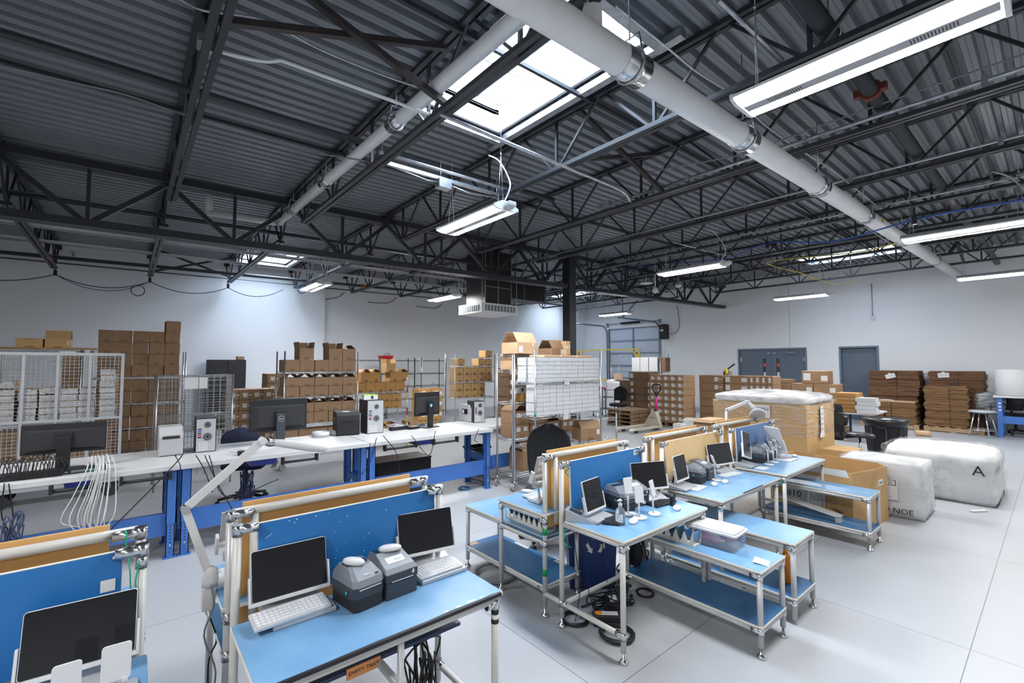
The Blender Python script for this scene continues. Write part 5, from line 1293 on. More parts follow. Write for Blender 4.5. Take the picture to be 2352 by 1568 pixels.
for k in (0, 1): put('socket', MB().lathe([(.013, 0), (.013, .003)], (0, 0, 0), 14), M_GREYPL, o, (-.02 + k * .05, -.0305, .02), (PI / 2, 0, 0))
coil((p.x - .06, 5.33, ZB + .02), .06, 'small white cable coil on the bench behind the black power box', M_CABLE_W, .004, 4, 'z')
for px, py, lb in ((733, 1000, 'large white tape roll lying on the bench left of the black printer'), (765, 993, 'second white tape roll against the black printer')):
    p = pt(px, py); m = MB(); n = 24; r1, r2 = .105, .05
    v = [(r * math.cos(2 * PI * k / n), r * math.sin(2 * PI * k / n), z) for r, z in ((r1, 0), (r1, .055), (r2, .055), (r2, 0)) for k in range(n)]
    m._add(v, [(i % 4 * n + k, i % 4 * n + (k + 1) % n, (i + 1) % 4 * n + (k + 1) % n, (i + 1) % 4 * n + k) for i in range(4) for k in range(n)], True)
    solo('tape_roll', m, M_PAPER, lb, 'tape roll', 'white tape rolls', (p.x, min(p.y, 5.95), ZB + .001))
p = pt(905, 985); tangle(7, (p.x, p.y, ZB), (.09, .06), .006, M_CABLE_W, 'heap of white plugs and cords on the bench beside the tall tower', .07)
brick((p.x + .01, p.y - .12, ZB + .001), .1, 'black power strip under the white plugs', (.13, .035, .025)); p = pt(950, 985); brick((p.x, p.y, ZB + .001), .1, 'long black adapter in front of the right monitor', (.08, .03, .018))
p = pt(943, 972); solo('cleaning_cloth', MB().lathe([(.05, 0), (.045, .018), (.02, .03), (.005, .028)], (0, 0, 0), 9, 1.2, .8), M_CLOTHB, 'crumpled pale blue cloth on the bench beside the right monitor', 'cloth', None, (p.x, min(p.y, 6.0), ZB + .001), .4)
p = pt(1010, 962); solo('paper_sheet', MB().box(-.08, .08, -.05, .05, 0, .002), M_PAPER, 'flat white paper on the bench right of the monitor stand', 'paper', None, (p.x + .05, min(p.y, 5.95), ZB + .001), .3)
p = pt(1055, 972); solo('paper_sheet', MB().box(-.05, .05, -.03, .03, 0, .002), M_PAPER, 'small crumpled paper strip left of the silver printer', 'paper', None, (p.x, p.y, ZB + .001), -.2)
# hanging cords below the benches
random.seed(31)
for k, (a, b, c) in enumerate((((470, 1045), (500, 1110), (540, 1180)), ((480, 1045), (520, 1140), (640, 1100)), ((450, 1045), (470, 1080), (488, 1130)), ((865, 1005), (850, 1060), (830, 1090)), ((880, 1000), (910, 1040), (920, 1095)), ((945, 1000), (985, 1045), (1000, 990)), ((1100, 985), (1090, 1010), (1098, 1015)), ((20, 1110), (30, 1190), (20, 1260)), ((10, 1110), (5, 1190), (45, 1250)))):
    P = [at(a[0], a[1], Y=5.06), at(b[0], b[1], Y=5.05), at(c[0], c[1], Y=5.06)]
    run('hanging_cord', 'black cord hanging below the white benches, %s of nine' % ORD[k + 1], smooth_path(P, 7), .0045, M_CABLE_K, 'cord', n=5)
run('hanging_cord', 'long black cord slanting from the grey label printer down to the blue beam', smooth_path([at(422, 1040, Y=5.12), at(405, 1062, Y=5.04), at(340, 1130, Y=5.03), at(255, 1215, Y=5.0)], 6), .005, M_CABLE_K, 'cord')
tangle(10, (-.62, 5.03, .28), (.07, .02), .005, M_CABLE_N, 'dark violet cable bundle hanging at the left photo edge', .34, 'cable_bundle')
tangle(14, (at(572, 1120, Y=5.4).x, 5.5, .22), (.07, .05), .006, M_CABLE_N, 'dark violet cable bundle hanging below the bench beside the office chair', .42, 'cable_bundle')
# under and behind the benches
o = thing('black_cabinet', 'black box standing on the floor under the third bench', 'cabinet', (2.60, 5.85, 0.0), .0)
put('box_body', MB().box(0, .80, 0, .42, .03, .40, .01), M_BLACKM, o); put('lid', MB().box(-.005, .805, -.005, .425, .385, .405, .005), M_BLACK, o); put('foot_rail', MB().box(.03, .77, .03, .39, 0, .03), M_BLACK, o)
o = thing('waste_bin', 'black waste bin under the right bench end', 'waste bin', (4.28, 5.95, 0))
m = MB()._add(ring(.12, .10, 0) + ring(.16, .14, .42), [(3, 2, 1, 0), (0, 1, 5, 4), (1, 2, 6, 5), (2, 3, 7, 6), (3, 0, 4, 7)]); put('bin_body', m, M_BLACKM, o)
put('rim', MB().box(-.17, .17, -.15, -.135, .40, .43).box(-.17, .17, .135, .15, .40, .43).box(-.17, -.155, -.135, .135, .40, .43).box(.155, .17, -.135, .135, .40, .43), M_BLACK, o)
coil((3.62, 5.33, 0), .075, 'blue network cable coiled on the floor beside the bench foot', mat('teal_blue_cable', (.02, .16, .30), .45), .007, 7, 'z')

# ------------------------------------------------------------------ office chairs
def office_chair(x, y, rz, label, fab=M_FAB, seat=.47, back=.42, arms=False, bw=.44):
    t = thing('office_chair', label, 'chair', (x, y, 0), rz, 'office chairs')
    for k in range(5):
        a = 2 * PI * k / 5 + .3; c, s = math.cos(a), math.sin(a)
        o = put('base_leg', MB().tube([(0, 0, .11), (.16 * c, .16 * s, .10), (.29 * c, .29 * s, .075)], [.026, .02, .015], 8), M_BLACK, t)
        put('caster', MB().tube([(.29 * c - .02 * s, .29 * s + .02 * c, .030), (.29 * c + .02 * s, .29 * s - .02 * c, .030)], .030, 12), M_BLACK, o)
    put('gas_lift', MB().tube([(0, 0, .1), (0, 0, seat - .06)], [.03, .022], 12), M_BLACKM, t)
    m = MB(); m.prism(rrect(bw + .04, .45, .10, 5), seat - .06, seat + .03, .03); put('seat', m, fab, t)
    m = MB(); n = 9
    rows = []
    for i in range(n):
        v = i / (n - 1); z = seat + .10 + back * v; hw = bw / 2 * (1 - .10 * (1 - v)) * (math.sqrt(max(0.02, 1 - max(0, (v - .55) / .45) ** 2.2)) if v > .55 else (.9 + .1 * min(1, v * 4)))
        rows.append((z, hw, .20 + .05 * math.sin(v * PI * .8)))
    vs = []
    for z, hw, yy_ in rows:
        for u in (-1, -.8, -.4, 0, .4, .8, 1): vs.append((hw * u, yy_ - .035 * u * u, z))
        for u in (1, .8, .4, 0, -.4, -.8, -1): vs.append((hw * u, yy_ + .055 - .05 * u * u, z))
    k = 14
    m._add(vs, [(i * k + j, i * k + (j + 1) % k, (i + 1) * k + (j + 1) % k, (i + 1) * k + j) for i in range(n - 1) for j in range(k)] + [tuple(reversed(range(k))), tuple((n - 1) * k + j for j in range(k))], True)
    put('backrest', m, fab, t)
    put('back_bracket', MB().tube([(0, .10, seat - .04), (0, .27, seat - .02), (0, .275, seat + .22)], .022, 8), M_BLACK, t)
    if arms:
        for s in (-1, 1): put('armrest', MB().tube([(s * .25, .08, seat - .02), (s * .30, .08, seat + .16), (s * .29, .1, seat + .20)], .018, 8).box(s * .29 - .035, s * .29 + .035, -.10, .16, seat + .19, seat + .22, .01), M_BLACK, t)
    return t
office_chair(at(1262, 1100, Y=3.15).x + .08, 3.22, -.72, 'black high-backed office chair behind the middle workstation', back=.54, bw=.47)
office_chair(1.18, 6.55, 2.7, 'dark navy office chair behind the benches beside the large monitor', M_FABB, .50, .36)
# ------------------------------------------------------------------ racks, cages and cartons
def caster(t, x, y, r=.055, rz=.4, m=M_WHEEL):
    c, s = math.cos(rz), math.sin(rz)
    o = put('caster', MB().tube([(x - .014 * s, y + .014 * c, r), (x + .014 * s, y - .014 * c, r)], r, 18), m, t)
    put('caster_fork', MB().tube([(x - .022 * s, y + .022 * c, r), (x - .022 * s, y + .022 * c, 2 * r + .012)], .007, 6).tube([(x + .022 * s, y - .022 * c, r), (x + .022 * s, y - .022 * c, 2 * r + .012)], .007, 6).box(x - .03, x + .03, y - .03, y + .03, 2 * r + .01, 2 * r + .018).tube([(x, y, 2 * r + .018), (x, y, 2 * r + .05)], .012, 8), M_CHROME, o)
def wire_shelf(t, w, d, z, m):
    s = MB(); r = .0035
    for zz in (0, -.028):
        s.tube([(0, 0, z + zz), (w, 0, z + zz)], r, 5).tube([(0, d, z + zz), (w, d, z + zz)], r, 5).tube([(0, 0, z + zz), (0, d, z + zz)], r, 5).tube([(w, 0, z + zz), (w, d, z + zz)], r, 5)
    n = int(w / .055)
    zig = lambda a, b, n: [tuple(Vector(a).lerp(Vector(b), k / n) + Vector((0, 0, -.028 * (k % 2)))) for k in range(n + 1)]
    for y in (0, d): s.tube(zig((0, y, z), (w, y, z), n), .003, 4)
    nd = max(4, int(d / .055))
    for x in (0, w): s.tube(zig((x, 0, z), (x, d, z), nd), .003, 4)
    o = put('shelf', s, m, t)
    g = MB(); k = int(w / .028)
    for i in range(1, k): x = i * w / k; g._add([(x - .0016, 0, z + .003), (x + .0016, 0, z + .003), (x + .0016, d, z + .003), (x - .0016, d, z + .003)], [(0, 1, 2, 3)])
    put('shelf_wires', g, m, o)['kind'] = 'stuff'
def wire_rack(x0, x1, y0, y1, zs, ztop, label, m=M_WIRE, wheels=True, posts=None, zbot=None):
    t = thing('wire_rack', label, 'wire rack', (x0, y0, 0), 0, 'wire shelving racks')
    w, d = x1 - x0, y1 - y0
    for x, y in ((0, 0), (w, 0), (w, d), (0, d)):
        o = put('post', MB().tube([(x, y, .15 if wheels else .0), (x, y, ztop)], .0125, 10), m, t)
        put('post_cap', MB().lathe([(.0135, ztop - .008), (.0135, ztop), (.008, ztop + .004)], (x, y, 0), 10), m, o)
        if wheels: caster(t, x, y)
    for z in zs: wire_shelf(t, w, d, z, m)
    return t
PROTO = {}
def carton_proto(kind, w, d, h, m, lab=None, tape=True):
    """origin at the bottom centre of the front (-y) face; lab = list of stickers on the front: (x, z, w, h, material)"""
    nm = 'handwritten_box' if lab and lab[0][4] is M_HAND else 'white_carton' if m is M_WHITE else 'labelled_carton' if lab and len(lab) == 2 and lab[1][4] is M_PAPER else {'brown_cardboard': 'brown_carton', 'dark_brown_cardboard': 'dark_carton', 'tan_cardboard': 'tan_carton', 'light_cardboard': 'tan_carton', 'ochre_cardboard': 'ochre_carton'}.get(m.name, 'carton')
    t = bpy.data.objects.new(nm, None); COL.objects.link(t); t.empty_display_size = .05
    b = MB()
    if kind == 'closed': b.box(-w / 2, w / 2, 0, d, 0, h, .007 if w > .15 else .003)
    else:
        k = .004
        b.box(-w / 2, w / 2, 0, k, 0, h).box(-w / 2, w / 2, d - k, d, 0, h).box(-w / 2, -w / 2 + k, k, d - k, 0, h).box(w / 2 - k, w / 2, k, d - k, 0, h).box(-w / 2 + k, w / 2 - k, k, d - k, 0, k)
    put('box_body', b, m, t)
    def flap(vs):
        vs = [Vector(v) for v in vs]; n_ = (vs[1] - vs[0]).cross(vs[2] - vs[0]).normalized() * .0035
        f = MB()._add(vs + [v + n_ for v in vs], [(3, 2, 1, 0), (4, 5, 6, 7), (0, 1, 5, 4), (1, 2, 6, 5), (2, 3, 7, 6), (3, 0, 4, 7)]); put('flap', f, m, t)
    if kind == 'tent':         # side flaps lean together like a roof, open end towards the front
        r = w * .30; u = w * .36
        flap([(-w / 2, 0, h), (-w / 2, d, h), (-w / 2 + u, d, h + r), (-w / 2 + u, 0, h + r)]); flap([(w / 2, d, h), (w / 2, 0, h), (w / 2 - u, 0, h + r), (w / 2 - u, d, h + r)])
    if kind == 'tentx':        # same, but with the ridge along the width
        r = d * .42; u = d * .28
        flap([(w / 2, 0, h), (-w / 2, 0, h), (-w / 2, u, h + r), (w / 2, u, h + r)]); flap([(-w / 2, d, h), (w / 2, d, h), (w / 2, d - u, h + r), (-w / 2, d - u, h + r)])
    if kind == 'up':           # flaps stand upright
        f = min(w, d) * .45
        flap([(-w / 2, 0, h), (-w / 2, d, h), (-w / 2 - .02, d, h + f), (-w / 2 - .02, 0, h + f)]); flap([(w / 2, d, h), (w / 2, 0, h), (w / 2 + .01, 0, h + f), (w / 2 + .01, d, h + f)]); flap([(-w / 2, d, h), (w / 2, d, h), (w / 2, d + .03, h + f), (-w / 2, d + .03, h + f)])
    if tape:
        put('tape', MB().box(-w * .17, w * .17, -.0012, 0, 0, h * .24), M_TAPE, t)
        if kind == 'closed': put('tape', MB().box(-w * .15, w * .15, -.0012, 0, h * .88, h), M_TAPEL, t)
    for (x, z, lw, lh, lm) in (lab or []): put('label', MB().box(x, x + lw, -.0016, 0, z, z + lh), lm, t)
    return t
def carton(key, x, y, z, label, group, rz=0.0, args=None):
    if key not in PROTO:
        o = PROTO[key] = carton_proto(*args); o.location = (x, y, z); o.rotation_euler = (0, 0, rz)
    else: o = dup(PROTO[key], (x, y, z), rz)
    tag(o, label, 'carton', group); return o
rnd = random.Random(17)
j = lambda a: rnd.uniform(-a, a)

# -- tall brown carton rack behind the cage (left)
YR0 = 10.6
z4 = [at(345, y, Y=YR0).z for y in (866, 925, 982, 1036)]
wire_rack(-.46, .86, YR0, YR0 + .5, z4 + [.2], at(425, 808, Y=YR0).z, 'tall chrome wire rack full of brown cartons behind the grey cage')
BRN = ('closed', .224, .30, .205, M_CARD)
for r in range(4):
    for c in range(5):
        carton('brown', -.27 + c * .230 + j(.006), YR0 + .02 + j(.012), z4[0] + .006 + (3 - r) * .207, 'plain brown carton stacked above the tall left rack, %s row down, %s from left' % (ORD[r + 1], ORD[c + 1]), 'brown cartons on the tall left rack', j(.03), BRN)
carton('brown', .66, YR0 + .03, z4[0] + .006 + 4 * .207, 'single brown carton on the very top of the tall left stack', 'brown cartons on the tall left rack', .05)
for s in range(3):
    hh = (z4[s] - z4[s + 1] - .035) / 2; key = 'brownl%d' % s
    for r in range(2):
        for c in range(5):
            carton(key, -.27 + c * .235 + j(.006), YR0 + .02 + j(.012), z4[s + 1] + .006 + (1 - r) * hh, 'plain brown carton on tall left rack, %s shelf down, %s layer, %s from left' % (ORD[s + 2], ('upper', 'lower')[r], ORD[c + 1]), 'brown cartons on the tall left rack', j(.03), ('closed', .228, .30, hh - .004, M_CARD))
# -- shelf with tan cartons above the cage (far left)
zt = at(100, 800, Y=9.4).z
wire_rack(-1.75, -.52, 9.4, 9.9, [.3, .9, zt - .01], at(205, 806, Y=9.4).z + .02, 'chrome wire rack behind the cage at far left')
TAN = ('closed', .26, .30, .125, M_CARDT)
for x, kd, lb in ((-1.07, 'closed', 'left'), (-.78, 'tentx', 'right')):
    carton('tanx' + kd, x, 9.45, zt, 'tan carton on top of the far left rack, %s of two' % lb, 'tan cartons at far left', 0, (kd, .27, .3, .145, M_CARDT, [(.10, .05, .02, .07, M_PAPER)] if kd != 'closed' else None))
solo('flat_carton', MB().box(-.5, .5, 0, .3, 0, .02), M_CARDO, 'flattened ochre carton lying under the two tan cartons', 'carton', None, (-.85, 9.43, zt - .022 + .02))
BO = ('closed', .20, .3, .2, M_CARD)
for k, (x, z) in enumerate(((-.62, 1.40), (-.62, 1.6), (-.62, 1.8))): carton('brownb', x, 9.42, z - .16 + .0, 'brown carton seen through the right end of the cage, %s from bottom' % ORD[k + 1], 'brown cartons seen through the cage', 0, BO)
solo('shelf_board', MB().box(-.55, -.40, 0, .05, 0, .02), M_PAPER, 'thin white board lying on the cage roof edge', 'board', None, (-.1, 8.1, 1.86))

# -- grey cage trolley with white handwritten boxes
cx0, cx1, cy0, cy1 = -1.22, -.035, 8.0, 8.62
t = thing('cage_trolley', 'grey mesh cage trolley on wheels holding white handwritten boxes', 'cage', (cx0, cy0, 0))
w_, d_ = cx1 - cx0, cy1 - cy0; zlo, zmid, zhi = .26, 1.02, 1.845
fr = MB(); s_ = .016
for x in (0, w_):
    for y in (0, d_): put('post', MB().box(x - s_, x + s_, y - s_, y + s_, zlo, zhi), M_CAGE, t)
for z in (zlo, zmid, zhi):
    for y in (0, d_): put('rail', MB().box(s_, w_ - s_, y - s_ * .9, y + s_ * .9, z - s_, z + s_), M_CAGE, t)
    for x in (0, w_): put('rail', MB().box(x - s_ * .9, x + s_ * .9, s_, d_ - s_, z - s_, z + s_), M_CAGE, t)
for k in (1, 2, 3):
    put('mullion', MB().box(w_ * k / 4 - .014 - .02, w_ * k / 4 + .014 - .02, -.014, .014, zlo + .02, zhi - .02), M_CAGE, t)
def mesh_panel(x0, x1, z0, z1, y, step, r, xaxis=True):
    g = MB(); n = int((x1 - x0) / step); q = int((z1 - z0) / step)
    P = (lambda a, z: (a, y, z)) if xaxis else (lambda a, z: (y, a, z))
    for i in range(1, n): a = x0 + (x1 - x0) * i / n; g.tube([P(a, z0), P(a, z1)], r, 4, False)
    for i in range(1, q): z = z0 + (z1 - z0) * i / q; g.tube([P(x0, z), P(x1, z)], r, 4, False)
    return g
for z0, z1 in ((zlo, zmid), (zmid, zhi)):
    put('mesh_panel', mesh_panel(0, w_, z0, z1, 0, .042, .0028), M_CAGE, t)['kind'] = 'stuff'
    for x in (0, w_): put('mesh_panel', mesh_panel(0, d_, z0, z1, x, .05, .0026, False), M_CAGE, t)['kind'] = 'stuff'
put('deck_board', MB().box(0, w_, 0, d_, zlo - .02, zlo - .005), M_CAGE, t); put('mid_shelf', MB().box(.01, w_ - .01, .01, d_ - .01, zmid - .012, zmid - .002), M_CAGE, t)
put('chassis', MB().box(-.02, w_ + .02, 0, .04, .19, .235).box(-.02, w_ + .02, d_ - .04, d_, .19, .235), M_CAGE, t)
for x, y in ((.12, .06), (w_ - .08, .06), (.12, d_ - .06), (w_ - .08, d_ - .06)): caster(t, x, y, .085, .2, M_RUBBER)
HB = ('closed', .155, .34, .075, M_CARDT, [(-.0765, .002, .153, .071, M_HAND)], False)
cols = [(-1.09, 6), (-.90, 5), (-.72, 5), (-.545, 5), (-.375, 5), (-.175, 8)]
for c, (x, n) in enumerate(cols):
    for r in range(n):
        z = zmid + .002 + r * .079
        rz = j(.07) if r < n - 1 else (.0, -.1, .12, .03, -.06, 0)[c]
        o = carton('hand', x + j(.008), cy0 + .05 + j(.01), z, 'white handwritten box in the cage, %s column from left, %s from bottom' % (ORD[c + 1], ORD[r + 1]), 'white handwritten boxes in the cage', rz * .6, HB)
        if r == n - 1 and c in (0, 2): o.rotation_euler = (0, (-.14, 0, -.18)[c], 0); o.location.z += .014
for c in range(5):
    for r in range(4): carton('cagebrown', -1.06 + c * .21, cy0 + .10, zlo - .004 + r * .165, 'brown carton low in the cage, %s from left, %s from bottom' % (ORD[c + 1], ORD[r + 1]), 'brown cartons low in the cage', j(.03), ('closed', .19, .32, .16, M_CARD))
# -- small wire cage on the floor
sx0, sx1, sy0, sy1 = .33, 1.215, 7.85, 8.4
t = thing('wire_cage', 'open zinc wire cage standing between the label printer and the large monitor', 'cage', (sx0, sy0, 0))
w_, d_ = sx1 - sx0, sy1 - sy0
for nm, g in (('front_mesh', mesh_panel(0, w_, .16, 1.56, 0, .075, .0045)), ('back_mesh', mesh_panel(0, w_, .16, 1.56, d_, .075, .004)), ('side_mesh', mesh_panel(0, d_, .16, 1.56, 0, .06, .0045, False)), ('side_mesh', mesh_panel(0, d_, .16, 1.56, w_, .06, .0045, False))):
    put(nm, g, M_WIRE, t)['kind'] = 'stuff'
for x in (0, w_):
    for y in (0, d_): put('post', MB().tube([(x, y, 0), (x, y, 1.57)], .012, 8), M_WIRE, t)
for z in (.30, .98, 1.555): wire_shelf(t, w_, d_, z, M_WIRE)
put('sign_sheet', MB().box(.30, .46, -.008, -.005, 1.37, 1.53), M_PAPER, t); put('sign_sheet', MB().box(.47, .57, -.008, -.005, 1.37, 1.53), M_PAPER, t)
# -- black cabinet by the left wall
o = thing('black_cabinet', 'black two-door cabinet by the left wall with a small brown box on top', 'cabinet', (1.62, 14.1, 0))
put('cabinet_body', MB().box(0, .86, .02, .42, 0, 1.83), M_BLACKM, o)
for x in (.005, .435): put('door', MB().box(x, x + .42, 0, .02, .05, 1.80, .004), M_BLACK, o)
carton('cabtop', 2.36, 14.15, 1.832, 'small brown box on top of the black cabinet', None, 0, ('closed', .17, .2, .09, M_CARD, None, False))
# -- label-stickered carton pallets left of the brown rack
QL = [(-.035, .05, .075, .075, M_LABEL), (.055, .08, .05, .016, M_PAPER)]
def pallet(x0, x1, y0, y1, label, m=M_WOOD, h=.12, rz=0, z=0.0, n=6, along='x'):
    t = thing('wooden_pallet', label, 'pallet', (x0, y0, z), rz, 'wooden pallets')
    w, d = x1 - x0, y1 - y0; L, Wd = (w, d) if along == 'x' else (d, w)
    B = (lambda a, b, c, e, z0, z1: MB().box(a, b, c, e, z0, z1)) if along == 'x' else (lambda a, b, c, e, z0, z1: MB().box(c, e, a, b, z0, z1))
    for k in range(3): y = (Wd - .05) * k / 2; put('stringer', B(0, L, y, y + .05, .016, h - .016), m, t)
    for k in range(n): x = (L - .09) * k / (n - 1); put('top_board', B(x, x + .09, 0, Wd, h - .016, h), m, t)
    for k in range(3): x = (L - .09) * k / 2; put('bottom_board', B(x, x + .09, 0, Wd, 0, .016), m, t)
    return t
pallet(1.36, 2.12, 9.45, 10.1, 'wooden pallet under the labelled cartons left of the brown rack')
for r in range(6):
    for c in range(4):
        carton('qlab', 1.47 + c * .19 + j(.004), 9.47 + j(.01), .122 + r * .19, 'labelled carton left of the brown rack, %s from left, %s from bottom' % (ORD[c + 1], ORD[r + 1]), 'labelled cartons left of the brown rack', j(.03), ('closed', .186, .5, .186, M_CARD, QL, False))
for r in range(8):
    for c in range(2):
        carton('qlab', 2.28 + c * .19 + j(.004), 10.25 + j(.01), .006 + r * .19, 'labelled carton in the tall narrow stack, %s from left, %s from bottom' % (ORD[c + 1], ORD[r + 1]), 'labelled cartons in the narrow stack', j(.03))
# -- brown carton rack behind the large monitor
YD = 8.1
zd = [at(650, y, Y=YD).z for y in (855, 914, 978, 1050)]
wire_rack(1.975, 3.19, YD, YD + .5, zd, at(656, 806, Y=YD).z, 'chrome wire rack of brown cartons behind the large monitor')
for c in range(5):
    carton('dtop', 2.10 + c * .236 + j(.005), YD + .03 + j(.01), zd[0] + .006, 'brown carton on the top shelf behind the large monitor, %s from left' % ORD[c + 1], 'brown cartons behind the large monitor', j(.03), ('closed', .232, .34, .20, M_CARD))
for c, kd in ((1, 'up'), (3, 'up'), (4, 'tent')):
    carton('dopen' + kd, 2.10 + c * .236 - (.01 if c == 1 else 0), YD + .04, zd[0] + .008 + .202, 'open-flapped brown carton on top of the stack behind the monitor, %s' % {1: 'left', 3: 'middle', 4: 'right'}[c], 'brown cartons behind the large monitor', 0, (kd, .228, .32, .195, M_CARD))
for r in range(2):
    hh = (zd[0] - zd[1] - .035) / 2.15
    for c in range(5):
        kd = 'tent' if r == 0 else 'closed'
        carton('dm' + kd, 2.10 + c * .238 + j(.005), YD + .03 + j(.01), zd[1] + .006 + (1 - r) * hh, 'brown carton on second shelf behind the large monitor, %s layer, %s from left' % (('upper open', 'lower')[r], ORD[c + 1]), 'brown cartons behind the large monitor', j(.03), (kd, .232, .34, hh - .004 if r else hh * .8, M_CARD))
for r in range(2):
    hh = (zd[1] - zd[2] - .035) / 2.15
    for c in range(5):
        kd = 'tent' if r == 0 else 'closed'
        carton('dl' + kd, 2.10 + c * .238 + j(.005), YD + .03 + j(.01), zd[2] + .006 + (1 - r) * hh, 'brown carton on third shelf behind the large monitor, %s layer, %s from left' % (('upper open', 'lower')[r], ORD[c + 1]), 'brown cartons behind the large monitor', j(.03), (kd, .232, .34, hh - .004 if r else hh * .8, M_CARD))
for r in range(2):
    for c in range(5): carton('dbot', 2.10 + c * .238 + j(.005), YD + .03, zd[3] + .006 + r * .205, 'brown carton on bottom shelf behind the benches, %s from left, %s layer' % (ORD[c + 1], ('lower', 'upper')[r]), 'brown cartons behind the large monitor', j(.03), ('closed', .232, .34, .2, M_CARD))
# -- ochre carton rack behind the tall tower
YC = 9.3
zc = [at(890, y, Y=YC).z for y in (900, 938, 1000)]
wire_rack(3.62, 4.78, YC, YC + .45, zc, zc[0] + .02, 'low chrome wire rack of ochre cartons behind the tall tower')
for c in range(5):
    carton('oc', 3.74 + c * .222 + j(.004), YC + .03, zc[0] + .006, 'ochre carton in the bottom row above the low rack, %s from left' % ORD[c + 1], 'ochre cartons on the low rack', j(.03), ('closed', .218, .3, .215, M_CARDO))
for c, kd in ((0, 'tent'), (1, 'tent'), (3, 'closed'), (4, 'tent')):
    carton('oc2' + kd, 3.86 + c * .215, YC + .04, zc[0] + .224, 'ochre carton in the second row above the low rack, %s from left' % ORD[c + 1], 'ochre cartons on the low rack', j(.03), (kd, .218, .3, .20, M_CARDO))
carton('oc3', 4.42, YC + .05, zc[0] + .426 + .0, 'topmost tan carton with raised flaps above the low rack', 'ochre cartons on the low rack', 0, ('up', .21, .28, .19, M_CARDT))
for r in range(2):
    for c in range(3): carton('oc4', 4.1 + c * .225, YC + .03, zc[1] + .006 + r * .16, 'ochre carton on the middle shelf of the low rack, %s from left, %s layer' % (ORD[c + 1], ('lower', 'upper')[r]), 'ochre cartons on the low rack', j(.03), ('closed', .218, .3, .155, M_CARDO))
for c in range(4): carton('oc5', 3.75 + c * .235, YC + .03, zc[2] + .006, 'open ochre carton on the lowest shelf of the low rack, %s from left' % ORD[c + 1], 'ochre cartons on the low rack', j(.03), ('tent', .225, .3, .20, M_CARDO))
o = thing('striped_pole', 'slim pole striped red and yellow beside the right monitor', 'pole', (at(935, 960, Y=8.9).x, 8.9, 0))
for k in range(9): put('stripe', MB().tube([(0, 0, k * .16), (0, 0, k * .16 + .16)], .014, 10), (M_YELLOW, M_RED, M_PAPER)[k % 3], o)
# -- black racks along the left wall
for k, (a, b) in enumerate(((5.2, 6.25), (6.3, 7.25), (7.5, 8.45))):
    t = wire_rack(a, b, 13.6, 14.05, [at(900, y, Y=13.6).z for y in (985, 950, 918, 888, 858, 827)], at(900, 822, Y=13.6).z, 'black wire rack against the left wall, %s from the left' % ORD[k + 1], M_BLACKM, False)
zz_ = at(900, 827, Y=13.6).z
o = thing('parts_bin', 'red plastic parts bin on top of the black wall racks', 'bin', (6.33, 13.68, zz_ + .006)); put('bin_body', MB()._add(ring(.16, .12, 0) + ring(.2, .16, .14), [(3, 2, 1, 0), (0, 1, 5, 4), (1, 2, 6, 5), (2, 3, 7, 6), (3, 0, 4, 7)]), M_RED, o, (0, .12, 0)); put('contents', MB().lathe([(.12, .10), (.1, .19), (.03, .23)], (.05, .12, 0), 9), M_SILVER, o)
solo('plastic_bag', MB().lathe([(.14, 0), (.16, .05), (.1, .13), (.03, .15)], (0, 0, 0), 9, 1.3, .8), M_SCREENFILM, 'clump of clear plastic on top of the black wall racks', 'bag', None, (6.9, 13.85, zz_ + .006))
solo('paper_streamer', MB()._add([(-.12, 0, .1), (.02, -.02, .13), (.1, -.04, .02), (.11, -.05, -.4), (.02, -.05, -.38), (0, -.03, .0)], [(0, 1, 2, 5), (5, 2, 3, 4)]), M_PAPER, 'white paper strip hanging off the black wall racks', 'paper', None, (7.45, 13.63, zz_ - .02))
for k, (x, z) in enumerate(((6.6, 3), (6.9, 3), (7.9, 2), (6.8, 1), (8.1, 3))): solo('metal_bracket', MB().box(-.12, .12, 0, .05, 0, .03).box(-.1, -.08, 0, .04, .03, .08), M_GALV, 'loose metal bracket lying on the black wall racks, %s' % ('far left', 'left', 'right', 'low left', 'far right')[k], 'bracket', 'brackets on the black racks', (x, 13.7, at(900, (985, 950, 918, 888)[z], Y=13.6).z + .006))
pallet(6.1, 7.0, 11.6, 12.2, 'pale pallet under the labelled cartons by the black racks')
for r in range(3):
    for c in range(2): carton('blkq', 6.52 + c * .40, 11.62, .122 + r * .30, 'labelled ochre carton on the pallet by the black racks, %s from left, %s up' % (ORD[c + 1], ORD[r + 1]), 'labelled cartons by the black racks', 0, ('closed', .38, .4, .29, M_CARDO, [(-.08, .1, .12, .13, M_LABEL), (.09, .1, .08, .1, M_LABEL)], False))
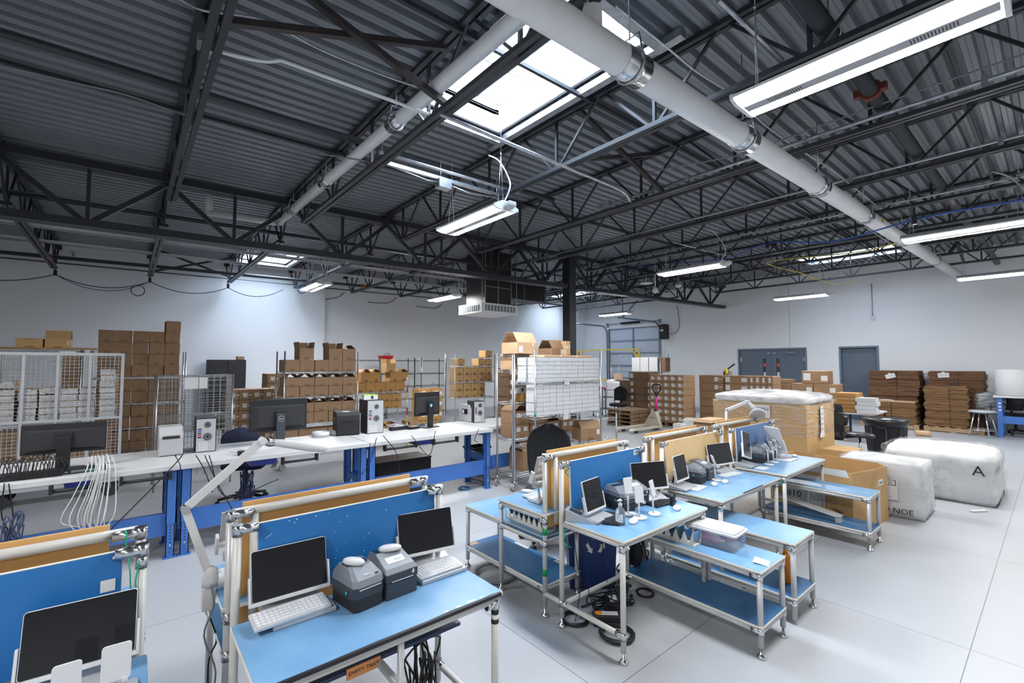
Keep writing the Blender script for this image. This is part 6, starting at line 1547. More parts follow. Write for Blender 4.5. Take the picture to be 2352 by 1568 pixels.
# -- tan carton rack right of centre
YT = 9.5
zq = [at(1090, y, Y=YT).z for y in (840, 876, 912, 960)]
xa, xb = at(1045, 850, Y=YT).x, at(1136, 850, Y=YT).x
wire_rack(xa, xb, YT, YT + .45, zq, at(1042, 812, Y=YT).z, 'chrome wire rack of small tan cartons right of the black racks')
st_ = (xb - xa - .1) / 5
for s in range(2):
    hh = (zq[s] - zq[s + 1] - .035) / 2
    for r in range(2):
        for c in range(5 - (s == 1)):
            carton('tanq%d' % s, xa + .15 + c * st_ + j(.004), YT + .02, zq[s + 1] + .006 + (1 - r) * hh, 'small tan carton on the tan rack, %s shelf down, %s layer, %s from left' % (ORD[s + 1], ('upper', 'lower')[r], ORD[c + 1]), 'tan cartons right of the black racks', j(.03), ('closed', st_ - .01, .3, hh - .004, M_CARDT))
for c, r in ((0.2, 0), (3, 0), (4, 0), (4, 1)):
    carton('tanq0', xa + .16 + c * st_, YT + .03, zq[0] + .006 + r * .215, 'small tan carton on top of the tan rack, %s' % {(0.2, 0): 'left one', (3, 0): 'middle one', (4, 0): 'lower right one', (4, 1): 'upper right one'}[(c, r)], 'tan cartons right of the black racks')
# dark labelled cartons behind the chrome racks
for r in range(7):
    for c in range(5):
        if r > 4 and c > 1: continue
        carton('darkq', 7.25 + c * .36 + j(.01), 8.55 + .35 * (c % 2), .006 + r * .232, 'dark brown labelled carton behind the chrome racks, %s from left, %s up' % (ORD[c + 1], ORD[r + 1]), 'dark cartons behind the chrome racks', j(.02), ('closed', .345, .45, .226, M_CARDD, [(-.12, .06, .06, .1, M_PAPER), (.06, .06, .06, .1, M_LABEL)], False))

# -- chrome rack with white cartons (centre) and the one behind it
XE0, XE1, YE0, YE1 = 4.07, 5.40, 4.38, 4.79
ze = [at(1226, y, Y=YE0).z for y in (878, 958, 1027)]
ze = [at(1182, 877.5, X=XE0).z, at(1182, 952, X=XE0).z, at(1182, 1022, X=XE0).z, .20]
tE = wire_rack(XE0, XE1, YE0, YE1, ze, at(1226, 801, X=XE0).z, 'chrome wire rack filled with small white cartons, centre')
for z in (ze[1] + .01,): 
    for x in (0, XE1 - XE0): put('green_tape', MB().tube([(x, 0, z), (x, 0, z + .035)], .0135, 10), M_GREENT, tE)
t1, b1_ = at(1226, 820, Y=YE0).z, ze[0] + .006
h1_ = (t1 - b1_) / 6; n1 = 11; w1 = (XE1 - XE0 - .05) / n1
wl = [(-w1 * .47, h1_ * .08, w1 * .94, h1_ * .84, M_PRINT)]
for r in range(6):
    for c in range(n1):
        carton('wh1', XE0 + .03 + w1 * (c + .5) + j(.003), YE0 + .012 + j(.003), b1_ + r * h1_, 'small white printed carton, upper block on the centre rack, %s row up, %s from left' % (ORD[r + 1], ORD[c + 1]), 'white cartons in the upper block', 0, ('closed', w1 - .003, .16, h1_ - .0015, M_WHITE, wl, False))
    carton('wh1b', XE0 + .03 + w1 * .5 + j(.004), YE0 + .215, b1_ + r * h1_, 'plain white carton at the rear left of the upper block, %s row up' % ORD[r + 1], 'white cartons in the upper block', j(.02), ('closed', w1 - .003, .17, h1_ - .0015, M_WHITE, None, False))
t2, b2_ = at(1226, 884, Y=YE0).z, ze[1] + .006
h2_ = (t2 - b2_) / 7; n2 = 10; w2 = (XE1 - XE0 - .05) / n2
wl2 = [(-w2 * .47, h2_ * .08, w2 * .94, h2_ * .84, M_PRINT)]
for r in range(7):
    for c in range(n2):
        carton('wh2', XE0 + .03 + w2 * (c + .5) + j(.003), YE0 + .012 + j(.003), b2_ + r * h2_, 'small white printed carton, lower block on the centre rack, %s row up, %s from left' % (ORD[r + 1], ORD[c + 1]), 'white cartons in the lower block', 0, ('closed', w2 - .003, .20, h2_ - .0015, M_WHITE, wl2, False))
for k, (px, py) in enumerate(((1302, 876), (1300, 955))):
    p = at(px, py, Y=YE0 - .012); o = solo('handwritten_sign', MB().box(-.05, .05, -.0015, 0, -.05, .04), ink_mat('sign_ink_%d' % k, (.76, .77, .78), (.04, .04, .06), 52, 70, .45), 'small handwritten paper sign on the %s shelf of the white carton rack' % ('upper', 'lower')[k], 'sign', 'handwritten signs', p)
# cartons low on the centre rack
carton('big1', 5.15, YE0 - .02, ze[2] + .006, 'large open brown carton with one white label on the centre rack low shelf', 'cartons low on the centre rack', -.25, ('tentx', .34, .24, .17, M_CARD, [(.10, .08, .05, .07, M_LABEL)]))
YF2, YF3 = 4.83, 5.17
zf = [at(1142, 849.5, X=XE0).z, at(1142, 923, X=XE0).z, at(1142, 1002.7, X=XE0).z, at(1142, 1079, X=XE0).z]
wire_rack(XE0, 5.42, YF2, YF3, zf, at(1142, 812, X=XE0).z, 'chrome wire rack on casters behind the white carton rack')
LB2 = [(-.10, .09, .07, .06, M_LABEL), (.03, .09, .07, .06, M_LABEL)]
for x, z, kd, lb in ((4.25, zf[2] + .006, 'closed', 'lower left brown carton with two labels on the rear chrome rack'), (4.55, zf[2] + .006, 'tentx', 'second brown carton with two labels on the rear chrome rack'), (4.86, zf[2] + .006, 'tent', 'third brown carton, open, on the rear chrome rack'), (5.18, zf[2] + .006, 'closed', 'fourth brown carton on the rear chrome rack')):
    carton('lo' + kd, x, YF2 + .01, z, lb, 'brown cartons on the rear chrome rack', 0, (kd, .28, .30, .185, M_CARD, LB2))
carton('lotent', 4.25, YF2 + .01, zf[2] + .195, 'open brown carton resting on the lower left carton of the rear chrome rack', 'brown cartons on the rear chrome rack')
carton('lob', 4.42, YF2 + .01, zf[3] + .006, 'tall open brown carton on the bottom shelf of the rear chrome rack', 'brown cartons on the rear chrome rack', 0, ('tentx', .30, .3, .27, M_CARD, [(.05, .2, .05, .05, M_LABEL)]))
carton('loc', 4.40, YF2 + .02, zf[1] + .006, 'ochre carton with white label behind the rack posts', 'brown cartons on the rear chrome rack', 0, ('closed', .24, .25, .12, M_CARDO, [(-.01, .02, .11, .09, M_PAPER)], False))
o = thing('tape_dispenser', 'grey and black tape dispenser on the rear chrome rack', 'tape dispenser', (4.32, 4.95, zf[1] + .128), .2)
put('body', MB().prism([(-.16, 0), (.16, 0), (.13, .05), (0, .10), (-.13, .045)], -.05, .05), M_SILVER, o, (0, 0, 0), (PI / 2, 0, 0)); put('wheel', MB().tube([(-.02, -.056, .05), (-.02, .056, .05)], .025, 16), M_BLACK, o)
ztop_ = at(1180, 813, X=4.3).z
LG = [(-.15, .05, .075, .10, M_LABEL)]
carton('roof1', 4.27, YF2 + .0, zf[0] + .0 + .006, 'light carton with dark logo sticker on the rear chrome rack', 'cartons on the rear chrome rack top', 0, ('closed', .36, .3, ztop_ - zf[0] - .01, M_CARDL, [(.05, .05, .08, .13, M_LABEL)], False))
carton('roof2', 4.235, YF2 - .12, ztop_, 'light carton with roof-like flaps standing highest, left of the column', 'cartons on the rear chrome rack top', 0, ('tentx', .36, .34, .155, M_CARDL, [(-.155, .02, .07, .085, M_LABEL), (.09, .11, .03, .04, M_LABEL)], False))
carton('roof3', 4.95, YF2 - .05, t1 + .045, 'light carton with white square label in front of the column', 'cartons on the rear chrome rack top', 0, ('tentx', .32, .3, .10, M_CARD, [(.02, .005, .08, .08, M_PAPER), (.12, .06, .03, .04, M_LABEL)], False))
carton('roof4', 5.08, YF2 - .10, t1 + .045, 'narrow upright light carton against the column', 'cartons on the rear chrome rack top', 0, ('closed', .09, .2, .21, M_CARDL, [(-.035, .1, .03, .04, M_LABEL), (.01, .1, .03, .04, M_LABEL)], False))
wire_shelf(thing('wire_shelf_unit', 'chrome top shelf carrying light cartons above the white carton rack', 'shelf', (XE0, YF2 - .03, 0)), XE1 - XE0, .36, t1 + .03, M_WIRE)
for k, x in enumerate((4.42, 4.75, 5.1)): carton('strip%d' % k, x, YE0 + .03, t1 + .004, 'flat tan carton lying above the white cartons, %s from left' % ORD[k + 1], 'flat cartons above the white cartons', 0, ('closed', .30, .3, .03, M_CARDL, None, False))
wire_rack(5.55, 6.25, 4.75, 5.15, [at(1394, 1010, Y=4.75).z, at(1394, 962, Y=4.75).z], at(1394, 952, Y=4.75).z, 'low chrome wire table right of the white carton rack', wheels=True)
o = solo('blue_tote', MB().box(-.14, .14, 0, .25, 0, .13, .01), M_BINBLUE, 'blue tote on the floor behind the black office chair', 'bin', None, (4.95, 4.45, .21))
# ------------------------------------------------------------------ right half: film-wrapped load, foam bags, cartons, stock
def free_carton(m, label, cat='carton', group=None, name='carton'):
    t = bpy.data.objects.new(name, None); COL.objects.link(t); return tag(t, label, cat, group)
# big film-wrapped carton load
GX0, GX1, GY0, GY1 = 7.42, 8.66, 2.33, 3.68
t = thing('wrapped_carton', 'huge carton wrapped in shiny stretch film with a MOBILE sign', 'carton', (GX0, GY0, 0))
w_, d_ = GX1 - GX0, GY1 - GY0
put('box_body', MB().box(0, w_, 0, d_, .13, 1.12, .01), M_CARDT, t)
p = pallet(GX0 - .02, GX1 + .02, GY0 - .02, GY1 + .02, 'pallet under the film-wrapped carton')
def blob(x0, x1, y0, y1, z0, z1, amp, nx=14, ny=14, nz=8, seed=0, dome=0.0, rnd_=.35, openbot=False):
    """soft box: grid box rounded towards a superellipsoid and crumpled"""
    r = random.Random(seed); bm = bmesh.new()
    import mathutils.noise as mn_
    m = MB(); cx_, cy_, cz_ = (x0 + x1) / 2, (y0 + y1) / 2, (z0 + z1) / 2; hx, hy, hz = (x1 - x0) / 2, (y1 - y0) / 2, (z1 - z0) / 2
    idx = {}
    def V(i, j_, k):
        key = (i, j_, k)
        if key in idx: return idx[key]
        u, v, q = 2 * i / nx - 1, 2 * j_ / ny - 1, 2 * k / nz - 1
        L = (abs(u) ** 8 + abs(v) ** 8 + abs(q) ** 8) ** (1 / 8.0); f = 1 / L
        s_ = 1 - rnd_ + rnd_ * f if rnd_ < 1 else f
        P = Vector((cx_ + u * hx * s_, cy_ + v * hy * s_, cz_ + q * hz * (s_ if q > 0 else 1)))
        nv = mn_.noise(P * 3.1 + Vector((seed, 0, 0))) * amp + mn_.noise(P * 9 + Vector((0, seed, 0))) * amp * .45
        dr = Vector((u * hx, v * hy, q * hz)).normalized()
        if q > -0.98: P += dr * nv
        if q > .9: P.z += dome * (1 - u * u) * (1 - v * v) + amp * .5 * mn_.noise(P * 14)
        P.z = max(P.z, z0)
        idx[key] = len(m.v); m.v.append(tuple(P)); return idx[key]
    def F(a): m.f.append(a); m.sm.append(True)
    for i in range(nx):
        for j_ in range(ny):
            F((V(i, j_, nz), V(i + 1, j_, nz), V(i + 1, j_ + 1, nz), V(i, j_ + 1, nz)))
            if not openbot: F((V(i, j_ + 1, 0), V(i + 1, j_ + 1, 0), V(i + 1, j_, 0), V(i, j_, 0)))
    for k in range(nz):
        for i in range(nx):
            F((V(i, 0, k), V(i + 1, 0, k), V(i + 1, 0, k + 1), V(i, 0, k + 1))); F((V(i + 1, ny, k), V(i, ny, k), V(i, ny, k + 1), V(i + 1, ny, k + 1)))
        for j_ in range(ny):
            F((V(0, j_ + 1, k), V(0, j_, k), V(0, j_, k + 1), V(0, j_ + 1, k + 1))); F((V(nx, j_, k), V(nx, j_ + 1, k), V(nx, j_ + 1, k + 1), V(nx, j_, k + 1)))
    bm.free(); return m
put('film_wrap', blob(-.02, w_ + .02, -.02, d_ + .02, .66, 1.15, .014, 18, 18, 10, 3, 0, .25, True), M_FILM, t)
put('film_top', blob(-.03, w_ + .03, -.03, d_ + .03, 1.125, 1.25, .022, 22, 22, 4, 5, .06, .9, False), M_FILMT, t)
o = put('paper_sign', MB().box(-.030, -.028, .47, .72, .91, 1.10), M_PAPER, t); lettering('MOBILE', .062, M_INK, o, (-.0305, .585, 1.04), (PI / 2, 0, -PI / 2))
o = put('paper_strip', MB().box(.50, .64, -.032, -.030, .70, 1.09), M_PAPER, t)
for k, tx in enumerate(('WTGB', 'GIFT', 'NO', 'ONLY', 'NYLJ')): lettering(tx, .045, M_GREYINK, o, (.57, -.0325, 1.05 - k * .075), (PI / 2, 0, 0))
put('paper_pad', MB().box(.46, .66, -.031, -.030, .63, .70), M_PAPER, t)
# carton flats lying on the far workstation's top tube
solo('flat_cartons', MB().box(-.02, .52, 0, .30, 0, .014).box(.05, .45, .02, .26, .014, .03), M_CARDL, 'flattened light cartons lying behind the magnifier lamp', 'carton', None, (6.0, 3.0, .93))
solo('wood_crate', MB().box(0, .45, 0, .25, 0, .93), M_CARD, 'brown carton standing behind the far workstation under the flattened cartons', 'carton', None, (6.02, 3.02, 0))
# two shallow cartons on the floor beside the wrapped load
LID = ('closed', .48, .34, .17, M_CARDT, None, False)
for k in range(3): carton('lidbox', 7.86 + j(.02), 1.88 + j(.015), .002 + k * .172, 'shallow tan carton beside the wrapped load, %s from the floor' % ORD[k + 1], 'shallow tan cartons', -.08, LID)
# open octagonal carton
OB = [(5.80, 1.42), (6.0, 1.33), (6.52, 1.27), (6.63, 1.38), (6.63, 2.02), (6.50, 2.2), (5.95, 2.27), (5.80, 2.15)]
t = thing('open_carton', 'large open octagonal carton behind the farthest low bench', 'carton', (5.8, 1.27, 0))
O = [(x - 5.8, y - 1.27) for x, y in OB]; n = len(O); c_ = (sum(x for x, y in O) / n, sum(y for x, y in O) / n)
I_ = [(c_[0] + (x - c_[0]) * .985, c_[1] + (y - c_[1]) * .985) for x, y in O]
zt_ = [.585, .60, .58, .59, .60, .62, .60, .60]
m = MB(); m._add([(x, y, 0) for x, y in O] + [(x, y, z) for (x, y), z in zip(O, zt_)] + [(x, y, z) for (x, y), z in zip(I_, zt_)] + [(x, y, .01) for x, y in I_],
                 [(k, (k + 1) % n, n + (k + 1) % n, n + k) for k in range(n)] + [(n + k, n + (k + 1) % n, 2 * n + (k + 1) % n, 2 * n + k) for k in range(n)] + [(2 * n + k, 2 * n + (k + 1) % n, 3 * n + (k + 1) % n, 3 * n + k) for k in range(n)] + [tuple(3 * n + k for k in range(n)), tuple(reversed(range(n)))])
put('box_body', m, M_CARDT, t)
o = put('paper_sign', MB().box(-.004, -.002, .42, .80, .17, .50), M_PAPER, t); lettering('Jim', .10, M_INK, o, (-.0045, .66, .42), (PI / 2, 0, -PI / 2)); lettering('#10', .10, M_INK, o, (-.0045, .70, .27), (PI / 2, 0, -PI / 2))
put('torn_paper', MB()._add([(-.003, .20, .605), (-.003, .52, .60), (-.003, .60, .545), (-.003, .17, .53)], [(0, 3, 2, 1)]), M_PAPER, t)
o = put('small_label', MB().box(.28, .40, .016, .018, .44, .50), M_PAPER, t, (0, 0, 0), (0, 0, -.10)); lettering('Email', .035, M_INK, o, (.34, .0155, .47), (PI / 2, 0, 0))
# two bags of white foam
t = thing('foam_bag', 'film-wrapped white foam block beside the open carton, marked AMO NOE', 'foam bag', (6.68, .98, 0), 0, 'film-wrapped foam blocks')
put('foam_block', blob(.012, .66, .012, .79, 0, .60, .012, 12, 14, 8, 8, .01, .3), M_FOAM, t)
put('film_cover', blob(0, .675, 0, .80, 0, .618, .02, 16, 18, 10, 9, .015, .3), M_FILMB, t)
lettering('AMO NOE', .085, M_INK, t, (-.014, .30, .075), (PI / 2, 0, -PI / 2), 'handwriting')
o = put('shipping_label', MB().box(-.014, -.0125, .23, .40, .19, .42), M_PAPER, t)
put('print_mark', MB().box(-.0146, -.014, .245, .355, .35, .41), M_INK, o); put('print_field', MB().box(-.0150, -.0146, .252, .348, .356, .404), M_PAPER, o); lettering('m', .05, M_INK, o, (-.0152, .29, .38), (PI / 2, 0, -PI / 2)); lettering('1 of 1', .022, M_INK, o, (-.0146, .30, .22), (PI / 2, 0, -PI / 2))
t = thing('foam_bag', 'largest film-wrapped white foam bag, at the right marked A', 'foam bag', (7.95, .50, 0), 0, 'film-wrapped foam blocks')
put('foam_block', blob(.02, 1.25, .02, 1.10, 0, .60, .035, 16, 16, 8, 21, .04, .55), M_FOAM, t)
put('film_cover', blob(0, 1.27, 0, 1.12, 0, .625, .045, 22, 22, 10, 22, .05, .5), M_FILMB, t)
lettering('A', .17, M_INK, t, (-.022, .17, .42), (PI / 2, 0, -PI / 2), 'handwriting')
o = put('shipping_label', MB().box(.10, .32, -.03, -.028, .42, .50), M_PAPER, t); put('label_print', MB().box(.11, .31, -.0306, -.030, .43, .49), M_LABEL, o)
solo('foam_strip', MB().box(-.10, .10, -.02, .02, 0, .02, .006), M_WHITE, 'thin white foam stick lying on the floor before the largest bag', 'strip', None, (7.66, .66, .0005), -.6)
# rubbish can and drafting stools
t = thing('rubbish_can', 'large black rubbish can with liner in front of the cardboard stacks', 'rubbish can', (10.6, 2.06, 0))
put('can_body', MB().lathe([(.24, 0), (.25, .02), (.30, .66), (.325, .665), (.325, .71), (.29, .715), (.285, .66), (.22, .06)], (0, 0, 0), 28), M_BLACKM, t)
rb_ = MB()
for k in range(8): a = k * PI / 4 + .2; rb_.tube([(.247 * math.cos(a), .247 * math.sin(a), .04), (.292 * math.cos(a), .292 * math.sin(a), .58)], .018, 6)
put('can_ribs', rb_, M_BLACKM, t)['kind'] = 'stuff'
put('liner', MB().lathe([(.31, .60), (.335, .68), (.333, .722), (.27, .735), (.2, .70), (.05, .69)], (0, 0, 0), 22), M_LEATHER, t)
for s in (-1, 1): put('handle', MB().tube([(-.335, s * .0 - .07, .60), (-.36, 0, .585), (-.335, .07, .60)], .014, 8) if s < 0 else MB().tube([(.335, -.07, .60), (.36, 0, .585), (.335, .07, .60)], .014, 8), M_BLACKM, t)
put('rubbish', MB().box(-.20, -.05, -.1, .02, .72, .735), M_PAPER, t)
t = thing('drafting_stool', 'black drafting stool with a bent back bar beside the rubbish can', 'stool', (9.35, 2.16, 0), .55)
for k in range(5):
    a = 2 * PI * k / 5; put('base_leg', MB().tube([(0, 0, .14), (.26 * math.cos(a), .26 * math.sin(a), .045)], .016, 8), M_BLACK, t)
put('column', MB().tube([(0, 0, .1), (0, 0, .52)], .02, 10), M_CHROME, t); put('seat', MB().lathe([(.10, .51), (.20, .52), (.21, .545), (.19, .57), (.05, .575)], (0, 0, 0), 20), M_LEATHER, t)
put('back_bar', MB().tube(smooth_path([(0, .05, .52), (0, .22, .50), (0, .27, .56), (0, .25, .68), (0, .25, .74)]), .022, 8), M_BLACK, t)
m = MB(); m.M = Matrix.Translation((0, .24, .80)) @ Matrix.Rotation(PI / 2, 4, 'X'); m.prism(rrect(.34, .20, .08, 5), -.03, .03, .01); put('backrest', m, M_LEATHER, t)
t = office_chair(9.75, 2.72, -1.25, 'black office chair draped with a coat beside the wrapped load', M_FAB, .46, .40)
put('draped_coat', blob(-.25, .25, .15, .34, .34, .99, .02, 8, 5, 8, 33, .0, .8), M_FAB, t)
t = thing('side_table', 'small white table holding folded yellow boxes near the single door', 'table', (12.4, 2.6, 0))
put('tabletop', MB().box(0, 1.2, 0, .75, .60, .63), M_LAMINATE, t)
for x in (.04, 1.16):
    for y in (.04, .71): put('leg', MB().box(x - .02, x + .02, y - .02, y + .02, 0, .60), M_BLACKM, t)
for k in range(5): solo('folded_carton', MB().box(0, .5, 0, .42, 0, .085, .01), M_CARDO if k != 3 else M_CARDT, 'folded ochre carton in the pile by the single door, %s from the top' % ORD[5 - k], 'carton', 'folded ochre cartons', (12.5 + .04 * (k % 2), 2.90 + .02 * ((k * 7) % 3), .632 + k * .086))
for k in range(4): solo('white_carton', MB().box(0, .30, 0, .36, 0, .085, .004), M_WHITE, 'white carton in front of the folded ochre cartons, %s from the top' % ORD[4 - k], 'carton', 'white cartons by the door', (12.42 - .05 + .012 * k - .32 + .32, 2.62 - .08 + .03 * (k % 2), .632 + k * .086), 0)
# stacks of flattened cartons along the right wall
def flats(x0, x1, y0, y1, z0, z1, label, m, bundles=5, seed=1, sign=None):
    t = thing('flat_carton_stack', label, 'carton stack', (x0, y0, z0), 0, 'stacks of flattened cartons')
    r = random.Random(seed); hs = (z1 - z0) / bundles; w, d = x1 - x0, y1 - y0
    for b in range(bundles):
        bm_ = MB(); k = 9; o = r.uniform(-.02, .02); o2 = r.uniform(-.03, .03)
        for q in range(k):
            a = hs * b + hs * q / k; e = r.uniform(-.012, .012); bulge = .02 * math.sin(q / (k - 1) * PI)
            bm_.box(o + e - bulge * .4, w + o + e, o2 + r.uniform(-.02, .02) - bulge, d + o2 + r.uniform(-.02, .02) + bulge, a, a + hs / k - .0012)
        o_ = put('bundle', bm_, m, t); o_['kind'] = 'stuff'
    put('strap', MB().box(-.034, -.030, d * .42, d * .43, 0, z1 - z0), M_INK, t)
    if sign:
        s_ = put('paper_sign', MB().box(-.038, -.036, -.11, .11, -.07, .05), M_PAPER, t, (0, d * sign[0], (z1 - z0) * sign[1]), (sign[2], 0, 0)); put('tape', MB().box(-.0385, -.036, -.03, .03, .04, .08), M_PAPER, s_)
        lettering(sign[3], .04, M_GREYINK, s_, (-.0386, 0, -.01), (PI / 2, 0, -PI / 2))
    return t
pallet(15.85, 17.15, 1.20, 2.30, 'wooden pallet under the two right-hand cardboard stacks', M_WOOD, .13, along='y')
pallet(15.75, 17.15, 2.38, 3.62, 'wooden pallet under the two left-hand cardboard stacks', M_WOOD, .13, along='y')
flats(16.45, 17.2, 2.46, 3.52, .132, 1.53, 'tallest stack of flattened dark brown cartons, near the single door', M_FLATS, 6, 2, (.55, .90, -.3, '14x8x8'))
flats(15.80, 16.38, 2.45, 3.58, .132, .70, 'low stack of flattened ochre cartons in front of the tallest stack', M_FLATS2, 3, 4)
flats(16.50, 17.2, 1.24, 2.26, .132, 1.53, 'tall stack of flattened dark cartons, right one against the wall', M_FLATS, 6, 6, (.70, .93, -.08, '16x12x10'))
flats(15.90, 16.45, 1.46, 2.24, .132, 1.16, 'middle-height stack of flattened ochre cartons on the right pallet', M_FLATS2, 5, 8)
o = solo('cardboard_sheet', MB().box(0, .57, 0, 1.12, 0, .012), M_CARDL, 'flat pale carton sheet on the low cardboard stack', 'carton', None, (15.81, 2.46, .701)); 
solo('plastic_strap', MB().tube(smooth_path([(0, 0, .015), (0, .12, .03), (.05, .30, .02), (.08, .34, .015)]), .014, 6), M_WHITE, 'white plastic strap lying on the low cardboard stack', 'strap', None, (15.98, 2.9, .713))
solo('ochre_roll', MB().tube([(0, 0, .07), (0, .28, .07)], .07, 14), M_CARDL, 'short cardboard tube on the floor beside the rubbish can', 'tube', None, (14.6, 2.0, .001), .4)
# stool, chairs and table with bubble wrap at the right edge
t = thing('metal_stool', 'round silver shop stool with chrome legs in front of the wrapped chair', 'stool', (15.55, 1.2, 0))
put('seat', MB().lathe([(.15, .57), (.24, .575), (.25, .60), (.22, .625), (.05, .63)], (0, 0, 0), 24), M_SILVER, t)
for k in range(4):
    a = k * PI / 2 + .45; put('leg', MB().tube([(.14 * math.cos(a), .14 * math.sin(a), .57), (.26 * math.cos(a), .26 * math.sin(a), .0)], .014, 8), M_CHROME, t)
put('foot_ring', MB().tube([(.225 * math.cos(k * PI / 12), .225 * math.sin(k * PI / 12), .17) for k in range(25)], .012, 8), M_CHROME, t)
t = office_chair(16.3, 1.20, 2.0, 'office chair wrapped in grey film behind the metal stool', MATS['mid_grey_plastic'], .55, .40); put('film_wrap', blob(-.25, .25, .12, .34, .62, 1.02, .02, 8, 6, 8, 41, 0, .8), M_FILM, t)
office_chair(16.65, .72, 1.4, 'black leather chair with armrests under the blue table, left one', M_LEATHER, .50, .46, True)
office_chair(16.7, .10, 1.5, 'black leather chair with armrests under the blue table, right one', M_LEATHER, .50, .46, True)
t = thing('packing_table', 'blue-legged table with white top at the right photo edge', 'table', (15.75, -.9, 0))
put('tabletop', MB().box(-.05, .8, -.05, 1.92, .93, .975), M_LAMINATE, t)
for y in (1.78, 0):
    for x in (0, .68): put('leg', MB().box(x, x + .09, y, y + .09, 0, .93), M_BENCHBLUE, t)
put('stretcher', MB().box(.01, .05, .09, 1.78, .33, .50), M_BENCHBLUE, t); put('stretcher', MB().box(.70, .74, .09, 1.78, .33, .50), M_BENCHBLUE, t)
for k, z in enumerate((.62, .70, .78)): put('torn_label', MB().box(-.002, 0, 1.80, 1.84, z, z + .035), M_PAPER, t)
t = thing('bubble_wrap_roll', 'large roll of bubble wrap standing on the table at the right edge', 'roll', (16.1, .70, .977))
put('roll', MB().lathe([(.30, 0), (.315, .01), (.315, .60), (.30, .615), (.06, .615), (.055, .60)], (0, 0, 0), 36), M_BUBBLE, t); put('core', MB().lathe([(.055, .60), (.055, .618), (.045, .618), (.045, .55)], (0, 0, 0), 16), M_CARDL, t)
# carton stacks in the middle of the right half
pallet(11.5, 12.2, 6.50, 7.62, 'pallet under the big stack of white-labelled cartons', M_WOODD, .12)
QB = [(-.045, .045, .085, .095, M_LABEL), (.055, .07, .035, .04, M_PAPER)]
for r in range(7):
    for c in range(5):
        o = carton('qb', 11.52 + j(.006), 6.63 + c * .212 + j(.004), .122 + r * .184, 'white-labelled carton in the big stack, %s row up, %s from its right corner' % (ORD[r + 1], ORD[c + 1]), 'white-labelled cartons in the big stack', -PI / 2 + j(.015), ('closed', .208, .62, .181, M_CARD, QB, False))
pallet(12.35, 13.6, 8.0, 9.35, 'pallet under the dark carton stack behind the wooden pallets', M_WOODD, .12)
for r in range(5):
    for c in range(2): carton('dk', 12.38 + j(.006), (8.95, 8.33)[c], .122 + r * .215, 'dark brown carton with a small label behind the wooden pallets, %s column, %s up' % (('left', 'right')[c], ORD[r + 1]), 'dark cartons behind the pallets', -PI / 2, ('closed', .62, .5, .21, M_CARDD, [(.13, .05, .09, .12, M_LABEL)], False))
carton('dklogo', 12.42, 8.55, .122 + 5 * .215, 'dark carton with a logo sticker topping the stack behind the pallets', 'dark cartons behind the pallets', -PI / 2, ('closed', .75, .5, .27, M_CARDD, [(-.34, .08, .13, .14, M_LABEL)], False))
pallet(12.3, 13.5, 4.55, 6.55, 'pallet under the long cartons behind the wrapped load', M_WOODD, .12)
for r in range(6):
    carton('lg', 12.32 + j(.006), 6.16, .122 + r * .215, 'long plain brown carton left of the wrapped load, %s from the floor' % ORD[r + 1], 'long cartons behind the wrapped load', -PI / 2 + j(.01), ('closed', .68, .55, .21, M_CARD, [(.10, .05, .10, .11, M_LABEL), (.22, .10, .09, .02, M_PAPER)], False))
    if r >= 0: carton('lg2', 12.34, 5.48, .122 + r * .215, 'logo carton behind the wrapped load, %s from the floor' % ORD[r + 1], 'long cartons behind the wrapped load', -PI / 2 + j(.01), ('closed', .62, .5, .21, M_CARD, [(-.29, .04, .12, .14, M_LABEL), (.13, .05, .14, .10, M_LABEL)], False))
    if r >= 0:
        for c in range(4): carton('lg3', 12.36, 5.10 - c * .145, .122 + r * .215, 'narrow labelled carton behind the wrapped load, %s from left, %s up' % (ORD[c + 1], ORD[r + 1]), 'narrow cartons behind the wrapped load', -PI / 2 + j(.02), ('closed', .14, .5, .21, M_CARD, [(-.03, .05, .05, .12, M_LABEL)], False))
pallet(13.3, 14.3, 3.5, 4.55, 'pallet under the cartons in front of the double door', M_WOODD, .12)
for r in range(4):
    for c in range(2): carton('pg', 13.35, (4.27, 3.76)[c], .122 + r * .275, 'brown carton in front of the double door, %s column, %s up' % (('left', 'right')[c], ORD[r + 1]), 'cartons before the double door', -PI / 2, ('closed', .5, .5, .27, M_CARD, [(.10, .06, .12, .12, M_LABEL)], False))
carton('pgtop', 13.35, 3.98, .122 + 4 * .275, 'logo carton standing highest in front of the double door', 'cartons before the double door', -PI / 2, ('closed', .58, .4, .32, M_CARD, [(-.25, .08, .16, .18, M_LABEL), (.14, .07, .14, .13, M_LABEL)], False))
carton('pgtop2', 13.45, 4.85, 1.21, 'plain carton lying left of the highest logo carton', 'cartons before the double door', -PI / 2, ('closed', .55, .4, .10, M_CARD, None, False))
carton('pgtop3', 13.45, 4.85, .9, 'plain carton below the flat one before the double door', 'cartons before the double door', -PI / 2, ('closed', .55, .4, .305, M_CARD, None, False))
carton('pgtop4', 13.45, 4.85, .45, 'lower plain carton before the double door', 'cartons before the double door', -PI / 2, ('closed', .55, .4, .445, M_CARD, None, False))
carton('pgtop5', 13.45, 4.85, .0, 'lowest plain carton before the double door', 'cartons before the double door', -PI / 2, ('closed', .55, .4, .445, M_CARD, None, False))
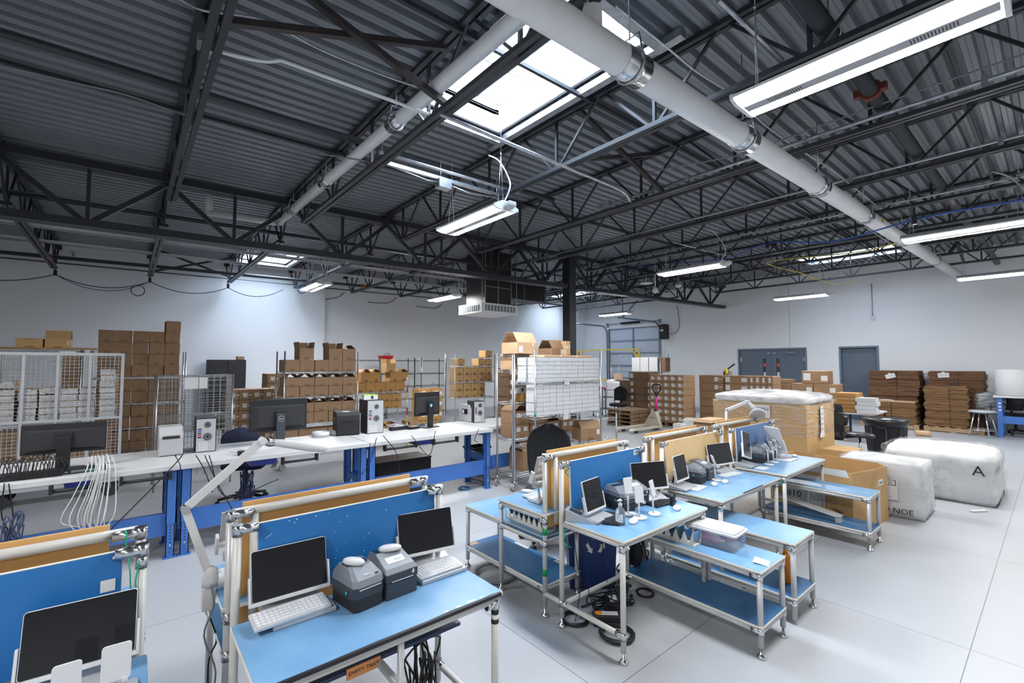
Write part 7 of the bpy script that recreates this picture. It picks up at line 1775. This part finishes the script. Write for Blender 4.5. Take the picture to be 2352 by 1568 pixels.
# loose wooden pallets and the pallet jack
for k in range(4): pallet(10.66 + .03 * (k % 2), 11.60 + .03 * (k % 2), 7.60, 8.42, 'weathered wooden pallet in the loose pile, %s from the floor' % ORD[k + 1], M_WOODD, .105, 0, k * .107, 7)
t = thing('pallet_jack', 'beige pallet jack with a pink-taped handle in front of the labelled cartons', 'pallet jack', (10.75, 6.98, 0), 3.08)
for s in (-1, 1):
    put('fork', MB().box(.0, 1.05, s * .20 - .075, s * .20 + .075, .06, .11, .01), M_BEIGE, t); put('fork_tip', MB()._add([(1.05, s * .20 - .075, .06), (1.05, s * .20 + .075, .06), (1.05, s * .20 + .075, .11), (1.05, s * .20 - .075, .11), (1.20, s * .20 - .03, .055), (1.20, s * .20 + .03, .055), (1.20, s * .20 + .03, .075), (1.20, s * .20 - .03, .075)], [(0, 3, 2, 1), (4, 5, 6, 7), (0, 1, 5, 4), (1, 2, 6, 5), (2, 3, 7, 6), (3, 0, 4, 7)]), M_BEIGE, t)
    put('fork_roller', MB().tube([(.95, s * .20 - .04, .036), (.95, s * .20 + .04, .036)], .036, 12), M_BLACK, t)
put('mast_housing', MB()._add([(.05, -.28, .06), (.05, .28, .06), (-.20, .16, .06), (-.20, -.16, .06), (-.02, -.06, .46), (-.02, .06, .46), (-.16, .06, .46), (-.16, -.06, .46)], [(0, 3, 2, 1), (4, 5, 6, 7), (0, 1, 5, 4), (1, 2, 6, 5), (2, 3, 7, 6), (3, 0, 4, 7)]), M_BEIGE, t)
lettering('CROWN', .05, M_INK, t, (.035, 0, .30), (PI / 2 - .1, 0, PI / 2), 'maker_name')
put('steer_wheel', MB().tube([(-.14, -.05, .08), (-.14, .05, .08)], .08, 16), M_BLACK, t); put('pump', MB().tube([(-.12, 0, .1), (-.12, 0, .50)], .04, 12), M_BLACK, t)
put('handle_shaft', MB().tube([(-.14, 0, .42), (-.17, 0, .92)], .022, 10), M_BLACK, t); put('pink_tape', MB().tube([(-.145, 0, .50), (-.165, 0, .84)], .026, 10), M_PINK, t)
put('handle_loop', MB().tube(smooth_path([(-.17, 0, .90), (-.175, .10, 1.0), (-.18, .13, 1.10), (-.183, .10, 1.16), (-.185, 0, 1.17), (-.183, -.10, 1.16), (-.18, -.13, 1.10), (-.175, -.10, 1.0), (-.17, 0, .90)]), .02, 8), M_BLACK, t)
# white foam off-cuts by the stack
for k, (x, y, z, s) in enumerate(((10.35, 5.98, 0, (.26, .24, .28)), (10.85, 5.95, 0, (.46, .34, .36)), (12.0, 5.6, 0, (.3, .3, .26)), (10.5, 5.55, 0, (.3, .26, .18)))):
    solo('foam_piece', MB().box(-s[0] / 2, s[0] / 2, -s[1] / 2, s[1] / 2, 0, s[2], .03), M_FOAM, 'white foam packing piece before the labelled cartons, %s from left' % ('first', 'second', 'fourth', 'third')[k], 'foam piece', 'white foam pieces', (x, y, z), .3 * k)
# white storage rack and yellow guard rails by the garage door
wire_rack(14.3, 14.8, 8.95, 11.1, [.25, .9, 1.45], 2.1, 'distant chrome rack of white bags and boxes before the garage door', M_WIRE, False)
for k, (y, z, h) in enumerate(((9.25, 1.456, .52), (9.62, 1.456, .52), (9.98, 1.456, .52), (9.7, .906, .45), (9.3, .906, .45))): carton('wbx', 14.32, y, z, 'tall white box on the distant rack, %s' % ('upper right', 'upper middle', 'upper left', 'middle shelf left', 'middle shelf right')[k], 'white boxes on the distant rack', -PI / 2, ('closed', .34, .4, .50 if h > .5 else .44, M_WHITE, [(-.15, .2, .2, .03, M_LABEL)], False))
solo('white_bags', blob(0, .4, 0, .75, 0, 1.1, .06, 8, 10, 10, 51, .02, .6), M_WHITE, 'pile of white plastic bags hanging low on the distant rack', 'bags', None, (13.8, 10.2, .0))
for k, z in enumerate((1.456, 1.70)): carton('dkb', 14.32, 9.02 - .16, z, 'small dark box at the right end of the distant rack, %s' % ('lower', 'upper')[k], 'dark boxes on the distant rack', -PI / 2, ('closed', .20, .3, .24, M_CARDD, None, False))
carton('tanb', 13.78, 10.45, 1.152, 'small tan carton beside the white bags on the distant rack', None, -PI / 2, ('closed', .22, .22, .2, M_CARDL, None, False))
t = thing('guard_rail', 'yellow gantry frame in front of the garage door', 'guard rail', (15.5, 10.6, 0))
put('top_bar', MB().box(-.025, .025, 0, 3.3, 2.29, 2.33), M_YELLOW, t)
for y in (.03, 3.27): put('post', MB().box(-.03, .03, y - .03, y + .03, 0, 2.27), M_YELLOW, t); put('brace', MB().bar((0, y, 1.9), (0, y + (.35 if y < 1 else -.35), 2.28), .04, .04), M_YELLOW, t)
t = thing('guard_rail', 'low yellow rail left of the distant rack', 'guard rail', (15.2, 11.6, 0)); put('top_bar', MB().box(-.03, .03, 0, 1.2, 1.02, 1.08), M_YELLOW, t)
for y in (.03, 1.17): put('post', MB().box(-.03, .03, y - .03, y + .03, 0, 1.02), M_YELLOW, t)
t = thing('rolling_cart', 'dark rolling cart with red items behind the wooden pallets', 'cart', (11.9, 9.45, 0))
for z in (.25, .62, .86): put('shelf', MB().box(0, .5, 0, .55, z, z + .02), M_GREYPL, t)
for x in (.02, .48):
    for y in (.02, .53): put('post', MB().tube([(x, y, .06), (x, y, .9)], .014, 8), M_BLACKM, t); put('caster', MB().tube([(x, y - .015, .03), (x, y + .015, .03)], .03, 10), M_BLACK, t)
put('push_handle', MB().tube(smooth_path([(.02, .02, .86), (-.06, .02, .95), (-.06, .53, .95), (.02, .53, .86)]), .013, 8), mat('maroon_tube', (.12, .02, .02), .4), t)
for k in range(3): solo('red_item', MB().lathe([(.03, 0), (.045, .03), (.02, .08)], (0, 0, 0), 10), M_RED, 'small red and black item on the rolling cart, %s from left' % ORD[3 - k], 'item', 'red items on the cart', (12.05, 9.6 + k * .13, .881))
office_chair(11.75, 8.85, -1.3, 'black office chair between the wooden pallets and the dark cartons', M_FAB, .47, .45)
# rods leaning at the right wall
solo('leaning_rod', MB().bar((0, 0, 0), (0, -1.05, 1.45), .10, .10), M_GALV, 'grey metal channel leaning against the right wall', 'rod', None, (XW - .12, 8.95, .02))
t = thing('hand_tool', 'black handle with a yellow grip behind the labelled cartons', 'tool', (13.2, 6.2, 0)); put('shaft', MB().tube([(0, 0, 0), (0, 0, 1.5), (0, -.30, 1.72)], .025, 8), M_BLACK, t); put('yellow_grip', MB().lathe([(.03, 1.42), (.05, 1.46), (.05, 1.56), (.03, 1.6)], (0, -.06, 0), 10), M_YELLOW, t)
